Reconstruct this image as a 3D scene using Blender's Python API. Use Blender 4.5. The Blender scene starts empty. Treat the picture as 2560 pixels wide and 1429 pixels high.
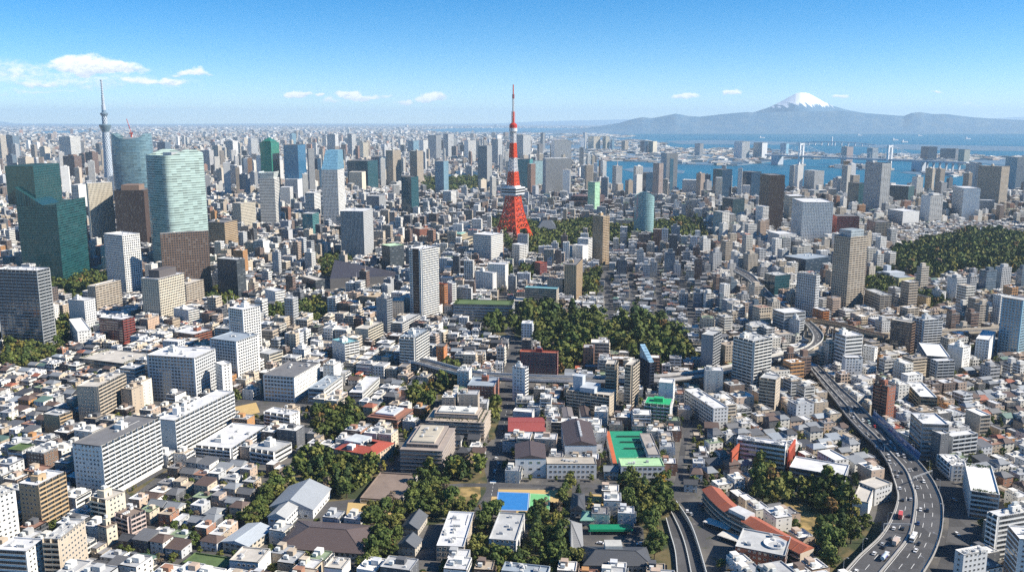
import bpy, math, random
import numpy as np
from mathutils import Vector, Matrix
rnd = random.Random(7)
R = math.radians
sc = bpy.context.scene
# ---------------------------------------------------------------- camera, sky, sun, exposure
CAM_H, FPX, Y0 = 258.0, 2200.0, 302.0
PITCH = math.atan((714.5 - Y0) / FPX)
SP, CP = math.sin(PITCH), math.cos(PITCH)
cam = bpy.data.cameras.new('camera'); camo = bpy.data.objects.new('camera', cam)
sc.collection.objects.link(camo); sc.camera = camo
camo.location = (0, 0, CAM_H); camo.rotation_euler = (R(90) - PITCH, 0, 0)
cam.sensor_width = 36; cam.lens = FPX / 2560 * 36; cam.clip_start = 1; cam.clip_end = 200000
SUN_EL, SUN_AZ = 37.0, 99.0        # azimuth clockwise from the view direction: from the right, slightly behind
sun = bpy.data.lights.new('sun', 'SUN'); suno = bpy.data.objects.new('sun', sun); sc.collection.objects.link(suno)
sun.energy = 5.0; sun.angle = R(0.53); sun.color = (1.0, 0.91, 0.78)
sdir = Vector((math.cos(R(SUN_EL)) * math.sin(R(SUN_AZ)), math.cos(R(SUN_EL)) * math.cos(R(SUN_AZ)), math.sin(R(SUN_EL))))
suno.rotation_euler = sdir.to_track_quat('Z', 'Y').to_euler(); suno.location = (900, -200, 900)
sc.view_settings.view_transform = 'Standard'; sc.view_settings.look = 'None'
sc.view_settings.gamma = 1; sc.view_settings.exposure = 0.76
cy = sc.cycles
cy.max_bounces = 5; cy.diffuse_bounces = 1; cy.glossy_bounces = 2; cy.transmission_bounces = 2; cy.transparent_max_bounces = 6
cy.volume_bounces = 2; cy.caustics_reflective = False; cy.caustics_refractive = False
cy.use_denoising = False; cy.denoiser = 'OPENIMAGEDENOISE'; cy.denoising_input_passes = 'RGB_ALBEDO_NORMAL'; cy.denoising_prefilter = 'ACCURATE'; cy.sample_clamp_indirect = 4

class NT:
    """small helper for node graphs"""
    def __init__(s, tree): s.t = tree; s.n = tree.nodes; s.l = tree.links
    def put(s, sock, v):
        if v is None: return
        if hasattr(v, 'is_output'): s.l.new(v, sock)
        else:
            if isinstance(v, tuple) and len(v) == 3 and sock.type == 'RGBA': v = v + (1,)
            sock.default_value = v
    def node(s, typ, ins=None, **kw):
        n = s.n.new(typ)
        for k, v in kw.items(): setattr(n, k, v)
        for k, v in (ins or {}).items(): s.put(n.inputs[k], v)
        return n
    def m(s, op, a, b=None, c=None, clamp=False):
        n = s.n.new('ShaderNodeMath'); n.operation = op; n.use_clamp = clamp
        for i, v in enumerate((a, b, c)): s.put(n.inputs[i], v)
        return n.outputs[0]
    def mix(s, f, a, b, blend='MIX'):
        n = s.n.new('ShaderNodeMix'); n.data_type = 'RGBA'; n.blend_type = blend
        s.put(n.inputs[0], f); s.put(n.inputs[6], a); s.put(n.inputs[7], b)
        return n.outputs[2]
    def mixf(s, f, a, b):
        n = s.n.new('ShaderNodeMix'); n.data_type = 'FLOAT'
        s.put(n.inputs[0], f); s.put(n.inputs[2], a); s.put(n.inputs[3], b)
        return n.outputs[0]
    def sep(s, v): return s.node('ShaderNodeSeparateXYZ', {0: v}).outputs
    def comb(s, x, y, z): return s.node('ShaderNodeCombineXYZ', {0: x, 1: y, 2: z}).outputs[0]
    def noise(s, vec, scale, detail=3, rough=.55):
        n = s.node('ShaderNodeTexNoise', {'Vector': vec, 'Scale': scale, 'Detail': detail, 'Roughness': rough}); return n.outputs
    def ramp(s, f, lo, hi): # smoothstep
        n = s.n.new('ShaderNodeMapRange'); n.interpolation_type = 'SMOOTHSTEP'
        s.put(n.inputs[0], f); n.inputs[1].default_value = lo; n.inputs[2].default_value = hi
        return n.outputs[0]

wd = bpy.data.worlds.new('World'); sc.world = wd; wd.use_nodes = True
w = NT(wd.node_tree); w.n.clear()
sky = w.node('ShaderNodeTexSky', sky_type='NISHITA', sun_disc=False, sun_elevation=R(SUN_EL), sun_rotation=R(SUN_AZ),
             altitude=4000, air_density=1.0, dust_density=1.5, ozone_density=2.5)
# fair-weather clouds of the sky itself, placed by direction (azimuth, elevation in radians)
tc = w.node('ShaderNodeTexCoord').outputs['Generated']
X, Y, Z = w.sep(tc)
az = w.m('ARCTAN2', X, Y); el = w.m('ARCSINE', Z)
cvec = w.comb(w.m('MULTIPLY', az, 1.0), w.m('MULTIPLY', el, 1.7), 0.0)
wn = w.noise(cvec, 34, 4, .6)[1]
wx, wy, _ = w.sep(wn)
azw = w.m('ADD', az, w.m('MULTIPLY', w.m('SUBTRACT', wx, .5), .03))
elw = w.m('ADD', el, w.m('MULTIPLY', w.m('SUBTRACT', wy, .5), .02))
fine = w.noise(cvec, 95, 5, .65)[0]
def pxdir(px, py):
    dx, dy = (px - 1280) / FPX, (714.5 - py) / FPX
    return Vector((dx, CP + dy * SP, -SP + dy * CP)).normalized()
# (x, y, half width, half height, strength) of each cloud as seen
CL = [(245,170,125,24,1.05),(365,205,60,14,.7),(480,185,50,12,.75),(100,212,80,13,.6),(430,205,40,11,.7),(30,180,120,34,.42),(180,205,330,36,.36),
      (70,232,170,8,.3),(748,240,36,10,.95),(803,240,14,6,.7),(880,244,44,12,.95),(925,242,36,9,.7),(838,258,32,6,.5),(965,243,16,7,.5),
      (1012,257,20,7,.75),(1078,246,46,14,1.1),(1710,241,32,9,.95),(1834,234,28,9,.95),(2102,240,27,8,.85),(2340,237,15,6,.75),(2440,268,60,5,.3),(380,268,260,8,.22),(900,285,200,6,.2)]
tot = sh = None
for (x, y, rx, ry, st) in CL:
    d = pxdir(x, y); a0 = math.atan2(d.x, d.y); e0 = math.asin(d.z)
    d1 = pxdir(x + rx, y); ra = abs(math.atan2(d1.x, d1.y) - a0) * 1.15; re = (math.asin(pxdir(x, y - ry).z) - e0) * 1.35
    da = w.m('DIVIDE', w.m('SUBTRACT', azw, a0), ra); de = w.m('DIVIDE', w.m('SUBTRACT', elw, e0), re)
    lower = w.m('MULTIPLY', w.m('MINIMUM', de, 0.0), .9)      # flatter base
    dd = w.m('ADD', de, lower)
    r2 = w.m('ADD', w.m('MULTIPLY', da, da), w.m('MULTIPLY', dd, dd))
    v = w.m('MULTIPLY', w.m('SUBTRACT', 1.0, r2, clamp=True), st * 1.25)
    shv = w.m('MULTIPLY', v, w.m('MULTIPLY_ADD', de, .5, .5, clamp=True))
    tot = v if tot is None else w.m('MAXIMUM', tot, v)
    sh = shv if sh is None else w.m('MAXIMUM', sh, shv)
dens = w.m('ADD', tot, w.m('MULTIPLY', w.m('SUBTRACT', fine, .55), w.m('MULTIPLY', w.ramp(tot, .02, .3), 1.1)))
alpha = w.m('MULTIPLY', w.ramp(dens, .06, .78), .95)
lit = w.m('ADD', w.m('DIVIDE', sh, w.m('MAXIMUM', tot, .01)), w.m('MULTIPLY', w.m('SUBTRACT', fine, .5), 1.3))
ccol = w.mix(w.ramp(lit, .15, .75), (4.9, 5.4, 6.2, 1), (8.6, 8.4, 8.2, 1))
hs = w.node('ShaderNodeHueSaturation', {'Saturation': 1.5, 'Value': 1.0, 'Color': w.mix(1.0, sky.outputs[0], (1.0, 1.0, .98), 'MULTIPLY')})
skc = w.mix(alpha, hs.outputs[0], ccol)
bg = w.node('ShaderNodeBackground', {0: skc, 1: 0.094})
wo = w.node('ShaderNodeOutputWorld', {0: bg.outputs[0]})
try: wd.cycles.sampling_method = 'MANUAL'; wd.cycles.sample_map_resolution = 512
except Exception: pass

# ---------------------------------------------------------------- pixel of the photo -> point on the ground
def gp(px, py, z=0.0):
    dx, dy = (px - 1280) / FPX, (714.5 - py) / FPX
    d = (dx, CP + dy * SP, -SP + dy * CP); t = (z - CAM_H) / d[2]
    return Vector((d[0] * t, d[1] * t, z))
def proj(p):
    zc = p[1] * CP - (p[2] - CAM_H) * SP; yc = p[1] * SP + (p[2] - CAM_H) * CP
    return 1280 + FPX * p[0] / zc, 714.5 - FPX * yc / zc
def zat(px, py, yworld):
    dy = (714.5 - py) / FPX
    return CAM_H + (-SP + dy * CP) * yworld / (CP + dy * SP)

# ---------------------------------------------------------------- materials
MATS = {}
def newmat(name):
    m = bpy.data.materials.new(name); m.use_nodes = True; t = NT(m.node_tree); t.n.clear()
    out = t.node('ShaderNodeOutputMaterial'); p = t.node('ShaderNodeBsdfPrincipled'); t.l.new(p.outputs[0], out.inputs[0])
    MATS[name] = m
    return m, t, p
def tint(t, src):
    if src == 'obj': return t.node('ShaderNodeObjectInfo').outputs['Color']
    if src == 'attr': return t.node('ShaderNodeAttribute', attribute_name='tint').outputs['Color']
    return src
def grime(t, col, amt=.28):
    geo = t.node('ShaderNodeNewGeometry').outputs['Position']
    n1 = t.noise(geo, .05, 3)[0]
    x, y, z = t.sep(geo)
    n2 = t.noise(t.comb(t.m('MULTIPLY', x, .9), t.m('MULTIPLY', y, .9), t.m('MULTIPLY', z, .06)), 1.0, 3)[0]
    f = t.m('MULTIPLY_ADD', t.m('ADD', n1, n2), amt, 1 - amt)
    return t.mix(1.0, col, t.comb(f, f, f), 'MULTIPLY')
def wall_mat(name, src):
    m, t, p = newmat(name); t.put(p.inputs['Base Color'], grime(t, tint(t, src))); p.inputs['Roughness'].default_value = .85
def cells(t, bay, fh):
    uv = t.node('ShaderNodeUVMap').outputs[0]; u, v, _ = t.sep(uv)
    ub, vb = t.m('DIVIDE', u, bay), t.m('DIVIDE', v, fh)
    fu, fv = t.m('FRACT', ub), t.m('FRACT', vb)
    wn_ = t.node('ShaderNodeTexWhiteNoise', {0: t.comb(t.m('FLOOR', ub), t.m('FLOOR', vb), 0.0)}, noise_dimensions='3D')
    return fu, fv, wn_.outputs[0], wn_.outputs[1], ub, vb
def box_mask(t, fu, fv, x0, x1, z0, z1):
    a = t.m('MULTIPLY', t.m('GREATER_THAN', fu, x0), t.m('LESS_THAN', fu, x1))
    b = t.m('MULTIPLY', t.m('GREATER_THAN', fv, z0), t.m('LESS_THAN', fv, z1))
    return t.m('MULTIPLY', a, b)
def tilt(t, wcol, amt):
    geo = t.node('ShaderNodeNewGeometry').outputs['Normal']
    v = t.node('ShaderNodeVectorMath', {0: wcol, 1: (.5, .5, .5)}, operation='SUBTRACT').outputs[0]
    v = t.node('ShaderNodeVectorMath', {0: v, 'Scale': amt}, operation='SCALE').outputs[0]
    v = t.node('ShaderNodeVectorMath', {0: v, 1: geo}, operation='ADD').outputs[0]
    return t.node('ShaderNodeVectorMath', {0: v}, operation='NORMALIZE').outputs[0]
def facade_mat(name, src, bay, fh, x0, x1, z0, z1, glass=(.02, .026, .034), slab=0.0):
    m, t, p = newmat(name)
    fu, fv, r, rc, ub, vb = cells(t, bay, fh)
    k = box_mask(t, fu, fv, x0, x1, z0, z1)
    wallc = grime(t, tint(t, src))
    if slab: # darker recess behind balcony rails: a separate floor line of the same wall
        ln = t.m('GREATER_THAN', fv, .93); wallc = t.mix(t.m('MULTIPLY', ln, slab), wallc, (.12, .12, .12))
    g = t.mix(t.m('MULTIPLY', t.m('GREATER_THAN', r, .86), .6), glass, (.22, .22, .21))
    g = t.mix(t.m('MULTIPLY', r, .5), g, (.06, .08, .10))
    t.put(p.inputs['Base Color'], t.mix(k, wallc, g)); t.put(p.inputs['Roughness'], t.mixf(k, .85, .2))
    t.put(p.inputs['IOR'], t.mixf(k, 1.45, 1.7)); t.put(p.inputs['Normal'], tilt(t, rc, .03))
def glass_mat(name, src, bay, fh, mull=.06, spand=.22, ior=1.7, tl=.02, var=.5, mullcol=None, rough=.06):
    m, t, p = newmat(name)
    fu, fv, r, rc, ub, vb = cells(t, bay, fh)
    c = tint(t, src)
    dk = t.mix(1.0, c, t.comb(*(t.m('MULTIPLY_ADD', r, var, 1.0 - var * .6),) * 3), 'MULTIPLY')
    isl = t.m('LESS_THAN', fv, spand)
    if spand: dk = t.mix(t.m('MULTIPLY', isl, .6), dk, t.mix(1.0, c, (2.6, 2.4, 2.3), 'MULTIPLY'))
    fr = t.m('LESS_THAN', fu, mull)
    dk = t.mix(t.m('MULTIPLY', fr, .8), dk, mullcol or t.mix(.18, c, (.42, .45, .47)))
    t.put(p.inputs['Base Color'], dk); t.put(p.inputs['Roughness'], t.mixf(t.m('MAXIMUM', fr, isl), rough, .35))
    p.inputs['IOR'].default_value = ior; t.put(p.inputs['Normal'], tilt(t, rc, tl))
def plain_mat(name, col, rough=.6, metal=0.0, var=.25, scale=.3, ior=1.45):
    m, t, p = newmat(name)
    geo = t.node('ShaderNodeNewGeometry').outputs['Position']
    c = col if not isinstance(col, str) else tint(t, col)
    n = t.noise(geo, scale, 4)[0]; f = t.m('MULTIPLY_ADD', n, var * 2, 1 - var)
    t.put(p.inputs['Base Color'], t.mix(1.0, c, t.comb(f, f, f), 'MULTIPLY'))
    p.inputs['Roughness'].default_value = rough; p.inputs['Metallic'].default_value = metal; p.inputs['IOR'].default_value = ior
    return m, t, p
def roof_mat(name, src):
    m, t, p = newmat(name)
    geo = t.node('ShaderNodeNewGeometry').outputs['Position']
    c = tint(t, src)
    n = t.noise(geo, .12, 5, .65)[0]; n2 = t.noise(geo, 1.3, 3)[0]
    f = t.m('MULTIPLY_ADD', t.m('ADD', n, t.m('MULTIPLY', n2, .5)), .95, .33)
    t.put(p.inputs['Base Color'], t.mix(1.0, c, t.comb(f, f, f), 'MULTIPLY')); p.inputs['Roughness'].default_value = .8
def ridged_roof(name, src, step=.45):
    m, t, p = newmat(name)
    uv = t.node('ShaderNodeUVMap').outputs[0]; u, v, _ = t.sep(uv)
    fu = t.m('FRACT', t.m('DIVIDE', u, step)); fv = t.m('FRACT', t.m('DIVIDE', v, step * .9))
    k = t.m('MAXIMUM', t.m('LESS_THAN', fu, .18), t.m('LESS_THAN', fv, .22))
    c = grime(t, tint(t, src), .3)
    t.put(p.inputs['Base Color'], t.mix(t.m('MULTIPLY', k, .35), c, (.02, .02, .02))); p.inputs['Roughness'].default_value = .6
for s in ('obj', 'attr'):
    wall_mat('wall_' + s, s); roof_mat('roof_' + s, s); ridged_roof('tiles_' + s, s)
    facade_mat('G_' + s, s, 3.3, 3.1, .25, .75, .28, .74)
    facade_mat('P_' + s, s, 3.4, 3.4, .14, .86, .22, .82)
    facade_mat('N_' + s, s, 4.2, 3.6, .03, .97, .30, .78)
    facade_mat('V_' + s, s, 2.6, 3.6, .30, .82, .06, .90)
    facade_mat('B_' + s, s, 6.2, 3.1, .05, .95, .42, .97, glass=(.025, .026, .03))
    glass_mat('C_' + s, s, 1.9, 3.9)
glass_mat('glass_stripe', 'obj', 9.0, 4.0, mull=.0, spand=.40, var=.8, tl=.03)
glass_mat('window_glass', (.035, .045, .055), 1.2, 2.4, mull=.07, spand=0, ior=1.9, tl=.03, var=1.2, mullcol=(.35, .36, .36))
plain_mat('frame', (.62, .62, .6), .5)
plain_mat('metal', 'obj', .45, .0, .2, .8)
plain_mat('paint', 'obj', .5, 0, .12, .4)
plain_mat('carpaint', 'obj', .25, 0, .03, 1, 1.6)
plain_mat('carglass', (.015, .018, .022), .08, 0, .05, 1, 1.6)
plain_mat('tyre', (.015, .015, .016), .8)
plain_mat('trunk', (.09, .06, .04), .9, 0, .4, 2)
m, t, p = newmat('asphalt')
geo = t.node('ShaderNodeNewGeometry').outputs['Position']
n1 = t.noise(geo, .35, 4)[0]; vo = t.node('ShaderNodeTexVoronoi', {'Vector': geo, 'Scale': .045}, distance='CHEBYCHEV').outputs['Color']
f = t.m('MULTIPLY', t.m('MULTIPLY_ADD', n1, .7, .65), t.m('MULTIPLY_ADD', t.sep(vo)[0], .5, .75))
t.put(p.inputs['Base Color'], t.mix(1.0, (.072, .072, .075), t.comb(f, f, f), 'MULTIPLY')); p.inputs['Roughness'].default_value = .85
plain_mat('lane_paint', (.75, .75, .72), .6, 0, .15, 1)
plain_mat('concrete', (.34, .33, .31), .85, 0, .3, .2)
plain_mat('sand', (.52, .37, .16), .95, 0, .18, .15)
plain_mat('court', 'obj', .75, 0, .22, .25)
def leaf_mat(name, src):
    m, t, p = newmat(name); c = tint(t, src)
    if src == 'attr':
        c2 = c
    else:
        a = t.node('ShaderNodeAttribute', attribute_name='tint').outputs['Color']; c2 = t.mix(1.0, c, a, 'MULTIPLY')
    t.put(p.inputs['Base Color'], c2); p.inputs['Roughness'].default_value = .75; p.inputs['Specular IOR Level'].default_value = .2
leaf_mat('leaf_obj', 'obj'); leaf_mat('leaf_attr', 'attr')
# ground: mixed pavement, gravel, soil and asphalt of a dense city
m, t, p = newmat('ground')
geo = t.node('ShaderNodeNewGeometry').outputs['Position']
n1 = t.noise(geo, .018, 4)[0]; n2 = t.noise(geo, .15, 4)[0]
c = t.mix(t.ramp(n1, .42, .58), (.07, .069, .072), (.13, .122, .112)); c = t.mix(t.ramp(n2, .55, .72), c, (.055, .062, .035))
c = t.mix(t.ramp(n2, .30, .38), (.20, .19, .175), c)
t.put(p.inputs['Base Color'], c); p.inputs['Roughness'].default_value = .9
m, t, p = newmat('grass')
geo = t.node('ShaderNodeNewGeometry').outputs['Position']
n1 = t.noise(geo, .06, 5)[0]
t.put(p.inputs['Base Color'], t.mix(t.ramp(n1, .4, .62), (.035, .05, .018), (.14, .11, .05))); p.inputs['Roughness'].default_value = .95
m, t, p = newmat('dry_lawn')
geo = t.node('ShaderNodeNewGeometry').outputs['Position']
n1 = t.noise(geo, .12, 5)[0]
t.put(p.inputs['Base Color'], t.mix(t.ramp(n1, .35, .65), (.14, .11, .04), (.40, .28, .11))); p.inputs['Roughness'].default_value = .95
m, t, p = newmat('water')
geo = t.node('ShaderNodeNewGeometry').outputs['Position']
n1 = t.noise(geo, .0012, 5)[0]; n2 = t.noise(geo, .05, 4, .6)[0]
t.put(p.inputs['Base Color'], t.mix(t.ramp(n1, .35, .7), (.003, .095, .165), (.006, .135, .215))); p.inputs['Roughness'].default_value = .38
bn = t.node('ShaderNodeBump', {'Strength': .6, 'Distance': 2.0, 'Height': n2}); t.put(p.inputs['Normal'], bn.outputs[0]); p.inputs['IOR'].default_value = 1.33
m, t, p = newmat('mountain')
geo = t.node('ShaderNodeNewGeometry').outputs['Position']; x, y, z = t.sep(geo)
nn = t.noise(geo, .0012, 5, .6)[0]
nr = t.noise(t.comb(t.m('MULTIPLY', x, 1.0), t.m('MULTIPLY', y, .1), t.m('MULTIPLY', z, .10)), .011, 4, .65)[0]
sn = t.ramp(t.m('ADD', z, t.m('MULTIPLY', t.m('SUBTRACT', nr, .5), 520.0)), 585, 640)
haze_blue_rock = t.mix(nn, (.06, .14, .23), (.08, .16, .24))  # blue airlight of the distance painted into the rock colour
t.put(p.inputs['Base Color'], t.mix(sn, haze_blue_rock, (.86, .87, .9))); p.inputs['Roughness'].default_value = .9
m, t, p = newmat('haze_blue_land')
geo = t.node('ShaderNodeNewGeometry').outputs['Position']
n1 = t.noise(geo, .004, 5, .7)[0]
t.put(p.inputs['Base Color'], t.mix(t.ramp(n1, .45, .6), (.06, .14, .23), (.10, .17, .24))); p.inputs['Roughness'].default_value = .9  # land colour tinted blue to stand in for far haze

# ---------------------------------------------------------------- mesh helpers
COL = sc.collection
KIDS = {}
class MB:
    def __init__(s): s.v = []; s.f = []; s.uv = []; s.mi = []; s.mats = []; s.tc = None
    def mat(s, name):
        if name not in s.mats: s.mats.append(name)
        return s.mats.index(name)
    def quad(s, a, b, c, d, mat, uv=None):
        i = len(s.v); s.v += [tuple(a), tuple(b), tuple(c), tuple(d)]; s.f.append((i, i + 1, i + 2, i + 3)); s.mi.append(s.mat(mat))
        if uv is None:
            A, B, D = Vector(a), Vector(b), Vector(d); lu, lv = (B - A).length, (D - A).length
            uv = ((0, 0), (lu, 0), (lu, lv), (0, lv))
        s.uv += list(uv)
    def poly(s, pts, mat):
        i = len(s.v); s.v += [tuple(p) for p in pts]; s.f.append(tuple(range(i, i + len(pts)))); s.mi.append(s.mat(mat))
        s.uv += [(p[0], p[1]) for p in pts]
    def box(s, x0, x1, y0, y1, z0, z1, mat, top=None, bottom=False, sides='-y+x+y-x'):
        zz = ((0, z0), (0, z1))
        def W(a, b, u0):
            l = math.hypot(b[0] - a[0], b[1] - a[1])
            s.quad((a[0], a[1], z0), (b[0], b[1], z0), (b[0], b[1], z1), (a[0], a[1], z1), mat, ((u0, z0), (u0 + l, z0), (u0 + l, z1), (u0, z1)))
        if '-y' in sides: W((x0, y0), (x1, y0), 0)
        if '+x' in sides: W((x1, y0), (x1, y1), 0)
        if '+y' in sides: W((x1, y1), (x0, y1), 0)
        if '-x' in sides: W((x0, y1), (x0, y0), 0)
        if top != '': s.quad((x0, y0, z1), (x1, y0, z1), (x1, y1, z1), (x0, y1, z1), top or mat)
        if bottom: s.quad((x0, y1, z0), (x1, y1, z0), (x1, y0, z0), (x0, y0, z0), mat)
    def prism(s, pts, z0, z1, mat, top=None):
        n = len(pts); u = 0
        for i in range(n):
            a, b = pts[i], pts[(i + 1) % n]; l = math.hypot(b[0] - a[0], b[1] - a[1])
            s.quad((a[0], a[1], z0), (b[0], b[1], z0), (b[0], b[1], z1), (a[0], a[1], z1), mat, ((u, z0), (u + l, z0), (u + l, z1), (u, z1))); u += l
        if top != '': s.poly([(p[0], p[1], z1) for p in pts], top or mat)
    def bar(s, a, b, r, mat, n=4, r2=None):
        a, b = Vector(a), Vector(b); d = (b - a)
        if d.length < 1e-6: return
        q = d.to_track_quat('Z', 'Y'); r2 = r if r2 is None else r2
        ra = [a + q @ Vector((r * math.cos(2 * math.pi * (i + .5) / n), r * math.sin(2 * math.pi * (i + .5) / n), 0)) for i in range(n)]
        rb = [b + q @ Vector((r2 * math.cos(2 * math.pi * (i + .5) / n), r2 * math.sin(2 * math.pi * (i + .5) / n), 0)) for i in range(n)]
        for i in range(n): s.quad(ra[i], ra[(i + 1) % n], rb[(i + 1) % n], rb[i], mat)
        s.poly(list(reversed(ra)), mat); s.poly(rb, mat)
    def lathe(s, prof, mat, n=24, sx=1, sy=1, cap=True):
        u = 2 * math.pi / n
        for (r0, z0), (r1, z1) in zip(prof[:-1], prof[1:]):
            for i in range(n):
                a, b = i * u, (i + 1) * u
                P = lambda r, q, z: (r * math.cos(q) * sx, r * math.sin(q) * sy, z)
                rr = max(r0, r1)
                s.quad(P(r0, a, z0), P(r0, b, z0), P(r1, b, z1), P(r1, a, z1), mat, ((a * rr, z0), (b * rr, z0), (b * rr, z1), (a * rr, z1)))
        if cap and prof[-1][0] > .01: s.poly([(prof[-1][0] * math.cos(i * u) * sx, prof[-1][0] * math.sin(i * u) * sy, prof[-1][1]) for i in range(n)], mat)
    def mesh(s, name, smooth=False):
        me = bpy.data.meshes.new(name); me.from_pydata(s.v, [], s.f)
        ul = me.uv_layers.new(name='UVMap'); ul.data.foreach_set('uv', np.array(s.uv, dtype=np.float32).ravel())
        for mn in s.mats: me.materials.append(MATS[mn])
        me.polygons.foreach_set('material_index', np.array(s.mi, dtype=np.int32))
        if smooth: me.polygons.foreach_set('use_smooth', np.ones(len(s.f), dtype=bool))
        me.update(); return me
def obj(name, me, parent=None, loc=(0, 0, 0), rz=0, color=None, smooth=False):
    if isinstance(me, MB): me = me.mesh(name, smooth)
    o = bpy.data.objects.new(name, me); COL.objects.link(o)
    o.location = loc; o.rotation_euler = (0, 0, rz)
    if parent: o.parent = parent; KIDS.setdefault(parent.name, []).append(o)
    if color: o.color = (*color[:3], 1)
    return o
def tag(o, label=None, cat=None, group=None, kind=None):
    if label: o['label'] = label
    if cat: o['category'] = cat
    if group: o['group'] = group
    if kind: o['kind'] = kind
    return o
def thing(name, label, cat, loc=(0, 0, 0), rz=0, group=None):
    o = bpy.data.objects.new(name, None); COL.objects.link(o); o.location = loc; o.rotation_euler = (0, 0, rz); o.empty_display_size = .1
    return tag(o, label, cat, group)
def copy_thing(src, loc, rz, group=None):
    r = src.copy(); COL.objects.link(r); r.location = loc; r.rotation_euler = (0, 0, rz)
    if group: r['group'] = group
    for ch in KIDS.get(src.name, ()):
        c = ch.copy(); COL.objects.link(c); c.parent = r; KIDS.setdefault(r.name, []).append(c)
        for g in KIDS.get(ch.name, ()):
            d = g.copy(); COL.objects.link(d); d.parent = c
    return r

# ---------------------------------------------------------------- occupancy of the ground, 2 m cells
OX0, OY0, OC = -1900.0, 380.0, 2.0
OCC = np.zeros((1320, 1900), dtype=bool)
def occ_cells(cx, cy, wx, wy, rz):
    r = math.hypot(wx, wy) / 2 + OC
    i0, i1 = int((cx - r - OX0) / OC), int((cx + r - OX0) / OC) + 1; j0, j1 = int((cy - r - OY0) / OC), int((cy + r - OY0) / OC) + 1
    i0, j0 = max(i0, 0), max(j0, 0); i1, j1 = min(i1, OCC.shape[1]), min(j1, OCC.shape[0])
    if i1 <= i0 or j1 <= j0: return None
    xs = (np.arange(i0, i1) + .5) * OC + OX0 - cx; ys = (np.arange(j0, j1) + .5) * OC + OY0 - cy
    gx, gy = np.meshgrid(xs, ys); c, s = math.cos(rz), math.sin(rz)
    lx = gx * c + gy * s; ly = -gx * s + gy * c
    return slice(j0, j1), slice(i0, i1), (np.abs(lx) <= wx / 2) & (np.abs(ly) <= wy / 2)
def occ_mark(cx, cy, wx, wy, rz, margin=1.5):
    k = occ_cells(cx, cy, wx + 2 * margin, wy + 2 * margin, rz)
    if k: OCC[k[0], k[1]] |= k[2]
def occ_free(cx, cy, wx, wy, rz):
    k = occ_cells(cx, cy, wx, wy, rz)
    if k is None: return False
    return not (OCC[k[0], k[1]] & k[2]).any()
def inpoly(px, py, poly):
    px = np.asarray(px, float); py = np.asarray(py, float); r = np.zeros(px.shape, bool); n = len(poly)
    for i in range(n):
        x1, y1 = poly[i]; x2, y2 = poly[(i + 1) % n]
        if y1 == y2: continue
        cnd = ((y1 > py) != (y2 > py)) & (px < (x2 - x1) * (py - y1) / (y2 - y1) + x1); r ^= cnd
    return r
def occ_poly(pts):
    xs = [p[0] for p in pts]; ys = [p[1] for p in pts]
    i0, i1 = max(int((min(xs) - OX0) / OC), 0), min(int((max(xs) - OX0) / OC) + 1, OCC.shape[1]); j0, j1 = max(int((min(ys) - OY0) / OC), 0), min(int((max(ys) - OY0) / OC) + 1, OCC.shape[0])
    if i1 <= i0 or j1 <= j0: return
    gx, gy = np.meshgrid((np.arange(i0, i1) + .5) * OC + OX0, (np.arange(j0, j1) + .5) * OC + OY0)
    OCC[j0:j1, i0:i1] |= inpoly(gx, gy, [(p[0], p[1]) for p in pts])
def spline(pts, n=8):
    P = [Vector(p) for p in pts]; P = [2 * P[0] - P[1]] + P + [2 * P[-1] - P[-2]]; out = []
    for i in range(1, len(P) - 2):
        for k in range(n):
            u = k / n; a, b, c, d = P[i - 1], P[i], P[i + 1], P[i + 2]
            out.append(.5 * ((2 * b) + (c - a) * u + (2 * a - 5 * b + 4 * c - d) * u * u + (3 * b - a - 3 * c + d) * u ** 3))
    return out + [P[-2]]
def ribbon(mb, L, Rr, mat, z=None, thick=0):
    u = 0
    for i in range(len(L) - 1):
        a, b, c, d = L[i], Rr[i], Rr[i + 1], L[i + 1]
        l = (d - a).length
        mb.quad(a, b, c, d, mat, ((0, u), ((b - a).length, u), ((c - d).length, u + l), (0, u + l)))
        if thick:
            dn = Vector((0, 0, -thick))
            mb.quad(a + dn, a, d, d + dn, mat); mb.quad(b, b + dn, c + dn, c, mat); mb.quad(b + dn, a + dn, d + dn, c + dn, mat)
        u += l
    if thick:
        dn = Vector((0, 0, -thick)); mb.quad(L[0] + dn, Rr[0] + dn, Rr[0], L[0], mat); mb.quad(Rr[-1] + dn, L[-1] + dn, L[-1], Rr[-1], mat)
# ================================================================ SETTING
def struct(name, mb, parent=None, color=None, smooth=False):
    o = obj(name, mb, parent, color=color, smooth=smooth)
    if parent is None: o['kind'] = 'structure'
    return o
mb = MB(); G = 62000
mb.poly([(-60500, -250, 0), (60500, -250, 0), (60500, 61000, 0), (-60500, 61000, 0)], 'ground'); struct('ground', mb)
def sheet(name, pts, z, mat, mark=False, color=None, step=None):
    b = MB(); P = [gp(x, y) for x, y in pts]
    b.poly([(p.x, p.y, z) for p in P], mat); o = struct(name, b, color=color)
    if mark: occ_poly(P)
    return P
SEA = [(1130, 321), (1240, 320), (1560, 321), (1600, 331), (2790, 333), (2790, 395), (2760, 482), (2080, 478), (1900, 478), (1560, 486), (1520, 470), (1480, 420), (1430, 404), (1335, 380), (1325, 356), (1410, 349), (1240, 342), (1150, 334), (1040, 326)]
sheet('bay_water', SEA, .05, 'water')
CHANNEL = [(1075, 452), (1110, 434), (1190, 440), (1200, 452), (1140, 450), (1118, 462)]
sheet('canal_water', CHANNEL, .05, 'water')
RIVER = [(60, 336), (100, 328), (246, 326), (246, 333.5), (160, 336)]
sheet('river_water', RIVER, .05, 'water')
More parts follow.
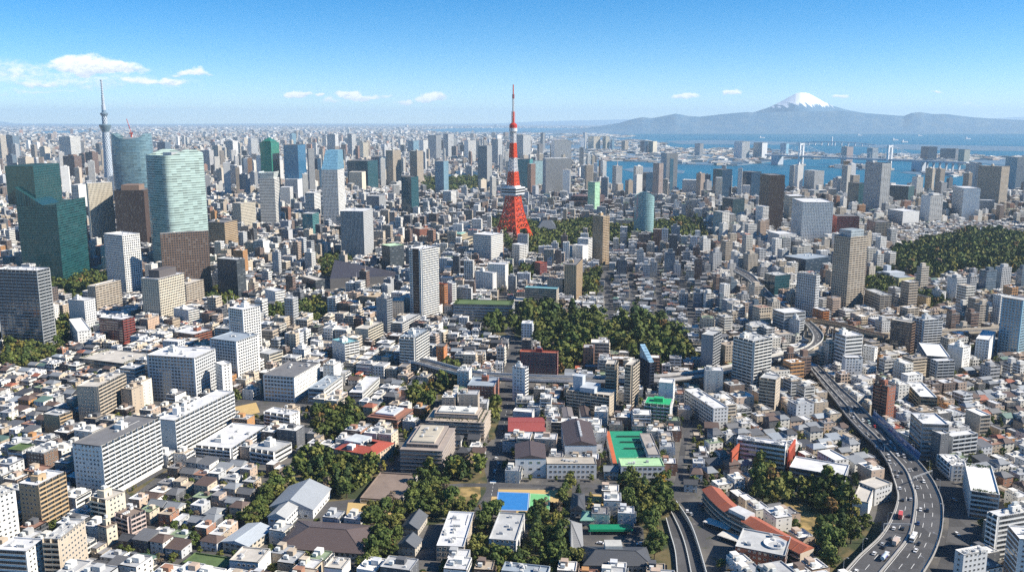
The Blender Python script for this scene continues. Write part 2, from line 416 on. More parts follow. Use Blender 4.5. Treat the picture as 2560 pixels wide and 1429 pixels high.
ISL = [
 [(1150, 331), (1300, 330.5), (1500, 335), (1592, 340), (1560, 345), (1420, 348), (1320, 346), (1240, 342)],
 [(1322, 356), (1410, 350), (1560, 349), (1660, 356), (1668, 369), (1760, 374), (1850, 370), (1990, 380), (2090, 386), (2120, 391), (2090, 398), (1975, 398), (1880, 410), (1830, 415), (1700, 411), (1560, 404), (1430, 403), (1340, 380)],
 [(1664, 353), (1760, 351), (1860, 352), (2000, 356), (2060, 359), (2000, 361), (1850, 362), (1700, 361)],
 [(2120, 365), (2250, 361), (2400, 364), (2700, 369), (2700, 379), (2520, 378), (2300, 376)],
 [(2060, 390), (2200, 386), (2330, 388), (2700, 395), (2700, 412), (2560, 418), (2440, 408), (2200, 402), (2090, 397)],
 [(2072, 415), (2100, 411), (2190, 413), (2200, 419), (2150, 424), (2090, 422)],
 [(2250, 432), (2300, 426), (2430, 428), (2640, 420), (2640, 438), (2420, 442), (2330, 441)],
 [(1556, 424), (1600, 418), (1660, 419), (1712, 428), (1706, 434), (1640, 433), (1580, 431)],
]
for i, pts in enumerate(ISL):
    b = MB(); P = [gp(x, y) for x, y in pts]; b.prism([(p.x, p.y) for p in reversed(P)], -.2, 1.6, 'concrete', 'haze_blue_land'); struct('reclaimed_land', b)
# green ground of parks and gardens
GREEN = {
 'wood': [(1215, 805), (1260, 790), (1340, 772), (1420, 798), (1560, 818), (1640, 818), (1712, 868), (1735, 912), (1640, 932), (1560, 902), (1480, 870), (1440, 925), (1398, 925), (1394, 862), (1300, 850), (1225, 850)],
 'garden': [(1880, 1165), (1950, 1180), (1975, 1235), (2050, 1205), (2125, 1245), (2135, 1325), (2205, 1300), (2190, 1430), (1995, 1430), (2060, 1375), (1985, 1300), (1905, 1262)],
 'park': [(1228, 560), (1360, 572), (1480, 560), (1560, 580), (1742, 552), (1775, 600), (1650, 618), (1480, 622), (1350, 645), (1240, 615)],
 'east': [(2225, 640), (2350, 606), (2440, 586), (2620, 606), (2620, 705), (2480, 692), (2400, 682), (2330, 702), (2250, 690)],
 'shore': [(1056, 455), (1200, 452), (1204, 480), (1056, 482)],
 'mid': [(650, 790), (750, 768), (850, 758), (862, 776), (785, 818), (690, 812)],
 'hall': [(742, 1140), (860, 1142), (935, 1150), (965, 1185), (905, 1245), (800, 1255), (735, 1185)],
 'court': [(1020, 1185), (1110, 1175), (1205, 1150), (1222, 1215), (1170, 1300), (1040, 1315), (1000, 1262)],
 'grove': [(930, 1292), (1000, 1268), (1012, 1310), (985, 1400), (930, 1440), (885, 1440), (898, 1368)],
 'temple': [(1325, 1250), (1415, 1258), (1402, 1330), (1445, 1425), (1300, 1440), (1200, 1440), (1250, 1372), (1318, 1340)],
 'ramp': [(1540, 1198), (1625, 1185), (1695, 1255), (1672, 1290), (1668, 1330), (1690, 1440), (1615, 1400), (1608, 1320), (1555, 1280)],
 'corner': [(130, 700), (215, 690), (275, 700), (270, 745), (180, 765), (132, 745)],
 'tower': [(10, 850), (70, 845), (135, 815), (175, 800), (172, 845), (140, 900), (40, 930), (0, 920)],
 'slope': [(800, 660), (850, 640), (885, 650), (845, 690), (805, 690)],
 'patch': [(1262, 690), (1290, 672), (1335, 672), (1330, 715), (1275, 730)],
 'strip': [(1455, 690), (1500, 675), (1492, 745), (1455, 750)],
 'lane': [(1222, 1005), (1262, 998), (1252, 1098), (1222, 1098)],
 'oak': [(1090, 925), (1140, 918), (1150, 985), (1095, 1000)], 'elm': [(1022, 985), (1080, 972), (1085, 1030), (1030, 1038)],
 'lot': [(780, 1042), (895, 1028), (905, 1082), (842, 1112), (790, 1092)],
 'hedge': [(318, 1232), (420, 1172), (440, 1180), (336, 1246)],
 'side': [(2155, 690), (2232, 676), (2236, 760), (2180, 765)], 'low': [(2275, 745), (2360, 735), (2370, 768), (2290, 780)],
 'dwell': [(515, 735), (590, 725), (595, 770), (530, 780)], 'rail': [(1330, 850), (1440, 860), (1435, 930), (1396, 935)],
 'south': [(1188, 1300), (1226, 1300), (1300, 1315), (1316, 1440), (1290, 1440), (1220, 1400), (1180, 1440)], 'yard': [(1400, 1222), (1430, 1222), (1428, 1290), (1400, 1300)],
 'edge': [(640, 1255), (722, 1198), (738, 1238), (645, 1335), (610, 1330)],
}
for k, pts in GREEN.items():
    nm = 'woodland_floor' if k in ('wood', 'park', 'east', 'shore') else 'garden_lawn'
    sheet(nm, pts, .02, 'grass')
sheet('dry_lawn', [(1925, 1300), (1945, 1262), (2010, 1255), (2085, 1300), (2095, 1345), (2050, 1360), (1990, 1335)], .03, 'dry_lawn')
sheet('dry_mound', [(1112, 1248), (1140, 1212), (1200, 1205), (1202, 1240), (1180, 1272), (1130, 1262)], .03, 'dry_lawn')
sheet('sand_garden', [(1480, 1234), (1552, 1238), (1556, 1285), (1535, 1318), (1484, 1316), (1478, 1280)], .03, 'sand')
sheet('bare_yard', [(870, 1255), (985, 1255), (985, 1288), (865, 1288)], .03, 'sand')
sheet('sand_lot', [(560, 1022), (640, 1005), (650, 1030), (590, 1045)], .03, 'sand')
# streets
def road(name, pts, wdt, z=.03, mat='asphalt', mark=True, n=6):
    wdt *= .8
    C = spline([gp(x, y) for x, y in pts], n); L, Rr = [], []
    for i, p in enumerate(C):
        t = (C[min(i + 1, len(C) - 1)] - C[max(i - 1, 0)]).normalized(); nrm = Vector((-t.y, t.x, 0))
        L.append(p + nrm * wdt / 2 + Vector((0, 0, z))); Rr.append(p - nrm * wdt / 2 + Vector((0, 0, z)))
        if mark and i: 
            q = C[i - 1]; mid = (p + q) / 2; d = p - q
            occ_mark(mid.x, mid.y, d.length + 2, wdt, math.atan2(d.y, d.x), 1)
    b = MB(); ribbon(b, L, Rr, mat); struct(name, b); return C, L, Rr
STREETS = [([(1228, 1240), (1236, 1180), (1248, 1110), (1262, 1040), (1272, 975), (1283, 880), (1290, 845)], 11),
 ([(1060, 1222), (1150, 1212), (1232, 1212), (1330, 1214), (1440, 1216), (1560, 1210), (1700, 1208)], 8),
 ([(960, 1210), (1000, 1160), (1050, 1090), (1090, 1030), (1120, 985)], 9),
 ([(300, 1275), (365, 1222), (440, 1175), (560, 1160), (700, 1165), (760, 1150)], 9),
 ([(560, 1160), (600, 1110), (680, 1060), (760, 1010), (850, 985), (960, 950)], 9),
 ([(1524, 830), (1520, 760), (1516, 690), (1515, 640)], 9), ([(1650, 800), (1646, 730), (1640, 660)], 8), ([(1735, 830), (1722, 760), (1700, 690), (1690, 640)], 8),
 ([(1585, 800), (1580, 740), (1575, 680)], 7),
 ([(2370, 1440), (2390, 1370), (2400, 1300), (2380, 1240), (2350, 1180)], 16), ([(2380, 1290), (2450, 1300), (2560, 1320), (2600, 1330)], 9),
 ([(0, 885), (80, 880), (150, 865), (220, 845), (330, 880)], 12), ([(120, 1110), (180, 1060), (330, 1060), (420, 1000), (560, 930)], 7),
 ([(1690, 1230), (1700, 1180), (1712, 1100), (1735, 1050)], 5.5), ([(1250, 610), (1280, 640), (1290, 700), (1250, 770), (1285, 850)], 9),
 ([(1130, 820), (1230, 815), (1290, 845)], 8), ([(1700, 510), (1730, 560), (1790, 610), (1850, 660)], 14)]
for i, (pts, wdt) in enumerate(STREETS): road('street', pts, wdt, z=.03 + .004 * i)
# road paint on the central street
b = MB()
for i in range(26):
    t = i / 25; p = gp(1229 + 40 * t, 1235 - 225 * t); b.box(p.x - .12, p.x + .12, p.y - 1.6, p.y + 1.6, .10, .106, 'lane_paint')
for i in range(7):
    p = gp(1226 + 2.2 * i, 1204); b.box(p.x - .3, p.x + .3, p.y - 2, p.y + 2, .10, .106, 'lane_paint')
struct('road_markings', b)

# ---------------------------------------------------------------- elevated expressways
def strip_wall(pts, h, t, mat, z0=-.3):
    b = MB(); n = len(pts); Lp, Rp = [], []
    for i, p in enumerate(pts):
        d = (pts[min(i + 1, n - 1)] - pts[max(i - 1, 0)]).normalized(); nr = Vector((-d.y, d.x, 0)) * t / 2
        Lp.append(p + nr + Vector((0, 0, h))); Rp.append(p - nr + Vector((0, 0, h)))
    ribbon(b, Lp, Rp, mat, thick=h - z0); return b
LOW = []
def expressway(label, Lpx, Rpx, z, Mpx=None, barrier=1.2, lanes=(3, 3), bmat='concrete', bcol=None, paint=True, n=7, pier=28):
    L = spline([gp(x, y, z) for x, y in Lpx], n); Rr = spline([gp(x, y, z) for x, y in Rpx], n); M = spline([gp(x, y, z) for x, y in Mpx], n) if Mpx else None
    root = thing('expressway', None, None); root['kind'] = 'structure'
    b = MB(); ribbon(b, L, Rr, 'asphalt', thick=1.8); obj('deck', b, root)
    obj('barrier', strip_wall(L, barrier, .5, bmat), root, color=bcol); obj('barrier', strip_wall(Rr, barrier, .5, bmat), root, color=bcol)
    if M: obj('median_barrier', strip_wall(M, 1.0, .9, 'concrete'), root)
    acc = 0
    for i in range(1, len(L)):
        LOW.append(proj(Rr[i])); LOW.append(proj(L[i]))
        c0, c1 = (L[i - 1] + Rr[i - 1]) / 2, (L[i] + Rr[i]) / 2; d = c1 - c0; wdt = (L[i] - Rr[i]).length
        occ_mark(((c0 + c1) / 2).x, ((c0 + c1) / 2).y, d.length + 3, wdt, math.atan2(d.y, d.x), 1.5)
        acc += d.length
        if acc > pier:
            acc = 0; rz = math.atan2((L[i] - Rr[i]).y, (L[i] - Rr[i]).x); pb = MB()
            pb.box(-1.2, 1.2, -1.2, 1.2, 0, z - 3.6, 'concrete'); pb.box(-wdt * .38, wdt * .38, -1.4, 1.4, z - 3.6, z - 1.85, 'concrete', bottom=True)
            obj('pier', pb, root, (c1.x, c1.y, 0), rz)
    if paint:
        pm = MB()
        def line(A, B, f, wl, dash):
            pts = [a.lerp(bb, f) for a, bb in zip(A, B)]; run = 0
            for i in range(len(pts) - 1):
                seg = pts[i + 1] - pts[i]; l = seg.length; d = seg / l; nr = Vector((-d.y, d.x, 0)) * wl; s = 0
                while s < l:
                    e = min(l, s + 1.0)
                    if not dash or (run + s) % 16 < 7:
                        p, q = pts[i] + d * s, pts[i] + d * e; up = Vector((0, 0, .012)); pm.quad(p + nr + up, p - nr + up, q - nr + up, q + nr + up, 'lane_paint')
                    s = e
                run += l
        secs = [(L, M, lanes[0]), (M, Rr, lanes[1])] if M else [(L, Rr, lanes[0])]
        for A, B, k in secs:
            line(A, B, .07, .14, False); line(A, B, .93, .14, False)
            for j in range(1, k): line(A, B, .07 + .86 * j / k, .13, True)
        obj('lane_markings', pm, root)
    return L, M, Rr, root
EZ = 8.0
EL, EM, ER, EROOT = expressway('', [(2085, 1450), (2112, 1429), (2148, 1390), (2202, 1339), (2232, 1288), (2244, 1240), (2232, 1192), (2217, 1153), (2187, 1111), (2154, 1081), (2118, 1042), (2096, 1012), (2068, 976), (2040, 940), (2020, 915)],
 [(2298, 1450), (2310, 1429), (2337, 1381), (2355, 1324), (2357, 1264), (2343, 1222), (2322, 1186), (2295, 1153), (2252, 1114), (2220, 1081), (2184, 1048), (2148, 1012), (2108, 976), (2072, 940), (2045, 915)], EZ,
 [(2188, 1450), (2202, 1429), (2238, 1386), (2272, 1340), (2285, 1290), (2288, 1240), (2277, 1204), (2262, 1171), (2224, 1128), (2190, 1090), (2153, 1055), (2123, 1019), (2089, 982), (2056, 945), (2032, 918)], lanes=(2, 3))
expressway('', [(1833, 676), (1869, 698), (1887, 719), (1920, 749), (1956, 770), (2005, 803), (2031, 833), (2030, 855), (2008, 870), (1968, 882), (1925, 893)],
 [(1839, 668), (1878, 686), (1902, 710), (1935, 743), (1962, 764), (2020, 800), (2054, 832), (2056, 850), (2036, 867), (1998, 885), (1945, 900)], 17, barrier=1.6, lanes=(2, 0), bmat='paint', bcol=(.55, .54, .5))
def center_pair(c, wdt, z):
    C = [gp(x, y, z) for x, y in c]; L, Rr = [], []
    for i, p in enumerate(C):
        d = (C[min(i + 1, len(C) - 1)] - C[max(i - 1, 0)]).normalized(); nr = Vector((-d.y, d.x, 0)) * wdt / 2
        L.append(proj(p + nr)); Rr.append(proj(p - nr))
    return L, Rr
for c, wdt, z, bc in (([(1030, 902), (1060, 906), (1150, 930), (1242, 942), (1435, 949), (1624, 948), (1740, 937), (1840, 920), (1930, 898), (1985, 882)], 15, 13, (.62, .6, .57)),
                      ([(1985, 890), (2050, 878), (2120, 858), (2200, 842), (2320, 834), (2420, 829), (2520, 823), (2620, 816)], 16, 14, (.55, .47, .36)),
                      ([(2012, 800), (2060, 806), (2110, 816), (2165, 832), (2215, 842)], 11, 17, (.5, .34, .2))):
    a, bb = center_pair(c, wdt, z); expressway('', a, bb, z, barrier=2.4, bmat='paint', bcol=bc, lanes=(4, 0), n=5)
# sunken ramp road at the bottom
RL = spline([gp(*p) for p in [(1665, 1300), (1676, 1340), (1688, 1385), (1694, 1450)]], 6); RR_ = spline([gp(*p) for p in [(1690, 1262), (1722, 1310), (1742, 1360), (1768, 1450)]], 6)
b = MB(); up = Vector((0, 0, .035)); ribbon(b, [p + up for p in RL], [p + up for p in RR_], 'asphalt'); struct('ramp_road', b)
RM = [p.lerp(q, .5) for p, q in zip(RL, RR_)]
for pts, hh in ((RL, 2.2), (RM, 1.2), (RR_, 3.4)):
    o = obj('ramp_wall', strip_wall(pts, hh, .5, 'paint'), color=(.55, .57, .56))
    tag(o, {2.2: 'low pale concrete wall along the left edge of the sunken ramp', 1.2: 'thin concrete divider wall down the middle of the sunken ramp', 3.4: 'tall pale wall along the right edge of the sunken ramp'}[hh], 'wall')
for p, q in zip(RL[:-1], RL[1:]): occ_mark(((p + q) / 2).x + 8, ((p + q) / 2).y, 26, 16, 0, 0)

# ---------------------------------------------------------------- mountains and far hills
def fbm(x, seed, o=5):
    r = np.zeros_like(x); rs = np.random.RandomState(seed)
    for k in range(o):
        ph = rs.rand() * 99; r += np.interp(x * (2 ** k) + ph, np.arange(0, 4000), rs.rand(4000) * 2 - 1) / (1.9 ** k)
    return r
def ridge(name, prof, D, depth, seed, mat, rough=.07, nx=420, ny=26, foot=0):
    # prof: (x pixel, y pixel) of the skyline; a real range at distance D with slopes on both sides
    xs = np.linspace(prof[0][0], prof[-1][0], nx); ys = np.interp(xs, [p[0] for p in prof], [p[1] for p in prof])
    v = []; f = []
    hx = np.array([[gp_at(x, y, D) for x, y in zip(xs, ys)]])[0]
    H_ = np.maximum(hx[:, 1], 1); X_ = hx[:, 0]
    for j in range(ny):
        s = j / (ny - 1) * 2 - 1; fall = max(0.0, 1 - abs(s)) 
        z = H_ * (fall ** 1.15) + fbm(X_ / 600.0 + 300 + 40 * s, seed + j // 3) * rough * H_ * fall * (1 - fall) * 3
        if j in (0, ny - 1): z = z * 0 - 5
        for i in range(nx): v.append((X_[i] * (1 + s * depth / D), D + s * depth, float(z[i])))
    for j in range(ny - 1):
        for i in range(nx - 1): a = j * nx + i; f.append((a, a + 1, a + nx + 1, a + nx))
    me = bpy.data.meshes.new(name); me.from_pydata(v, [], f); me.materials.append(MATS[mat])
    me.polygons.foreach_set('use_smooth', np.ones(len(f), bool)); me.update()
    o = obj(name, me); o['kind'] = 'structure'; return o
def gp_at(px, py, D):
    dx, dy = (px - 1280) / FPX, (714.5 - py) / FPX
    d = (dx, CP + dy * SP, -SP + dy * CP); t = D / d[1]; return (d[0] * t, CAM_H + d[2] * t)
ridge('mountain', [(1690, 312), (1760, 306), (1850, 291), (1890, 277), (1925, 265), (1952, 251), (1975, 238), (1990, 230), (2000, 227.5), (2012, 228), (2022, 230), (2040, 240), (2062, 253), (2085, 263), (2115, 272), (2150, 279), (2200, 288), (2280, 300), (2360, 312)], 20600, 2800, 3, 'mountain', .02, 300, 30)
ridge('hills', [(1360, 328), (1470, 319), (1550, 306), (1578, 297), (1605, 291), (1630, 294), (1665, 287), (1690, 282), (1720, 288), (1750, 290), (1800, 284), (1850, 279), (1872, 278), (1890, 280), (1960, 277), (2050, 276), (2110, 275), (2170, 281), (2230, 286), (2260, 288), (2280, 280), (2302, 278), (2330, 283), (2365, 283), (2420, 290), (2480, 295), (2560, 299), (2700, 305)], 18900, 900, 5, 'haze_blue_land', .02)
ridge('hills', [(-400, 300), (-200, 296), (-20, 299), (14, 305), (40, 309), (300, 310), (700, 309), (1100, 309.5), (1240, 309), (1330, 304), (1440, 301), (1560, 298), (1700, 300), (2000, 304), (2400, 300), (2520, 293), (2620, 290), (2900, 300)], 58000, 2500, 9, 'haze_blue_land', .1)
ridge('hills', [(1570, 331), (1640, 326.5), (1700, 325), (1900, 326), (2200, 324.5), (2500, 325.5), (2900, 324)], 18500, 200, 13, 'haze_blue_land', .3)

# ---------------------------------------------------------------- air: haze round everything
def haze():
    b = MB(); b.box(-61000, 61000, -280, 61500, -1, 1010, 'concrete', bottom=True)
    o = obj('haze', b.mesh('haze')); o['kind'] = 'stuff'
    m = bpy.data.materials.new('haze'); m.use_nodes = True; t = NT(m.node_tree); t.n.clear()
    v = t.node('ShaderNodeVolumePrincipled', {'Color': (.60, .81, 1.0, 1), 'Density': 3.0e-5, 'Anisotropy': .1})
    m.cycles.volume_sampling = 'DISTANCE'; m.cycles.homogeneous_volume = True; 
    ou = t.node('ShaderNodeOutputMaterial'); t.l.new(v.outputs[0], ou.inputs['Volume'])
    o.data.materials.clear(); o.data.materials.append(m)
    return o
HAZE = haze()
# ================================================================ NAMED BUILDINGS read off the photo
PAL = dict(white=(.75, .74, .70), off=(.62, .61, .57), cream=(.60, .54, .42), beige=(.47, .40, .31), tan=(.44, .32, .19), gold=(.55, .40, .20), brown=(.16, .105, .075), dbrown=(.065, .04, .03),
  red=(.24, .05, .04), brick=(.27, .10, .06), orange=(.50, .19, .06), grey=(.40, .41, .41), lgrey=(.55, .56, .56), mgrey=(.30, .31, .32), dgrey=(.12, .125, .135), slate=(.06, .075, .085), pink=(.50, .40, .36), peach=(.52, .36, .25),
  green=(.02, .16, .11), teal=(.05, .20, .20), dteal=(.015, .06, .075), blue=(.03, .12, .22), dblue=(.015, .045, .085), pale=(.35, .50, .50), sky=(.20, .36, .46), navy=(.02, .03, .06), grn=(.08, .30, .13), mint=(.30, .50, .34), yel=(.58, .56, .30))
RPAL = dict(g=(.42, .43, .43), l=(.60, .61, .62), d=(.16, .16, .165), w=(.72, .72, .70), b=(.22, .17, .14), t=(.18, .38, .42), v=(.09, .14, .05), c=(.50, .47, .42), m=(.45, .62, .42), r=(.35, .10, .06), n=(.28, .33, .38))
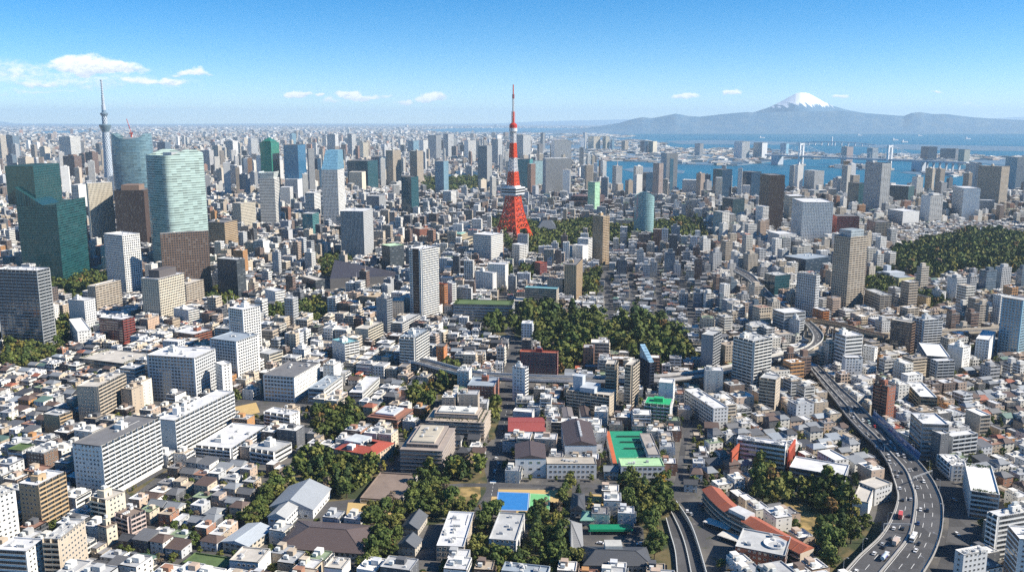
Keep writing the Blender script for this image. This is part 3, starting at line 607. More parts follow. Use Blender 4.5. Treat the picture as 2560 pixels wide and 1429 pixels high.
HERO = """
apartment_block|white slab|long white balcony slab with stair tower on its left end, bottom left|262,1252,1114|180/1101|396/1043|white|d|GB|pu
apartment_block|grey ended slab|long white balcony slab with dark grey end wall, behind the other white slab|441,1147,1050|393/1045|582/977|white|l|XB|ptu
apartment_block|white terrace wing|five storey white balcony wing with long grey roof beside the tree strip|579,1153,1120|488/1111|666/1022|white|l|BB|pu
apartment_block|white corner block|white six storey block with dark roof panels closing the terrace wing|729,1081,1037|661/1027|749/1018|white|l|BG|u
apartment_block|tan slab tower|tan twelve storey slab with orange balconies, nearest the left edge|104,1332,1212|46/1206|160/1170|tan|l|GB|pu
apartment_block|greige block|greige block with small scattered windows in the bottom left corner|160,1462,1346|108/1341|212/1296|beige|g|BG|uu
apartment_block|blue white block|white flat roofed block with strip windows cut by the bottom left corner|76,1480,1376|-12/1371|108/1340|white|l|NG|u
apartment_block|white edge block|white balcony block at the left edge beside the tan slab|-28,1395,1252|-70/1246|38/1222|white|g|GG|u
apartment_block|cream stepped block|cream apartment house with open roof terrace beside the tan slab|275,1330,1248|227/1240|312/1222|cream|c|BG|p
apartment_block|cream small block|small cream four storey block in front of the cream terrace house|270,1366,1318|243/1311|292/1302|cream|b|GG|p
apartment_block|pink stepped block|pinkish stepped apartment house with several small balconies, facing the dark roofed houses|327,1345,1290|290/1280|360/1266|pink|b|BB|u
apartment_block|brown left block|plain brown six storey block behind the tan slab|115,1188,1132|64/1126|144/1110|brown|g|GG|u
apartment_block|green roof block|white block with a grass roof near the left edge|60,1178,1125|18/1121|88/1111|lgrey|v|NG|
apartment_block|yellow balcony block|small block with yellow tan balconies and dark left wall|150,1088,1038|108/1033|177/1025|tan|g|XB|u
apartment_block|greige tower|greige fourteen storey slab with cream balconies above the small white houses|250,1060,966|191/960|311/931|beige|c|GB|pu
office_tower|slate glass tower|slate glass tower with pale floor lines at the left edge|111,868,676|-14/672|124/651|lgrey|l|RR|uu
apartment_block|grey panel block|white twelve storey block with a blank grey panel on its left wall|217,828,751|170/748|238/741|lgrey|l|XG|p
apartment_block|beige balcony slab|beige slab with rows of dark balconies behind the grey panelled block|245,792,715|218/710|302/694|beige|c|GB|u
apartment_tower|white corner tower|white tower with chamfered glass corner and paired windows, front of the dark brown tower|319,752,588|259/583|349/577|white|w|PP|u
hotel|cream hotel|cream hotel with rows of small windows and a dark rooftop box|405,814,697|352/690|460/681|cream|l|GP|D
office_tower|brown grid tower|brown office tower with a regular grid of square windows|413,752,583|400/578|521/576|brown|g|XP|u
apartment_tower|black grid tower|black tower striped with white balcony lines|597,749,649|542/645|612/643|slate|g|VB|u
apartment_block|beige lattice block|beige block with square openings right of the cream hotel|469,772,710|460/708|509/699|beige|c|GB|p
apartment_block|red brown block|red brown block with an orange lit side below the cream hotel|310,861,798|247/792|334/793|red|l|NB|u
apartment_block|peach block|peach coloured block with few windows below the cream hotel|372,838,797|348/794|397/787|peach|c|GG|p
house|white cube block|small white cube with square windows beside the slate glass tower|197,869,828|172/824|228/826|white|w|GG|
apartment_block|orange brick block|orange brick balcony block next to the white cube|251,861,834|227/831|277/826|orange|g|GB|
apartment_block|white twin block|narrow white block with a blue grey side right of the cream hotel|472,820,775|433/769|497/769|white|l|GB|p
apartment_block|brick balcony block|red brick block with balconies in front of the tall white tower|487,871,835|435/828|527/818|brick|l|NB|p
apartment_tower|white grid tower|tall white grid tower with a dark blue left side, centre left|614,900,774|570/768|650/762|white|l|PP|p
apartment_block|white grid annex|white grid block stepping down in front of the tall white grid tower|597,964,853|524/845|646/836|white|n|PP|u
hospital|grey grid hospital|wide grey grid hospital block with a white roof house, left of centre|493,1008,894|366/886|538/874|lgrey|l|PP|pu
apartment_block|thin white block|thin white block tucked behind the grey grid hospital|560,1004,912|538/905|578/893|white|w|GG|
office_block|terraced garden block|low beige block with planted roof terraces left of the hospital|313,933,908|196/894|382/878|beige|c|NN|gu
office_block|grey roofed office|white office with a wide dark grey roof and strip windows|738,1006,942|657/936|799/905|white|d|PG|u
office_block|terrace school|white school block with cluttered blue grey roof beside the grey roofed office|811,1012,972|770/966|856/938|off|n|NP|uu
office_block|pale long school|pale long school block with plain light roof|907,1006,981|872/977|949/941|off|l|NP|p
apartment_block|curved balcony block|white block with curved balconies and a teal roof patch|862,918,858|830/857|896/851|white|t|GB|p
apartment_block|cream slab|cream block with blank left wall behind the red awning|919,875,822|887/819|955/804|cream|c|XB|p
apartment_block|white mid block|white block with square windows left of the curved balcony block|762,910,873|731/876|776/866|white|l|GG|p
apartment_block|white rear block|plain white block directly behind the curved balcony block|797,893,854|775/850|808/848|white|l|GG|
apartment_block|cream low block|low cream block beside the tall white grid annex|675,922,885|643/876|707/874|cream|g|GN|
apartment_block|sloped balcony block|white block with stepped sloping balconies, left foot of the striped tower|1004,842,808|978/808|1048/784|off|g|NB|p
apartment_tower|grey balcony tower|grey fourteen storey balcony tower in front of the small white houses, centre|1038,936,843|999/842|1070/830|off|n|BB|pu
apartment_block|white slim block|slim white block right of the grey balcony tower|1082,907,863|1060/860|1092/857|white|l|NG|
apartment_block|orange cube block|small orange brick block right of the grey balcony tower|1110,913,865|1090/864|1118/861|orange|d|GG|
apartment_tower|grey thin tower|thin dark grey tower left of the brown striped tower|967,843,746|940/743|978/740|mgrey|g|GB|p
apartment_block|beige rear annex|beige low block joining the thin dark grey tower|1010,805,752|979/752|1014/740|beige|c|GG|
apartment_tower|brown striped tower|white tower with one dark brown vertical stripe, centre|1057,806,623|1024/617|1094/615|white|l|BB|Su
apartment_block|orange red tower|bright orange red balcony block behind the brown striped tower|1112,779,710|1092/707|1119/707|orange|r|BB|
apartment_block|white curved slab|white block with curved balconies beside the orange red block|1131,772,708|1118/705|1141/700|white|l|GB|
office_block|roof garden office|long low grey office with a planted roof, centre|1281,806,762|1133/760|1287/757|grey|v|NN|g
apartment_block|white window block|white apartment block with rows of small windows below the red tower|1232,740,682|1188/676|1242/678|white|l|GG|p
apartment_block|pale window block|pale tall block right of the white apartment block, below the red tower|1263,725,661|1220/659|1271/656|white|l|GG|
apartment_block|dark red terrace block|dark red stepped block near the park trees below the red tower|1350,703,657|1336/658|1368/655|red|r|NN|
institute|blue roofed institute|beige tiered institute building with a blue roof|1391,782,722|1312/718|1397/712|beige|t|NP|
office_block|beige plinth block|wide beige block at the foot of the blue roofed institute|1392,785,755|1283/752|1398/748|beige|c|NN|
apartment_tower|tan balcony tower|tan tower with grey left wall right of the blue roofed institute|1440,757,662|1411/664|1457/659|tan|d|GB|pu
office_block|grey beige rear block|grey beige block between the institute and the tan balcony tower|1406,752,698|1368/695|1409/693|beige|c|GG|
apartment_block|dark red block|dark red apartment block of two bays at the wood's edge|1393,944,882|1299/882|1396/876|red|r|PP|pp
apartment_tower|white needle block|slim white tower in front of the dark red block|1309,1004,919|1281/915|1318/905|white|l|GB|p
apartment_block|beige terrace slab|broad beige balcony block with a grey rooftop slab|1524,1042,988|1417/989|1541/970|beige|c|BG|P
apartment_tower|slim beige tower|slim beige tower behind the broad beige balcony block|1536,1013,910|1514/909|1543/904|beige|c|BB|
apartment_tower|zigzag tower|slim beige tower with zigzag balconies, middle of a row of three|1576,1033,912|1563/914|1596/914|beige|c|BB|
apartment_tower|blue wedge tower|slim dark blue tower with a sloping glass top|1620,998,905|1599/890|1625/899|navy|n|BB|W
apartment_tower|grey wall tower|grey brown tower with a blank left wall by the wood's right end|1777,932,838|1754/834|1801/827|mgrey|g|XB|
apartment_block|green framed block|block with green balcony frames and a green top|1674,1064,1012|1611/1010|1682/1003|lgrey|g|BG|G
apartment_block|white green top tower|white tower with a green crest behind the green framed block|1681,1034,957|1647/954|1688/946|white|w|XG|
apartment_block|white frame slab|long slab with white grid frames and a cluttered grey roof|1782,1072,1020|1711/972|1821/1018|lgrey|l|PG|uu
apartment_tower|zigzag white tower|broad grey white apartment tower with zigzag balconies, right of centre|1878,987,852|1836/850|1929/843|off|g|BB|pu
apartment_tower|cream side tower|dark balcony tower with a cream right wall below the zigzag tower|1936,1036,948|1900/942|1952/941|beige|g|BG|
apartment_block|white rail block|white block facing the curved expressway|1996,856,800|1966/792|2011/797|lgrey|l|GN|p
office_block|blue grey rail block|grey office slab behind the white block at the expressway curve|1957,850,782|1933/763|1969/782|grey|l|NN|
office_tower|blue white tower|blue white tower with grid facade by the expressway curve|2034,800,688|1993/680|2051/680|lgrey|g|PP|u
office_block|dark glass block|dark glass block with red roof equipment left of the blue white tower|1935,742,688|1912/680|1975/685|dteal|g|CC|u
apartment_tower|big beige tower|very tall beige tower with a glass penthouse, right|2114,780,592|2086/582|2171/588|beige|g|PB|Q
office_block|blue glass block|low blue glass block with rounded corners left of the big beige tower|2012,694,648|1960/634|2079/640|dblue|n|NN|u
apartment_block|beige brick slab|beige brown block right of the foot of the big beige tower|2197,792,737|2162/722|2230/737|beige|g|NB|u
apartment_block|orange side slab|small grey block with an orange wall near the expressway junction|2055,812,776|2032/768|2072/772|orange|l|GB|
apartment_block|orange side rear|dark block with an orange end wall among the eastern houses|2313,787,742|2288/735|2327/738|gold|d|BG|
apartment_block|white east block|white block with dark windows beside the orange ended block|2352,763,728|2330/722|2366/726|white|l|GG|p
apartment_tower|brown orange slab|dark brown slab with an orange lit right side, right|2270,896,806|2228/798|2287/800|brown|c|NB|
apartment_tower|pale blue tower|pale blue white tower next to the brown orange slab|2302,890,800|2284/794|2356/797|lgrey|g|BB|p
apartment_tower|right edge tower|tall pale glass tower on the right edge|2542,900,750|2506/742|2580/745|sky|g|PP|
office_block|white bay block|white block with wide strip windows at the expressway junction|2108,936,840|2088/834|2158/836|white|l|NN|p
apartment_block|white front block|white block standing in front of the strip windowed block|2110,956,893|2106/892|2158/893|white|l|XG|
apartment_block|white gable block|tall white block with a narrow front right of the strip windowed block|2183,925,868|2158/862|2195/866|white|w|GG|
apartment_block|brick slab block|red brick apartment slab beside the expressway, right|2215,1058,966|2186/956|2240/966|brick|d|BG|p
apartment_block|tan frame block|tan balcony block with a white roof right of the brick slab|2296,1042,990|2266/975|2343/992|tan|w|BB|u
apartment_block|white corner house|white block with strip windows behind the brick slab|2266,985,938|2253/928|2308/942|white|w|XG|
apartment_block|grey twin block|grey block with stacked balconies in the eastern quarter|2312,950,888|2297/878|2376/892|mgrey|w|BN|
apartment_block|grey stepped block|grey stepped balcony block in front of the stacked one|2337,968,902|2330/893|2386/900|grey|l|BB|
apartment_block|white far east block|white block with shaded left side in the eastern quarter|2402,930,868|2370/860|2428/870|white|w|XG|p
apartment_block|white plain tower|plain white tower with few windows near the right edge|2468,912,850|2440/846|2490/848|white|l|GX|
office_block|blue glass office|blue grey office with floor lines beside the expressway|2298,1158,1058|2277/1034|2373/1060|mgrey|l|NN|u
apartment_block|dark front block|dark grey block in front of the blue grey office|2345,1170,1084|2322/1066|2374/1088|dgrey|l|GG|
apartment_block|grey brace block|grey block with white braced balconies right of the dark grey block|2374,1150,1090|2362/1078|2442/1082|lgrey|l|XB|
apartment_block|greige east block|greige block with a dark left wall right of the blue grey office|2446,1095,1038|2415/1008|2478/1036|beige|w|XN|
apartment_block|white stair block|white block with cluttered roof right of the expressway barrier|2376,1202,1163|2347/1152|2425/1164|white|w|BG|uu
apartment_block|greige terrace house|greige block with roof garden and corner balconies, lower right|2420,1292,1225|2412/1212|2500/1242|off|w|GN|g
apartment_block|white curved terrace|white block with a green roof terrace, lower right corner|2486,1400,1290|2472/1272|2575/1312|white|l|BN|pu
apartment_block|white corner tower block|white block with small windows cut by the lower right corner|2535,1470,1345|2520/1312|2620/1350|white|w|NG|u
apartment_block|pale lower block|pale block with pipes on its roof, bottom right by the expressway|2398,1500,1385|2388/1372|2470/1420|lgrey|w|GG|uu
apartment_block|roof pipe block|grey roofed block with pipes and ducts along its roof, bottom centre|1160,1405,1365|1091/1362|1186/1268|beige|l|GG|uuu
apartment_block|white four storey school|white four storey block with stepped roof terraces left of the red roofed hall|688,1161,1128|626/1118|729/1092|white|g|BN|p
house|white low villa|large low white flat roofed villa among trees|1000,1264,1250|900/1243|1044/1188|white|b|NN|
office_block|white bottom block|white block with a worn beige roof cut by the bottom edge|648,1455,1404|573/1398|676/1366|white|c|GX|u
office_block|white stair block bottom|white stair tower block with pergola roof at the bottom edge|857,1475,1420|810/1415|876/1379|white|c|XX|u
office_block|pale bottom roof|wide pale blue roof cut by the bottom edge, centre|1368,1490,1436|957/1432|1376/1412|white|n|NN|uuu
house|grass roof house|low white house with a grass roof at the bottom edge|560,1440,1420|455/1404|590/1388|white|v|NG|
house|white garden house|white modern house with square windows near the expressway garden|2085,1190,1150|2044/1143|2122/1150|white|w|GG|
office_block|long dark front house|long grey roofed house with a dark front above the dry garden|2110,1226,1190|1974/1184|2124/1178|mgrey|l|NX|
apartment_block|beige roof block|white block with a pinkish flat roof against the expressway barrier|2185,1264,1220|2147/1212|2231/1206|lgrey|c|GG|
house|white blind house|tall narrow white house without windows beside the expressway trees|2168,1296,1255|2132/1248|2190/1245|white|c|XX|
office_block|cable roof office|white office with a cluttered roof between red wall panels|1960,1180,1113|1842/1110|1968/1090|white|l|NX|uuu
apartment_block|brick office north|red brick block with blue grey roof along the central street|1235,1010,965|1168/962|1248/925|brick|n|GG|p
house|white shed house|white flat roofed house behind the red roofed hall|1330,1056,1030|1282/1026|1336/1014|lgrey|w|XX|
apartment_block|grey modern house|grey modern house with recessed roof terraces left of the temple|1290,1395,1350|1222/1345|1312/1310|lgrey|g|GX|u
apartment_block|brown dish block|brown block carrying a round white dish at the bottom right|1960,1440,1388|1838/1384|1978/1352|brick|g|GN|u
house|white curtain house|small white house with a dark roof patch by the ramp|1880,1400,1372|1862/1368|1915/1360|white|l|XX|
office_block|white hall block|white sharp roofed block between two slim towers by the wood|1530,870,845|1520/842|1560/838|white|l|GG|
house|white pyramid house|white roofed pavilion inside the wood|1570,868,852|1530/848|1594/856|lgrey|w|XX|
office_block|dark low office|dark curved glass office in front of the sloping dark roof|790,730,700|755/690|812/702|slate|c|NN|
apartment_block|white angular block|white angular block left of the courtyard hotel|690,770,728|662/722|712/718|white|l|XN|
office_block|yellow museum|long pale yellow museum block with a blue grey roof before the eastern woods|2246,714,694|2184/664|2388/688|yel|n|XX|P
apartment_tower|port tower a|grey tower leftmost of the port cluster behind the white chimney|1462,374,331|1457|1468|lgrey|d|CV|F
apartment_tower|port tower b|dark and beige tower pair second in the port cluster behind the chimney|1484,374,341|1470|1501|cream|d|CV|F
apartment_tower|port tower c|beige tower third in the port cluster behind the chimney|1514,374,341|1507|1524|cream|d|VV|F
apartment_tower|port tower d|small blue grey tower fourth in the port cluster behind the chimney|1530,374,349|1526|1536|sky|d|CV|F
apartment_tower|port tower e|short beige tower at the right end of the port cluster|1562,377,352|1554|1571|beige|d|VV|F
office_tower|port navy tower|navy block on the port land left of two pale slabs|1611,384,352|1601|1620|dblue|d|CC|F
apartment_tower|port pale slabs|two pale slabs right beside the navy block on the port land|1632,384,353|1621|1643|cream|d|VX|F
office_tower|port lone block|lone grey block on the port land left of the long bridge|1749,391,359|1737|1759|mgrey|d|CV|F
apartment_tower|port west pair|dark and pale tower pair left of the suspension bridge|1856,398,354|1836|1875|lgrey|d|CV|F
apartment_tower|port wide slab|broad pale slab tower left of the first bridge portal|1906,398,357|1884|1919|lgrey|d|VX|F
office_tower|port blue slab|blue grey slab just left of the first bridge portal|1966,389,359|1951|1973|sky|d|CC|F
office_block|island beige block|beige block with a stepped top on the small island|2118,412,367|2104|2134|pink|c|XX|pF
office_block|island grey block|grey block with a stepped top left of the second bridge portal|2182,408,370|2168|2196|grey|l|XX|pF
office_tower|port navy pair|navy and pale tower pair right of the second bridge portal|2323,402,367|2303|2344|dblue|d|CX|F
office_block|port dark slab|long dark slab right of the navy and pale pair|2390,399,372|2351|2398|dgrey|d|CC|F
apartment_tower|port east slab|pale slab tower at the right end of the port|2412,412,374|2397|2426|cream|d|VX|F
office_tower|beige fin tower|beige tower with vertical window lines between the green and dark brown towers|234,632,458|214|280|cream|l|XV|F
office_tower|white louvre tower|white tower with dark louvre strip behind the beige fin tower|204,560,462|178|221|off|l|NX|F
office_tower|dark brown tower|dark brown office tower with a box on top|371,632,475|284|379|dbrown|d|VX|DF
apartment_tower|cream crown tower|cream gold tower with a stepped crown, left of the round topped tower|606,592,508|580|638|cream|c|PP|pF
apartment_tower|tan grid tower|tan tower with a dark left side and slanted roof, behind the brown grid tower|566,640,556|518|593|tan|d|NN|pF
office_tower|round topped tower|pale tower with stacked floor bands and a winged glass crown|692,577,446|647|698|off|l|NN|KF
office_tower|green pointed tower|dark green tower with a pointed roof|684,500,356|649|697|green|d|CC|TF
office_tower|blue glass tower|broad blue glass tower, left of centre|750,500,362|708|763|blue|d|CC|F
office_tower|dark slab tower|narrow dark and cream tower right of the blue glass tower|775,480,372|767|785|mgrey|l|NN|F
office_tower|black slab tower|narrow black tower beside the white blue topped tower|796,470,396|782|802|dblue|d|CC|F
office_tower|blue topped tower|white grid tower whose sloping top is blue glass|849,576,424|803|860|white|l|PV|YF
office_tower|pale office tower|pale plain tower below the blue glass tower|746,502,448|712|757|lgrey|l|VX|F
office_tower|white ribbed tower|white ribbed tower behind the round topped tower|727,528,468|700|732|white|l|VV|F
office_tower|white stripe tower|white striped tower left of the blue topped tower|788,556,482|762|801|white|l|NN|F
office_tower|teal block|teal green glass tower with white corner lines|784,612,534|755|797|teal|g|CN|F
office_tower|grey fin office|large grey office tower with dark vertical windows, centre left|912,654,528|850|932|grey|l|VG|uF
office_tower|black teal tower|black teal glass tower, left of the red tower|1030,550,442|1003|1046|dteal|d|CC|F
apartment_tower|grey twin west|western of two grey beige twin towers left of the red tower|984,470,376|964|1002|beige|g|PP|pF
apartment_tower|grey twin east|eastern of two grey beige twin towers left of the red tower|1044,470,377|1024|1058|beige|g|PP|pF
office_tower|dark wide slab|wide dark teal slab right of the blue topped tower|921,478,402|868|944|dteal|d|CC|F
office_tower|dark wide rear|dark teal slab half hidden by the grey twin towers|950,456,392|928|966|dblue|d|CC|F
apartment_block|beige office pair|beige pair of office blocks in front of the wide dark slab|906,482,430|872|914|cream|c|VX|F
apartment_tower|blue grey tower|blue grey tower by the canal|1110,486,403|1087|1121|sky|g|PP|F
office_tower|grey tall tower|tall grey tower just left of the red tower|1218,478,364|1194|1230|grey|g|NN|F
apartment_tower|grey far slab|tall grey slab alone in the far city, left of centre|881,394,335|868|889|lgrey|d|VV|F
apartment_tower|beige far slab|beige and dark slab pair in the far city, left of centre|909,402,356|896|921|cream|d|CV|F
apartment_tower|dark far tower|dark grey tower leftmost of the canal side cluster|1091,402,338|1070|1103|mgrey|d|CV|F
apartment_tower|pale far tower|pale ribbed tower in the canal side cluster|1121,396,335|1108|1134|lgrey|d|VV|F
apartment_tower|white far tower|white tower in the canal side cluster nearest the red tower|1171,402,351|1160|1190|white|d|XV|F
apartment_tower|teal far tower|teal grey tower leftmost at the canal bend|1034,384,352|1019|1047|sky|d|VV|F
apartment_tower|white bend tower|white tower at the canal bend behind the eastern twin|1059,390,350|1048|1070|white|d|XV|F
apartment_tower|grey west slab|grey and beige slab pair in the far city beside the green pointed tower|630,400,346|620|644|lgrey|d|CV|F
apartment_tower|thin far tower|thin glass topped tower in the far city behind the blue glass tower|731,372,333|724|740|sky|d|CV|F
office_block|grey brown block|grey brown office with a red lamp on top, left of the black teal tower|949,542,490|916|964|mgrey|g|NG|F
office_block|white stripe block|white block with dark stripes left of the red tower|1128,526,478|1107|1141|white|l|NN|F
office_block|brown office|brown office block with dark upper storey left of the red tower|1206,545,505|1174|1221|brown|d|PP|F
apartment_block|brick park block|brick and beige block near the long white ministry building|1050,610,572|1033|1081|brick|c|GG|pF
office_tower|banded oval office|banded glass office with a green roof, centre|976,682,615|954|1010|slate|m|NN|F
office_block|long pale ministry|long pale grey office block across the red tower's foot|1250,600,578|1128|1258|cream|l|VV|F
office_block|white stepped office|white stepped office block left of the red tower's legs|1228,662,588|1183|1258|white|l|NP|uF
apartment_tower|grey curved west|pale slab tower left behind the red tower|1245,420,348|1228|1256|lgrey|d|VV|F
apartment_tower|grey curved east|pale twisted twin slab right behind the red tower|1308,402,337|1288|1327|lgrey|d|VV|F
apartment_tower|lone far tower|lone grey tower standing by the far water right of the red tower|1357,378,332|1351|1363|mgrey|d|VV|F
office_tower|framed grey tower|grey tower with a dark stripe face in a pale frame|1386,425,351|1378|1428|lgrey|d|CN|F
office_tower|big grey slab|large grey ribbed slab right of the red tower|1364,492,396|1357|1428|grey|l|XV|F
office_tower|teal glass slab|teal glass office behind the red tower's right side|1324,480,398|1292|1332|teal|d|CC|F
office_tower|pale glass slab|pale glass office right of the teal glass office|1336,470,402|1331|1358|pale|d|CC|F
office_tower|white striped office|white striped office at the bay end beside the white chimney|1475,460,414|1452|1487|white|l|VN|F
office_tower|antenna tower|grey tower with a rooftop antenna near the bay shore|1539,492,415|1531|1556|lgrey|g|VN|MF
office_tower|navy shore tower|dark navy glass tower left of the pinkish shore tower|1614,488,432|1599|1635|dblue|d|CC|F
apartment_tower|pinkish shore tower|pinkish beige tower in front of the notched grey one|1645,512,408|1633|1659|pink|c|PB|F
office_tower|notched grey tower|tall grey tower with a blue glass slot|1664,482,383|1653|1695|grey|g|XN|ZF
office_block|white sloped office|white office with sloping roof on the bay shore|1739,490,450|1706|1747|white|w|PX|F
office_tower|navy bay tower|dark blue tower west of the dark brown bay tower, nearest the water|1803,502,424|1783|1831|dblue|d|CC|F
office_tower|navy second tower|dark blue tower just left of the dark brown bay tower|1879,502,430|1853|1904|dblue|d|CC|F
office_tower|dark brown bay tower|tall dark reddish brown tower in front of the bay|1925,582,438|1901|1963|dbrown|d|VG|F
apartment_tower|grey bay tower|grey white grid tower standing alone against the bay|2037,486,427|2011|2061|lgrey|g|PP|F
office_tower|white mesh tower|broad white tower with a fine mesh of windows, right|2008,622,505|1981|2084|white|l|PG|uF
office_block|beige rear office|beige striped office behind the white mesh tower|1975,567,490|1961|2012|cream|l|NN|F
office_tower|dark red edge tower|dark red and black office between the white mesh and big beige towers|2093,620,540|2080|2149|red|d|XN|F
apartment_tower|tall pale tower|very tall pale tower in front of the suspension bridge|2206,548,408|2164|2229|lgrey|d|BB|pF
office_tower|dark teal east|dark teal office left of the very tall pale tower|2148,535,458|2121|2167|dteal|d|CC|F
office_tower|dark office east|dark office with white right edge, right of the very tall pale tower|2272,520,465|2225|2287|dteal|l|NX|F
apartment_tower|greige ribbed tower|greige ribbed tower right of the white mesh tower, foot of the very tall one|2190,625,555|2168|2229|beige|d|BB|pF
office_tower|white signless tower|white tower with a striped left face near the right edge|2410,556,470|2383|2452|white|l|NX|F
apartment_tower|beige pair tower|big beige tower with a lit right edge near the right border|2505,535,416|2447|2525|beige|g|VP|pF
apartment_tower|grey border tower|grey tower cut by the right border of the picture|2545,475,393|2515|2575|lgrey|g|NN|F
apartment_tower|grey slim east|slim grey tower left of the big beige one near the right border|2440,500,407|2425|2455|lgrey|g|NN|F
office_block|grey panel office|grey plain office right of the white tower near the right border|2452,545,500|2446|2487|grey|l|XN|F
office_block|white wing office|white wing shaped office below the dark office with white edge|2258,568,528|2220|2299|white|l|NX|F
office_block|white step office|white grid office in front of the white mesh tower|1948,634,585|1920|1991|white|l|PG|F
apartment_tower|white slim east|slim white tower in front of the dark brown bay tower|1908,590,516|1890|1923|white|l|GB|F
apartment_tower|white park tower|white balcony tower right of the park woods|1804,592,530|1783|1825|white|g|BB|F
apartment_tower|tan centre tower|slim tan tower standing below the green glass tower|1506,662,540|1482|1524|tan|c|BB|pF
office_tower|green glass tower|green glass tower in front of the brown stepped block|1486,548,455|1470|1500|mint|g|CC|F
apartment_tower|white pair front|white block paired left of the slim tan tower|1456,666,614|1431|1471|white|l|GX|F
apartment_tower|white pair rear|white taller block behind the paired white block|1470,650,597|1444|1481|white|l|GB|F
apartment_tower|white leg block|white balcony block right below the red tower's near leg|1299,660,612|1280|1318|white|l|BB|F
office_block|dark east office|dark glass low office in front of the white park tower|1830,560,497|1806|1862|dteal|d|NN|F
"""
HEROES = []; DBG = False
def tube_facade(face):
    return {'G': 'G_obj', 'P': 'P_obj', 'N': 'N_obj', 'V': 'V_obj', 'B': 'B_obj', 'C': 'C_obj', 'X': 'wall_obj', 'R': 'P_obj'}[face]
_mc = {}
def cached(key, fn):
    if key not in _mc: _mc[key] = fn()
    return _mc[key]
def window_mesh(wd_, ht):
    def f():
        b = MB(); b.box(0, wd_, -.10, 0, 0, .09, 'frame', bottom=True); b.box(0, wd_, -.08, 0, ht - .08, ht, 'frame', bottom=True); b.box(0, .08, -.08, 0, .09, ht - .08, 'frame', top=''); b.box(wd_ - .08, wd_, -.08, 0, .09, ht - .08, 'frame', top='')
        b.quad((.08, -.04, .09), (wd_ - .08, -.04, .09), (wd_ - .08, -.04, ht - .08), (.08, -.04, ht - .08), 'window_glass'); return b.mesh('window')
    return cached(('w', round(wd_, 1), round(ht, 1)), f)
def band_mesh(L, ht, key=0):
    def f():
        b = MB(); b.box(0, L, -.07, 0, 0, ht, 'window_glass'); b.box(0, L, -.16, 0, -.1, 0, 'frame', bottom=True); return b.mesh('window_band')
    return cached(('b', round(L, 1), round(ht, 1), key), f)
def balcony_mesh(L, fh, dep, bay, solid=True):
    def f():
        b = MB(); b.box(0, L, -dep, 0, 0, .22, 'wall_obj', bottom=True)
        b.box(0, L, -dep, -dep + .14, .22, 1.2, 'wall_obj')
        n = max(1, round(L / bay))
        for i in range(n + 1):
            x = min(max(i * L / n, .1), L - .1); b.box(x - .1, x + .1, -dep + .14, 0, .22, fh - .02, 'wall_obj', top='')
        return b.mesh('balcony')
    return cached(('bal', round(L, 1), round(fh, 2), round(dep, 1), bay), f)
def reg(nick, root, x0, y0, h): HEROES.append((nick, *proj((x0, y0, 0)), *proj((x0, y0, h)), root, x0, y0))
def put_windows(root, items, xs):
    items.sort(key=lambda q: q[0])
    for i, (_, me, loc, rz) in enumerate(items):
        if i < 100: obj('window', me, root, loc, rz)
    if len(items) > 100:
        b = MB()
        for (_, me, loc, rz) in items[100:]:
            c, s = math.cos(rz), math.sin(rz)
            for pl in me.polygons:
                P = [me.vertices[k].co for k in pl.vertices]; P = [(loc[0] + p.x * c - p.y * s, loc[1] + p.x * s + p.y * c, loc[2] + p.z) for p in P]
                b.quad(*P, me.materials[pl.material_index].name)
        o = obj('window', b, root); o['kind'] = 'stuff'
def roof_clutter(root, w_, l_, h, n, rr, col=(.6, .6, .58)):
    for k in range(n):
        x, y = rr.uniform(-w_ * .38, w_ * .38), rr.uniform(-l_ * .38, l_ * .38); t = rr.random()
        if t < .5:
            b = MB(); sx, sy, sz = rr.uniform(.7, 1.6), rr.uniform(.6, 1.2), rr.uniform(.9, 1.8); b.box(-sx, sx, -sy, sy, 0, sz, 'metal'); b.box(-sx * .6, sx * .6, -sy * .6, sy * .6, sz, sz + .25, 'metal')
            obj('air_conditioner', b, root, (x, y, h), rr.uniform(0, .2), rr.choice([(.55, .55, .53), (.4, .41, .42), (.65, .64, .6)]))
        elif t < .8:
            b = MB(); n_ = rr.randint(2, 4)
            for i in range(n_): b.box(-1.9 + i * 1.3, -.9 + i * 1.3, -.7, .7, .25, 1.5, 'metal', bottom=True); b.box(-1.8 + i * 1.3, -1.6 + i * 1.3, -.5, .5, 0, .25, 'metal', top='')
            obj('cooling_unit', b, root, (x, y, h), rr.choice([0, 1.57]), (.62, .62, .6))
        else:
            b = MB(); b.bar((0, -w_ * .1 - 1, .35), (0, w_ * .1 + 1, .35), .18, 'metal', 6); b.bar((0, -w_ * .1 - 1, 0), (0, -w_ * .1 - 1, .35), .14, 'metal'); b.bar((0, w_ * .1 + 1, 0), (0, w_ * .1 + 1, .35), .14, 'metal')
            obj('roof_pipe', b, root, (x, y, h), rr.choice([0, 1.57]), (.5, .5, .5))
def stair_house(root, x, y, h, sx, sy, sz, col, tank=True):
    b = MB(); b.box(-sx, sx, -sy, sy, 0, sz, 'wall_obj', 'roof_obj'); b.box(-.5, .5, -sy - .06, -sy, .1, 2.1, 'carglass')
    o = obj('stair_house', b, root, (x, y, h), 0, col)
    if tank:
        t = MB(); t.box(-sx * .45, sx * .45, -sy * .45, sy * .45, .5, 2.2, 'metal', bottom=True)
        for q in ((-1, -1), (1, -1), (1, 1), (-1, 1)): t.bar((q[0] * sx * .4, q[1] * sy * .4, 0), (q[0] * sx * .4, q[1] * sy * .4, .5), .1, 'metal')
        obj('water_tank', t, o, (0, 0, sz), 0, (.6, .62, .6))
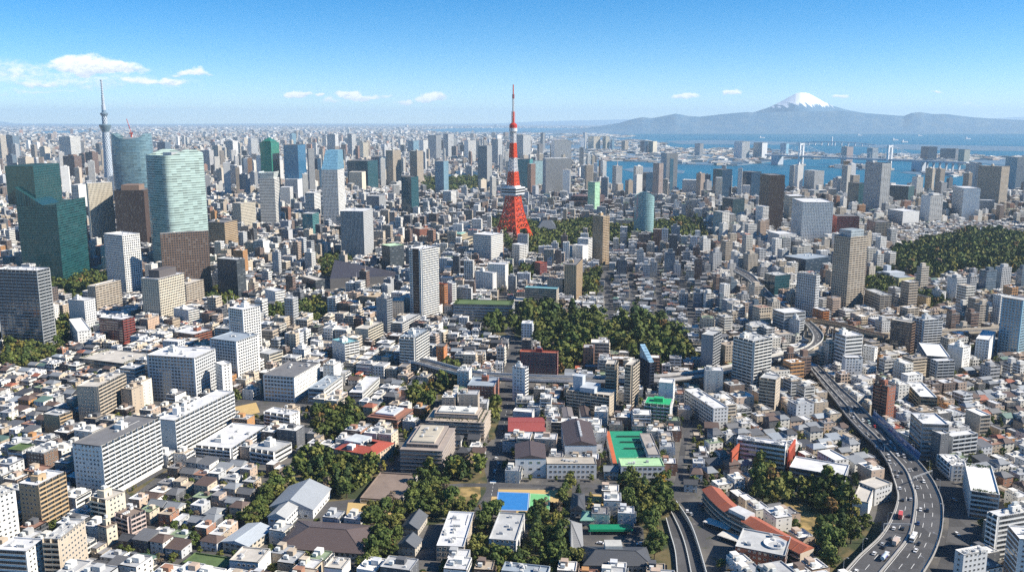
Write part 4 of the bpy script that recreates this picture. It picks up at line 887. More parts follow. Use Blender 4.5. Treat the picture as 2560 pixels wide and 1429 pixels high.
def footprint(xn, yb, yt, L, Rr):
    if xn > 1850 and yb < 640: xn = 1280 + (xn - 1280) * (12448 - yb) / (12448 - yt)
    N = gp(xn, yb); h = zat(xn, yt, N.y)
    def px(s): return (float(s.split('/')[0]), float(s.split('/')[1])) if '/' in s else (float(s), None)
    (xl, yl), (xr, yr) = px(L), px(Rr)
    def solve(e, x):
        k = (x - 1280) / FPX; dn = e[0] - k * e[1] * CP
        return (k * (N.y * CP + (CAM_H - h) * SP) - N.x) / dn if abs(dn) > 1e-6 else 20
    va = math.atan2(N.x, N.y)
    if yl is not None and h < CAM_H - 8:
        if abs(xr - xn) >= abs(xl - xn): q = gp(xr, yr, h) - Vector((N.x, N.y, h)); ang = math.atan2(q.y, q.x)
        else: q = gp(xl, yl, h) - Vector((N.x, N.y, h)); ang = math.atan2(q.y, q.x) - math.pi / 2
        rel = ang + va
        rel = min(max(rel, R(6)), R(84)); ang = rel - va
    else:
        a = math.atan2(max(xn - xl, 1), max(xr - xn, 1)); ang = min(max(a, R(14)), R(76)) - va
    eR = (math.cos(ang), math.sin(ang)); eL = (-eR[1], eR[0])
    wR, wL = solve(eR, xr), solve(eL, xl)
    if max(wR, wL) > (112 if yl is None else 80) or min(wR, wL) < 0 or max(wR, wL) > 5.5 * min(wR, wL) and N.length < 1300 and max(wR, wL) > 36 or (xn, yb) == (1038, 936):
        ang = R(74 if xn < 1100 else 78 if xn < 1500 else 66 if xn < 1700 else 18); eR = (math.cos(ang), math.sin(ang)); eL = (-eR[1], eR[0])
        wR, wL = solve(eR, xr), solve(eL, xl); wR = wR if 5 < wR < 75 else 30; wL = wL if 5 < wL < 75 else 26
    wR = min(max(wR, 5), 170); wL = min(max(wL, 5), 170)
    return N, h, ang, eR, eL, wR, wL
FN = 1180.0      # nearer than this, storeys get their own window and balcony parts
def build_hero(line):
    kind, nick, label, n, L, Rr, wc, rc, st, opt = line.split('|')
    xn, yb, yt = (float(q) for q in n.split(','))
    N, h, ang, eR, eL, wR, wL = footprint(xn, yb, yt, L, Rr)
    c = Vector((N.x + eR[0] * wR / 2 + eL[0] * wL / 2, N.y + eR[1] * wR / 2 + eL[1] * wL / 2, 0))
    root = thing(kind, label, {'apartment_block': 'apartment building', 'apartment_tower': 'apartment tower', 'office_tower': 'office tower', 'office_block': 'office building'}.get(kind, kind), c, ang)
    occ_mark(c.x, c.y, wR, wL, ang, 2.5); reg(nick, root, c.x, c.y, h)
    rr = random.Random(nick); col = PAL[wc]; rcol = RPAL[rc]; near = N.length < FN and 'F' not in opt
    sL, sR = st[0], st[1]; X0, X1, Y0_, Y1 = -wR / 2, wR / 2, -wL / 2, wL / 2
    fh = 3.7 if kind.startswith('office') else 3.05
    glassy = 'C' in st
    fh = h / max(1, round(h / fh)); nf = max(1, round(h / fh))
    b = MB(); top = h - .9
    fm = {s: (tube_facade(s) if (not near or s == 'C') else 'wall_obj') for s in 'GPNVBCXR'}
    slope = 'Y' in opt
    b.box(X0, X1, Y0_, Y1, 0, h, fm[sR], '', sides='-y'); b.box(X0, X1, Y0_, Y1, 0, h, fm[sL], '', sides='-x')
    b.box(X0, X1, Y0_, Y1, 0, h, tube_facade('G' if not glassy else 'C'), '', sides='+x+y')
    obj('wall', b, root, color=col)
    b = MB(); t = .45 # roof with parapet
    for q in ((X0, X1, Y0_, Y0_ + t), (X0, X1, Y1 - t, Y1), (X0, X0 + t, Y0_ + t, Y1 - t), (X1 - t, X1, Y0_ + t, Y1 - t)): b.box(*q, h - .9, h + .003, 'roof_obj')
    b.quad((X0, Y0_, top), (X1, Y0_, top), (X1, Y1, top), (X0, Y1, top), 'roof_obj'); obj('roof', b, root, color=rcol)
    wins = []
    if near:
        for face, s, Lf in (('R', sR, wR), ('L', sL, wL)):
            if face == 'R': F = lambda u, z: ((X0 + u, Y0_, z), 0.0); rz = 0.0
            else: F = lambda u, z: ((X0, Y1 - u, z), -math.pi / 2); rz = -math.pi / 2
            if s in 'GXP':
                bay = {'G': 3.0, 'X': 7.0, 'P': 3.3}[s]; ww, wh = {'G': (1.5, 1.35), 'X': (.9, .9), 'P': (2.5, 1.9)}[s]
                m_ = max(1, int((Lf - 1) / bay)); off = (Lf - m_ * bay) / 2 + (bay - ww) / 2
                me = window_mesh(ww, wh)
                for k in range(nf):
                    for i in range(m_):
                        if s == 'X' and (i * 7 + k) % 3 == 0: continue
                        if s == 'G' and rr.random() < .1: continue
                        loc, _ = F(off + i * bay, k * fh + (.95 if s != 'P' else .7)); wv = root_world(c, ang, loc)
                        wins.append(((wv[0] ** 2 + wv[1] ** 2), me, loc, rz))
            elif s in 'NR':
                me = band_mesh(Lf - 1.2, 1.75 if s == 'N' else fh - .75)
                for k in range(nf):
                    loc, _ = F(.6, k * fh + .85 if s == 'N' else k * fh + .5); obj('window_band', me, root, loc, rz)
                if s == 'R':
                    mb_ = MB(); nb = max(2, round(Lf / 5.5))
                    for i in range(nb + 1): mb_.box(Lf * i / nb - .14, Lf * i / nb + .14, -.34, 0, 0, h - 1, 'wall_obj', '')
                    loc, _ = F(0, 0); obj('mullion', mb_, root, loc, rz, (.3, .33, .34))
            elif s == 'V':
                nb = max(2, round(Lf / 3.2)); me = cached(('v', round(h, 1)), lambda: vert_mesh(1.7, h - 3))
                for i in range(nb):
                    loc, _ = F((i + .5) * Lf / nb - .85, 1.5); obj('window_strip', me, root, loc, rz)
                me = band_mesh(Lf - .4, .35, 'sp')
            elif s == 'B':
                me = balcony_mesh(Lf - .2, fh, 1.5, 6.2 if Lf > 12 else 4.0); me2 = band_mesh(Lf - .8, 2.0, 1)
                for k in range(1 if nf > 3 else 0, nf):
                    loc, _ = F(.1, k * fh); obj('balcony', me, root, loc, rz, [min(1, q * 1.04) for q in col]); loc, _ = F(.4, k * fh + .3); obj('window_band', me2, root, loc, rz)
        put_windows(root, wins, 0)
    big = min(wR, wL)
    for o in opt:
        if o == 'p': stair_house(root, rr.uniform(-.25, .25) * wR, rr.uniform(-.1, .25) * wL, top, min(3.4, wR * .22), min(3.0, wL * .22), rr.uniform(3.2, 4.6), col)
        elif o == 'u': roof_clutter(root, wR, wL, top, 5 if near else 3, rr)
        elif o == 't': stair_house(root, -.3 * wR, .1 * wL, top, 2.2, 2.2, 5.5, (.7, .7, .7), False)
        elif o == 'D':
            b = MB(); b.box(-wR * .33, wR * .33, -wL * .3, wL * .3, 0, 10, 'wall_obj', 'roof_obj'); obj('rooftop_block', b, root, (0, 0, top), 0, (.10, .09, .09) if nick != 'dark brown tower' else (.22, .15, .11))
        elif o == 'P':
            b = MB(); b.box(-wR * .5, wR * .5, -wL * .14, wL * .2, 0, 5, 'wall_obj', 'roof_obj'); obj('rooftop_block', b, root, (0, 0, top), 0, (.42, .46, .5))
            b = MB(); b.box(-4, 4, -4.5, 4.5, 0, 13, 'wall_obj', 'roof_obj'); obj('lift_tower', b, root, (wR * .05, wL * .3, top), 0, (.45, .5, .55))
        elif o == 'Q':
            b = MB(); b.box(-wR * .36, wR * .36, -wL * .36, wL * .36, 0, 9, 'C_obj', 'roof_obj'); obj('penthouse', b, root, (0, 0, top), 0, (.25, .3, .33))
        elif o == 'g':
            g = MB(); rs = random.Random(nick + 'g')
            for k in range(60):
                x, y = rs.uniform(X0 + 1, X1 - 1), rs.choice([rs.uniform(Y0_ + 1, Y0_ + 3.5), rs.uniform(Y1 - 3.5, Y1 - 1)])
                for _ in range(5): leaf_quad(g, Vector((x + rs.gauss(0, .7), y + rs.gauss(0, .7), rs.uniform(.2, 1.6))), .7, rs, 'leaf_obj0')
            obj('roof_garden', g, root, (0, 0, top), 0, (.06, .10, .03))['kind'] = 'stuff'
        elif o == 'S': # the dark brown stripe of the tower
            b = MB(); b.box(X0 - 1.75, X0 + 0.0, -wL * .33, wL * .20, 0, h + .5, 'N_obj', 'wall_obj'); obj('stripe_panel', b, root, color=(.05, .03, .022))
            b = MB(); b.box(X0 - 1.7, X0 - .3, -wL * .38, -wL * .34, 0, h, 'wall_obj'); b.box(X0 - 1.7, X0 - .3, wL * .21, wL * .25, 0, h, 'wall_obj'); obj('pilaster', b, root, color=col)
        elif o == 'G':
            b = MB()
            for i in range(6): y = Y0_ + (i + .1) * wL / 6; b.box(X0 - 1.75, X0 - 1.5, y, y + .4, 0, h + 1.5, 'paint')
            for k in range(1, nf + 1): b.box(X0 - 1.72, X0 - 1.52, Y0_, Y1, k * fh - .5, k * fh, 'paint', bottom=True)
            obj('green_frame', b, root, color=(.02, .26, .10))
            b = MB(); b.box(-3, 3, -4, 4, 0, 4, 'paint'); b.box(X0 + .2, X1 - .2, Y0_ + .2, Y1 - .2, 0, .8, 'paint'); obj('rooftop_block', b, root, (0, 0, top), 0, (.03, .40, .16))
        elif o == 'W':
            b = MB(); z1 = 12
            b.quad((X0, Y0_, 0), (X1, Y0_, 0), (X1, Y1, z1), (X0, Y1, z1), 'C_obj'); b.poly([(X0, Y1, 0), (X0, Y0_, 0), (X0, Y1, z1)], 'C_obj'); b.poly([(X1, Y0_, 0), (X1, Y1, 0), (X1, Y1, z1)], 'C_obj'); b.quad((X1, Y1, 0), (X0, Y1, 0), (X0, Y1, z1), (X1, Y1, z1), 'C_obj')
            obj('sloping_top', b, root, (0, 0, h), 0, (.18, .3, .4))
        elif o == 'T':
            b = MB(); z1 = 17
            for s_, zz in ((.78, 5), ): b.box(X0 * s_, X1 * s_, Y0_ * s_, Y1 * s_, 0, zz, 'C_obj')
            ap = (0, 0, z1); cs = [(X0 * .7, Y0_ * .7, 5), (X1 * .7, Y0_ * .7, 5), (X1 * .7, Y1 * .7, 5), (X0 * .7, Y1 * .7, 5)]
            for i in range(4): b.poly([cs[i], cs[(i + 1) % 4], ap], 'C_obj')
            obj('pointed_roof', b, root, (0, 0, top), 0, (.02, .14, .09))
        elif o == 'K':
            b = MB()
            for sgn in (-1, 1):
                b.quad((X0 * .8, Y0_ * .8 * sgn, 0), (X1 * .8, Y0_ * .8 * sgn, 0), (X1 * 1.0, Y0_ * sgn, 16), (X0 * 1.0, Y0_ * sgn, 16), 'C_obj')
                b.quad((X0 * .8 * sgn, Y0_ * .8, 0), (X0 * .8 * sgn, Y1 * .8, 0), (X0 * sgn, Y1, 14), (X0 * sgn, Y0_, 14), 'C_obj')
            b.box(X0 * .6, X1 * .6, Y0_ * .6, Y1 * .6, 0, 12, 'C_obj'); obj('crown', b, root, (0, 0, top), 0, (.45, .5, .48))
        elif o == 'Y':
            z1 = (yt - 378) / FPX * N.length * 1.0
            P = [(X0, Y0_, 0), (X1, Y0_, 0), (X1, Y1, 0), (X0, Y1, 0)]; Q = [(X0 + wR * .30, Y0_ + wL * .05, z1), (X1, Y0_ + wL * .05, z1), (X1, Y1 - wL * .2, z1), (X0 + wR * .30, Y1 - wL * .2, z1)]
            b = MB()
            for i in range(4): j = (i + 1) % 4; b.quad(P[i], P[j], Q[j], Q[i], 'C_obj' if i == 3 else ('V_obj' if i == 0 else 'C_obj'))
            b.quad(*Q, 'roof_obj'); obj('sloping_top', b, root, (0, 0, h), 0, (.16, .34, .46))
        elif o == 'Z':
            b = MB(); b.box(X0 + wR * .33, X0 + wR * .62, Y0_ - .5, Y0_, 0, h * .86, 'C_obj'); obj('glass_slot', b, root, color=(.05, .14, .2))
        elif o == 'M':
            b = MB(); b.bar((0, 0, 0), (0, 0, 42), 1.3, 'metal', 6, .3); b.box(-2, 2, -2, 2, 0, 5, 'metal'); obj('antenna', b, root, (0, 0, top), 0, (.6, .5, .47))
    return root
def root_world(c, ang, loc):
    return (c.x + loc[0] * math.cos(ang) - loc[1] * math.sin(ang), c.y + loc[0] * math.sin(ang) + loc[1] * math.cos(ang))
def vert_mesh(wd_, ht):
    b = MB(); b.box(0, wd_, -.08, 0, 0, ht, 'window_glass'); return b.mesh('window_strip')
MATS['leaf_obj0'] = MATS['leaf_obj']
plain_mat('leaf_obj0', 'obj', .8, 0, .5, 3)
def leaf_quad(mb, c, s, rs, mat, n=None):
    a = Vector((rs.gauss(0, 1), rs.gauss(0, 1), rs.gauss(0, .8)))
    if n is not None: a = a * .55 + n * 1.1
    q = a.to_track_quat('Z', 'Y'); sx, sy = s * rs.uniform(.7, 1.2), s * rs.uniform(.7, 1.2)
    P = [c + q @ Vector((x * sx, y * sy, 0)) for x, y in ((-.5, -.5), (.5, -.35), (.5, .5), (-.35, .5))]
    mb.quad(*P, mat)
for ln in HERO.strip().splitlines(): build_hero(ln)
if DBG:
    for q in HEROES: print('ANG', q[0], round(math.degrees(q[5].rotation_euler.z)), [round(v) for v in q[1:5]], [tuple(round(d) for d in c.dimensions) for c in q[5].children if c.name.startswith('wall')][:1])
# ================================================================ BUILDINGS AND STRUCTURES WITH A SHAPE OF THEIR OWN
def fp(xn, yb, yt, L, Rr):
    N, h, ang, eR, eL, wR, wL = footprint(xn, yb, yt, L, Rr)
    c = Vector((N.x + eR[0] * wR / 2 + eL[0] * wL / 2, N.y + eR[1] * wR / 2 + eL[1] * wL / 2, 0))
    return N, h, ang, c, wR, wL
def win_rows(root, face, wR, wL, nf, fh, bay, ww, wh, z0=.9):
    L_ = wR if face == 'R' else wL; m_ = max(1, int((L_ - 1) / bay)); off = (L_ - m_ * bay) / 2 + (bay - ww) / 2; me = window_mesh(ww, wh)
    for k in range(nf):
        for i in range(m_):
            u = off + i * bay
            if face == 'R': obj('window', me, root, (-wR / 2 + u, -wL / 2, k * fh + z0), 0)
            else: obj('window', me, root, (-wR / 2, wL / 2 - u, k * fh + z0), -math.pi / 2)
def gable_part(root, wR, wL, h, rise, axis, col, over=.7, mat='tiles_obj', hip=0.0, wallcol=None, name='roof'):
    b = MB(); X, Y = wR / 2 + over, wL / 2 + over; z0, z1 = h, h + rise
    if axis == 'R':
        r0, r1 = (-X + hip * X, 0, z1), (X - hip * X, 0, z1)
        b.quad((-X, -Y, z0), (X, -Y, z0), r1, r0, mat); b.quad((X, Y, z0), (-X, Y, z0), r0, r1, mat)
        b.poly([(X, -Y, z0), (X, Y, z0), r1], mat if hip else 'wall_obj'); b.poly([(-X, Y, z0), (-X, -Y, z0), r0], mat if hip else 'wall_obj')
        if hip > .0: pass
        b.box(r0[0], r1[0], -.2, .2, z1 - .1, z1 + .18, mat)
    else:
        r0, r1 = (0, -Y + hip * Y, z1), (0, Y - hip * Y, z1)
        b.quad((X, -Y, z0), (X, Y, z0), r1, r0, mat); b.quad((-X, Y, z0), (-X, -Y, z0), r0, r1, mat)
        b.poly([(-X, -Y, z0), (X, -Y, z0), r0], mat if hip else 'wall_obj'); b.poly([(X, Y, z0), (-X, Y, z0), r1], mat if hip else 'wall_obj')
        b.box(-.2, .2, r0[1], r1[1], z1 - .1, z1 + .18, mat)
    b.box(-X, X, -Y, Y, z0 - .22, z0 - .004, mat, bottom=True)
    return obj(name, b, root, color=col)
def hall(kind, nick, label, cat, xn, yb, yt, L, Rr, axis, rise, wc, rc, hip=0, nf=1, bay=4.0, win=(2.4, 1.6), over=.7, dep=None):
    N, h, ang, c, wR, wL = fp(xn, yb, yt, L, Rr)
    if dep: ang = 0.0; wL = dep; wR = (gp(float(Rr.split('/')[0]), yb) - N).length; c = Vector((N.x + wR / 2, N.y + wL / 2, 0))
    root = thing(kind, label, cat, c, ang); occ_mark(c.x, c.y, wR, wL, ang, 2); reg(nick, root, c.x, c.y, h)
    b = MB(); b.box(-wR / 2, wR / 2, -wL / 2, wL / 2, 0, h, 'wall_obj', ''); obj('wall', b, root, color=wc)
    gable_part(root, wR, wL, h, rise, axis, rc, over, hip=hip); fh = h / nf
    if bay: win_rows(root, 'R', wR, wL, nf, fh, bay, win[0], min(win[1], fh - 1.2)); win_rows(root, 'L', wR, wL, nf, fh, bay, win[0], min(win[1], fh - 1.2))
    return root, h, wR, wL, c, ang
def lin(r, g, b): return tuple(((q / 255 + .055) / 1.055) ** 2.4 if q > 10 else q / 3294 for q in (r, g, b))
W_ = (.70, .70, .68)
# --- red and white lattice tower
def lattice_tower():
    base = gp(1283, 603); D = base.y; H = zat(1280, 212, D)
    root = thing('lattice_tower', 'red and white lattice broadcasting tower on four splayed legs, tallest thing in the centre', 'tower', (base.x, base.y, 0), R(12))
    reg('red tower', root, base.x, base.y, H)
    RED, WHT = (.72, .085, .025), (.62, .63, .65); k = H / 333
    prof = [(0, 50), (14, 42.5), (30, 35), (46, 28.5), (62, 23.5), (78, 19.6), (92, 16.9), (104, 15.2), (117, 14.0), (132, 12.4), (150, 10.6), (165, 9.3), (180, 8.2), (196, 7.4), (212, 6.6), (234, 6.2)]
    def rad(z): return float(np.interp(z, [p[0] for p in prof], [p[1] for p in prof]))
    cor = lambda z, q: Vector((rad(z) * math.cos(math.pi / 2 * q), rad(z) * math.sin(math.pi / 2 * q), z)) * 1.0
    def sect(z0, z1, n, col, nm, th, legs=True, ring=True, core=3.0):
        b = MB()
        for i in range(n):
            a, c_ = z0 + (z1 - z0) * i / n, z0 + (z1 - z0) * (i + 1) / n
            for q in range(4):
                p0, p1, q0, q1 = cor(a, q), cor(a, q + 1), cor(c_, q), cor(c_, q + 1)
                if legs: b.bar(p0, q0, th * 1.5, 'paint')
                if ring: b.bar(q0, q1, th, 'paint')
                for w_ in range(2):
                    f0, f1 = w_ / 2, (w_ + 1) / 2
                    A0, A1, B0, B1 = p0.lerp(p1, f0), p0.lerp(p1, f1), q0.lerp(q1, f0), q0.lerp(q1, f1)
                    b.bar(A0, B1, th * .62, 'paint'); b.bar(A1, B0, th * .62, 'paint')
                b.bar((p0 + p1) / 2, (q0 + q1) / 2, th * .7, 'paint')
        if core: b.box(-core, core, -core, core, z0, z1, 'paint')
        for v in range(len(b.v)): x, y, z = b.v[v]; b.v[v] = (x * k, y * k, z * k)
        return obj(nm, b, root, color=col)
    # four legs, each its own lattice of two chords and braces up to the first platform
    for q in range(4):
        b = MB(); zs = [0, 7.5, 15, 22.5, 30]
        for i in range(4):
            a, c_ = zs[i], zs[i + 1]
            wdt0, wdt1 = 9.5 - a * .03, 9.5 - c_ * .03
            def ch(z, s):
                p = cor(z, q); d = Vector((-math.sin(math.pi / 2 * q), math.cos(math.pi / 2 * q), 0)); inn = Vector((-math.cos(math.pi / 2 * q), -math.sin(math.pi / 2 * q), 0))
                return p + inn * (abs(s) * 7) * (1 if s else 0) + d * s * 6.5 * (1 if s else 0)
            for s in (0, 1, -1): b.bar(ch(a, s), ch(c_, s), 1.15, 'paint')
            for s, t_ in ((0, 1), (0, -1), (1, -1)): b.bar(ch(a, s), ch(c_, t_), .75, 'paint'); b.bar(ch(a, t_), ch(c_, s), .75, 'paint'); b.bar(ch(c_, s), ch(c_, t_), .8, 'paint')
        b.box(cor(0, q).x - 6, cor(0, q).x + 6, cor(0, q).y - 6, cor(0, q).y + 6, 0, 2.5, 'concrete')
        for v in range(len(b.v)): x, y, z = b.v[v]; b.v[v] = (x * k, y * k, z * k)
        obj('leg', b, root, color=RED)
    b = MB() # arches between the legs
    for q in range(4):
        A, B = cor(14, q), cor(14, q + 1); pts = []
        for i in range(13):
            f = i / 12; p = cor(30, q).lerp(cor(30, q + 1), f); zz = 12 + 20 * (1 - (2 * f - 1) ** 4); z = min(zz, 31); r = rad(z) / rad(30); pts.append(Vector((p.x * r, p.y * r, z)))
        for p, r_ in zip(pts[:-1], pts[1:]): b.bar(p, r_, 1.0, 'paint')
    for v in range(len(b.v)): x, y, z = b.v[v]; b.v[v] = (x * k, y * k, z * k)
    obj('leg_arch', b, root, color=RED)
    sect(30, 100, 6, RED, 'lattice_body', 1.25, core=3.4); sect(121, 150, 4, RED, 'lattice_body', 1.0, core=5); sect(150, 180, 4, WHT, 'lattice_body', .62, core=1.6); sect(180, 211, 4, RED, 'lattice_body', .9, core=4.6); sect(211, 234, 3, WHT, 'lattice_body', .6, core=1.6)
    b = MB(); sq = lambda s, z0, z1, m: b.prism([(s * math.cos(math.pi / 4 + math.pi / 2 * i + R(45)), s * math.sin(math.pi / 4 + math.pi / 2 * i + R(45))) for i in range(4)], z0, z1, m)
    sq(20, 100, 103, 'paint'); sq(25.5, 103.004, 106, 'paint'); sq(25.6, 106.004, 109.5, 'carglass'); sq(26.3, 109.504, 111.5, 'paint'); sq(25.6, 111.504, 115, 'carglass'); sq(26.4, 115.004, 118, 'paint'); sq(17, 118.004, 121, 'paint')
    for v in range(len(b.v)): x, y, z = b.v[v]; b.v[v] = (x * k, y * k, z * k)
    obj('main_deck', b, root, color=(.66, .67, .68))
    b = MB(); b.lathe([(6.5, 234), (8.6, 236), (8.6, 243)], 'paint', 16); 
    for v in range(len(b.v)): x, y, z = b.v[v]; b.v[v] = (x * k, y * k, z * k)
    obj('top_deck', b, root, color=WHT)
    b = MB(); b.lathe([(8.4, 243.01), (8.4, 250), (5, 253), (2.2, 254)], 'paint', 16)
    for v in range(len(b.v)): x, y, z = b.v[v]; b.v[v] = (x * k, y * k, z * k)
    obj('deck_cap', b, root, color=(.45, .03, .02))
    for z0, z1, r0, r1, col in ((253, 277, 3.6, 3.0, RED), (277, 304, 1.9, 1.5, WHT), (304, 313, 2.3, 2.3, (.4, .03, .02)), (313, 333, .9, .5, RED)):
        b = MB(); n = max(2, int((z1 - z0) / 4))
        b.bar((0, 0, z0), (0, 0, z1), r0 * .55, 'paint', 6, r1 * .55)
        for i in range(n):
            a = z0 + (z1 - z0) * i / n; c_ = z0 + (z1 - z0) * (i + 1) / n
            for q in range(4):
                P = lambda z, j: Vector((r0 * math.cos(math.pi / 2 * j), r0 * math.sin(math.pi / 2 * j), z)); b.bar(P(a, q), P(c_, q), .35, 'paint'); b.bar(P(a, q), P(c_, q + 1), .28, 'paint'); b.bar(P(c_, q), P(c_, q + 1), .28, 'paint')
        for v in range(len(b.v)): x, y, z = b.v[v]; b.v[v] = (x * k, y * k, z * k)
        obj('antenna', b, root, color=col)
    b = MB(); b.box(-24, 24, -17, 17, 0, 16, 'N_obj', 'roof_obj'); b.box(-14, 14, -10, 10, 16, 19, 'wall_obj', 'roof_obj'); o = obj('foot_building', b, root, color=(.42, .36, .33))
    occ_mark(base.x, base.y, 74, 74, R(45 + 12), 0)
lattice_tower()
# --- tall pale needle tower at the left
def needle_tower():
    base = gp(275, 462); H = zat(253, 200, base.y)
    root = thing('needle_tower', 'very tall pale grey lattice needle tower with two round decks, upper left', 'tower', base); reg('needle tower', root, base.x, base.y, H)
    f = lambda y: zat(260, y, base.y); zd0, zd1, zu0, zu1 = f(330), f(313), f(291), f(283)
    m, t, p = newmat('lattice_skin'); uv = t.node('ShaderNodeUVMap').outputs[0]; u, v, _ = t.sep(uv)
    a = t.m('ABSOLUTE', t.m('SUBTRACT', t.m('FRACT', t.m('ADD', t.m('DIVIDE', u, 9.0), t.m('DIVIDE', v, 14.0))), .5)); c = t.m('ABSOLUTE', t.m('SUBTRACT', t.m('FRACT', t.m('SUBTRACT', t.m('DIVIDE', u, 9.0), t.m('DIVIDE', v, 14.0))), .5))
    t.put(p.inputs['Base Color'], t.mix(t.m('MAXIMUM', t.m('GREATER_THAN', a, .32), t.m('GREATER_THAN', c, .32)), (.10, .13, .17), (.50, .56, .62))); p.inputs['Roughness'].default_value = .5
    b = MB(); b.lathe([(21, 0), (17, zd0 * .35), (14.5, zd0 * .7), (13, zd0)], 'lattice_skin', 16); obj('lattice_shaft', b, root)
    b = MB(); b.lathe([(13, zd0), (22, zd1 - 6), (23.5, zd1), (21, zd1 + 3), (12, zd1 + 4)], 'C_obj', 24); obj('lower_deck', b, root, color=(.10, .16, .20))
    b = MB(); b.lathe([(10.5, zd1 + 4), (10, zu0)], 'lattice_skin', 16); obj('lattice_shaft', b, root)
    b = MB(); b.lathe([(10, zu0), (15, zu1 - 4), (15.5, zu1), (9, zu1 + 3), (8, zu1 + 12)], 'C_obj', 20); obj('upper_deck', b, root, color=(.14, .2, .25))
    b = MB(); b.lathe([(8, zu1 + 12), (7.5, f(262)), (5.5, f(261.9)), (5, f(240)), (3.6, f(239.9)), (3.2, f(203)), (5, f(202.9)), (5, H)], 'paint', 12)
    for i in range(9): z = f(258 - i * 6); b.lathe([(6.2 - i * .25, z), (6.2 - i * .25, z + 3)], 'paint', 12)
    obj('mast', b, root, color=(.42, .47, .53))
needle_tower()
# --- curved glass towers
def loop_tower(kind, nick, label, xc, yb, hw, yt, plan, mat, col, top=None, yaw=0, part='glass_facade', flare=0.0):
    base = gp(xc, yb); h = zat(xc, yt, base.y); r = hw / FPX * (base.y * CP + CAM_H * SP)
    root = thing(kind, label, 'office tower', (base.x, base.y + r, 0), yaw); reg(nick, root, base.x, base.y + r, h); occ_mark(base.x, base.y + r, 2 * r, 2 * r, 0, 2)
    n = 40; b = MB(); pts = [plan(i / n * 2 * math.pi) for i in range(n)]; pts = [(x * r, y * r) for x, y in pts]; u = 0; zt = []
    for x, y in pts: zt.append(h + (top(x / r, y / r) if top else 0))
    st = 6
    for i in range(n):
        j = (i + 1) % n; l = math.hypot(pts[i][0] - pts[j][0], pts[i][1] - pts[j][1])
        for s in range(st):
            f0, f1 = s / st, (s + 1) / st; k0, k1 = 1 - flare * (2 * f0 - 1) ** 2, 1 - flare * (2 * f1 - 1) ** 2
            z = lambda i_, f: zt[i_] * f
            b.quad((pts[i][0] * k0, pts[i][1] * k0, z(i, f0)), (pts[j][0] * k0, pts[j][1] * k0, z(j, f0)), (pts[j][0] * k1, pts[j][1] * k1, z(j, f1)), (pts[i][0] * k1, pts[i][1] * k1, z(i, f1)), mat, ((u, z(i, f0)), (u + l, z(j, f0)), (u + l, z(j, f1)), (u, z(i, f1))))
        u += l
    obj(part, b, root, color=col, smooth=True)
    b = MB(); zr = min(zt) - 3; kk = 1 - flare; b.poly([(x * kk * .99, y * kk * .99, zr) for x, y in pts], 'roof_obj'); b.box(-r * .35, r * .35, -r * .3, r * .3, zr, zr + 7, 'metal'); obj('roof', b, root, color=(.4, .42, .43))
    return root, h, r, base
sup = lambda e, a: (lambda q: (math.copysign(abs(math.cos(q)) ** (2 / e), math.cos(q)), math.copysign(abs(math.sin(q)) ** (2 / e), math.sin(q)) * a))
rt, hT, rT, bT = loop_tower('office_tower', 'curved blue tower', 'broad curved blue glass tower with a scooped top, right of the needle tower', 324, 548, 49, 336, sup(2.5, .8), 'glass_stripe', (.085, .15, .18), top=lambda x, y: -12 + 14 * min(1, (abs(x) * 1.25) ** 3), yaw=R(8), flare=.05)
loop_tower('office_tower', 'pale green tower', 'pale green rounded glass tower with white floor bands, left', 435, 690, 60, 381, sup(6, .8), 'glass_stripe', (.22, .30, .285), top=lambda x, y: 5 * math.sin(3 * x + 1), yaw=R(55), flare=.02)
loop_tower('office_tower', 'round green tower', 'oval pale turquoise glass tower beside the park woods', 1612, 598, 25, 492, sup(2.2, .8), 'C_obj', (.20, .33, .34), top=lambda x, y: 9 - 10 * x * x, yaw=R(-10))
# crane on the curved tower
cp = Vector((bT.x, bT.y + rT, hT - 14)); cr = thing('tower_crane', 'red and white construction crane on top of the curved blue tower', 'crane', cp)
b = MB(); b.box(-1.5, 1.5, -1.5, 1.5, 0, 14, 'paint'); b.box(-4, 4, -2.5, 2.5, 14, 18, 'paint'); obj('mast', b, cr, color=(.6, .08, .05))
b = MB()
for i in range(6): b.bar((-i * 1.6, 0, 18 + i * 6), (-(i + 1) * 1.6, 0, 24 + i * 6), .9, 'paint')
obj('jib', b, cr, color=(.62, .12, .1)); b = MB(); b.bar((0, 0, 18), (10, 0, 24), .8, 'paint'); b.box(8, 13, -1.5, 1.5, 20, 24, 'paint'); obj('counterweight', b, cr, color=(.65, .6, .58))
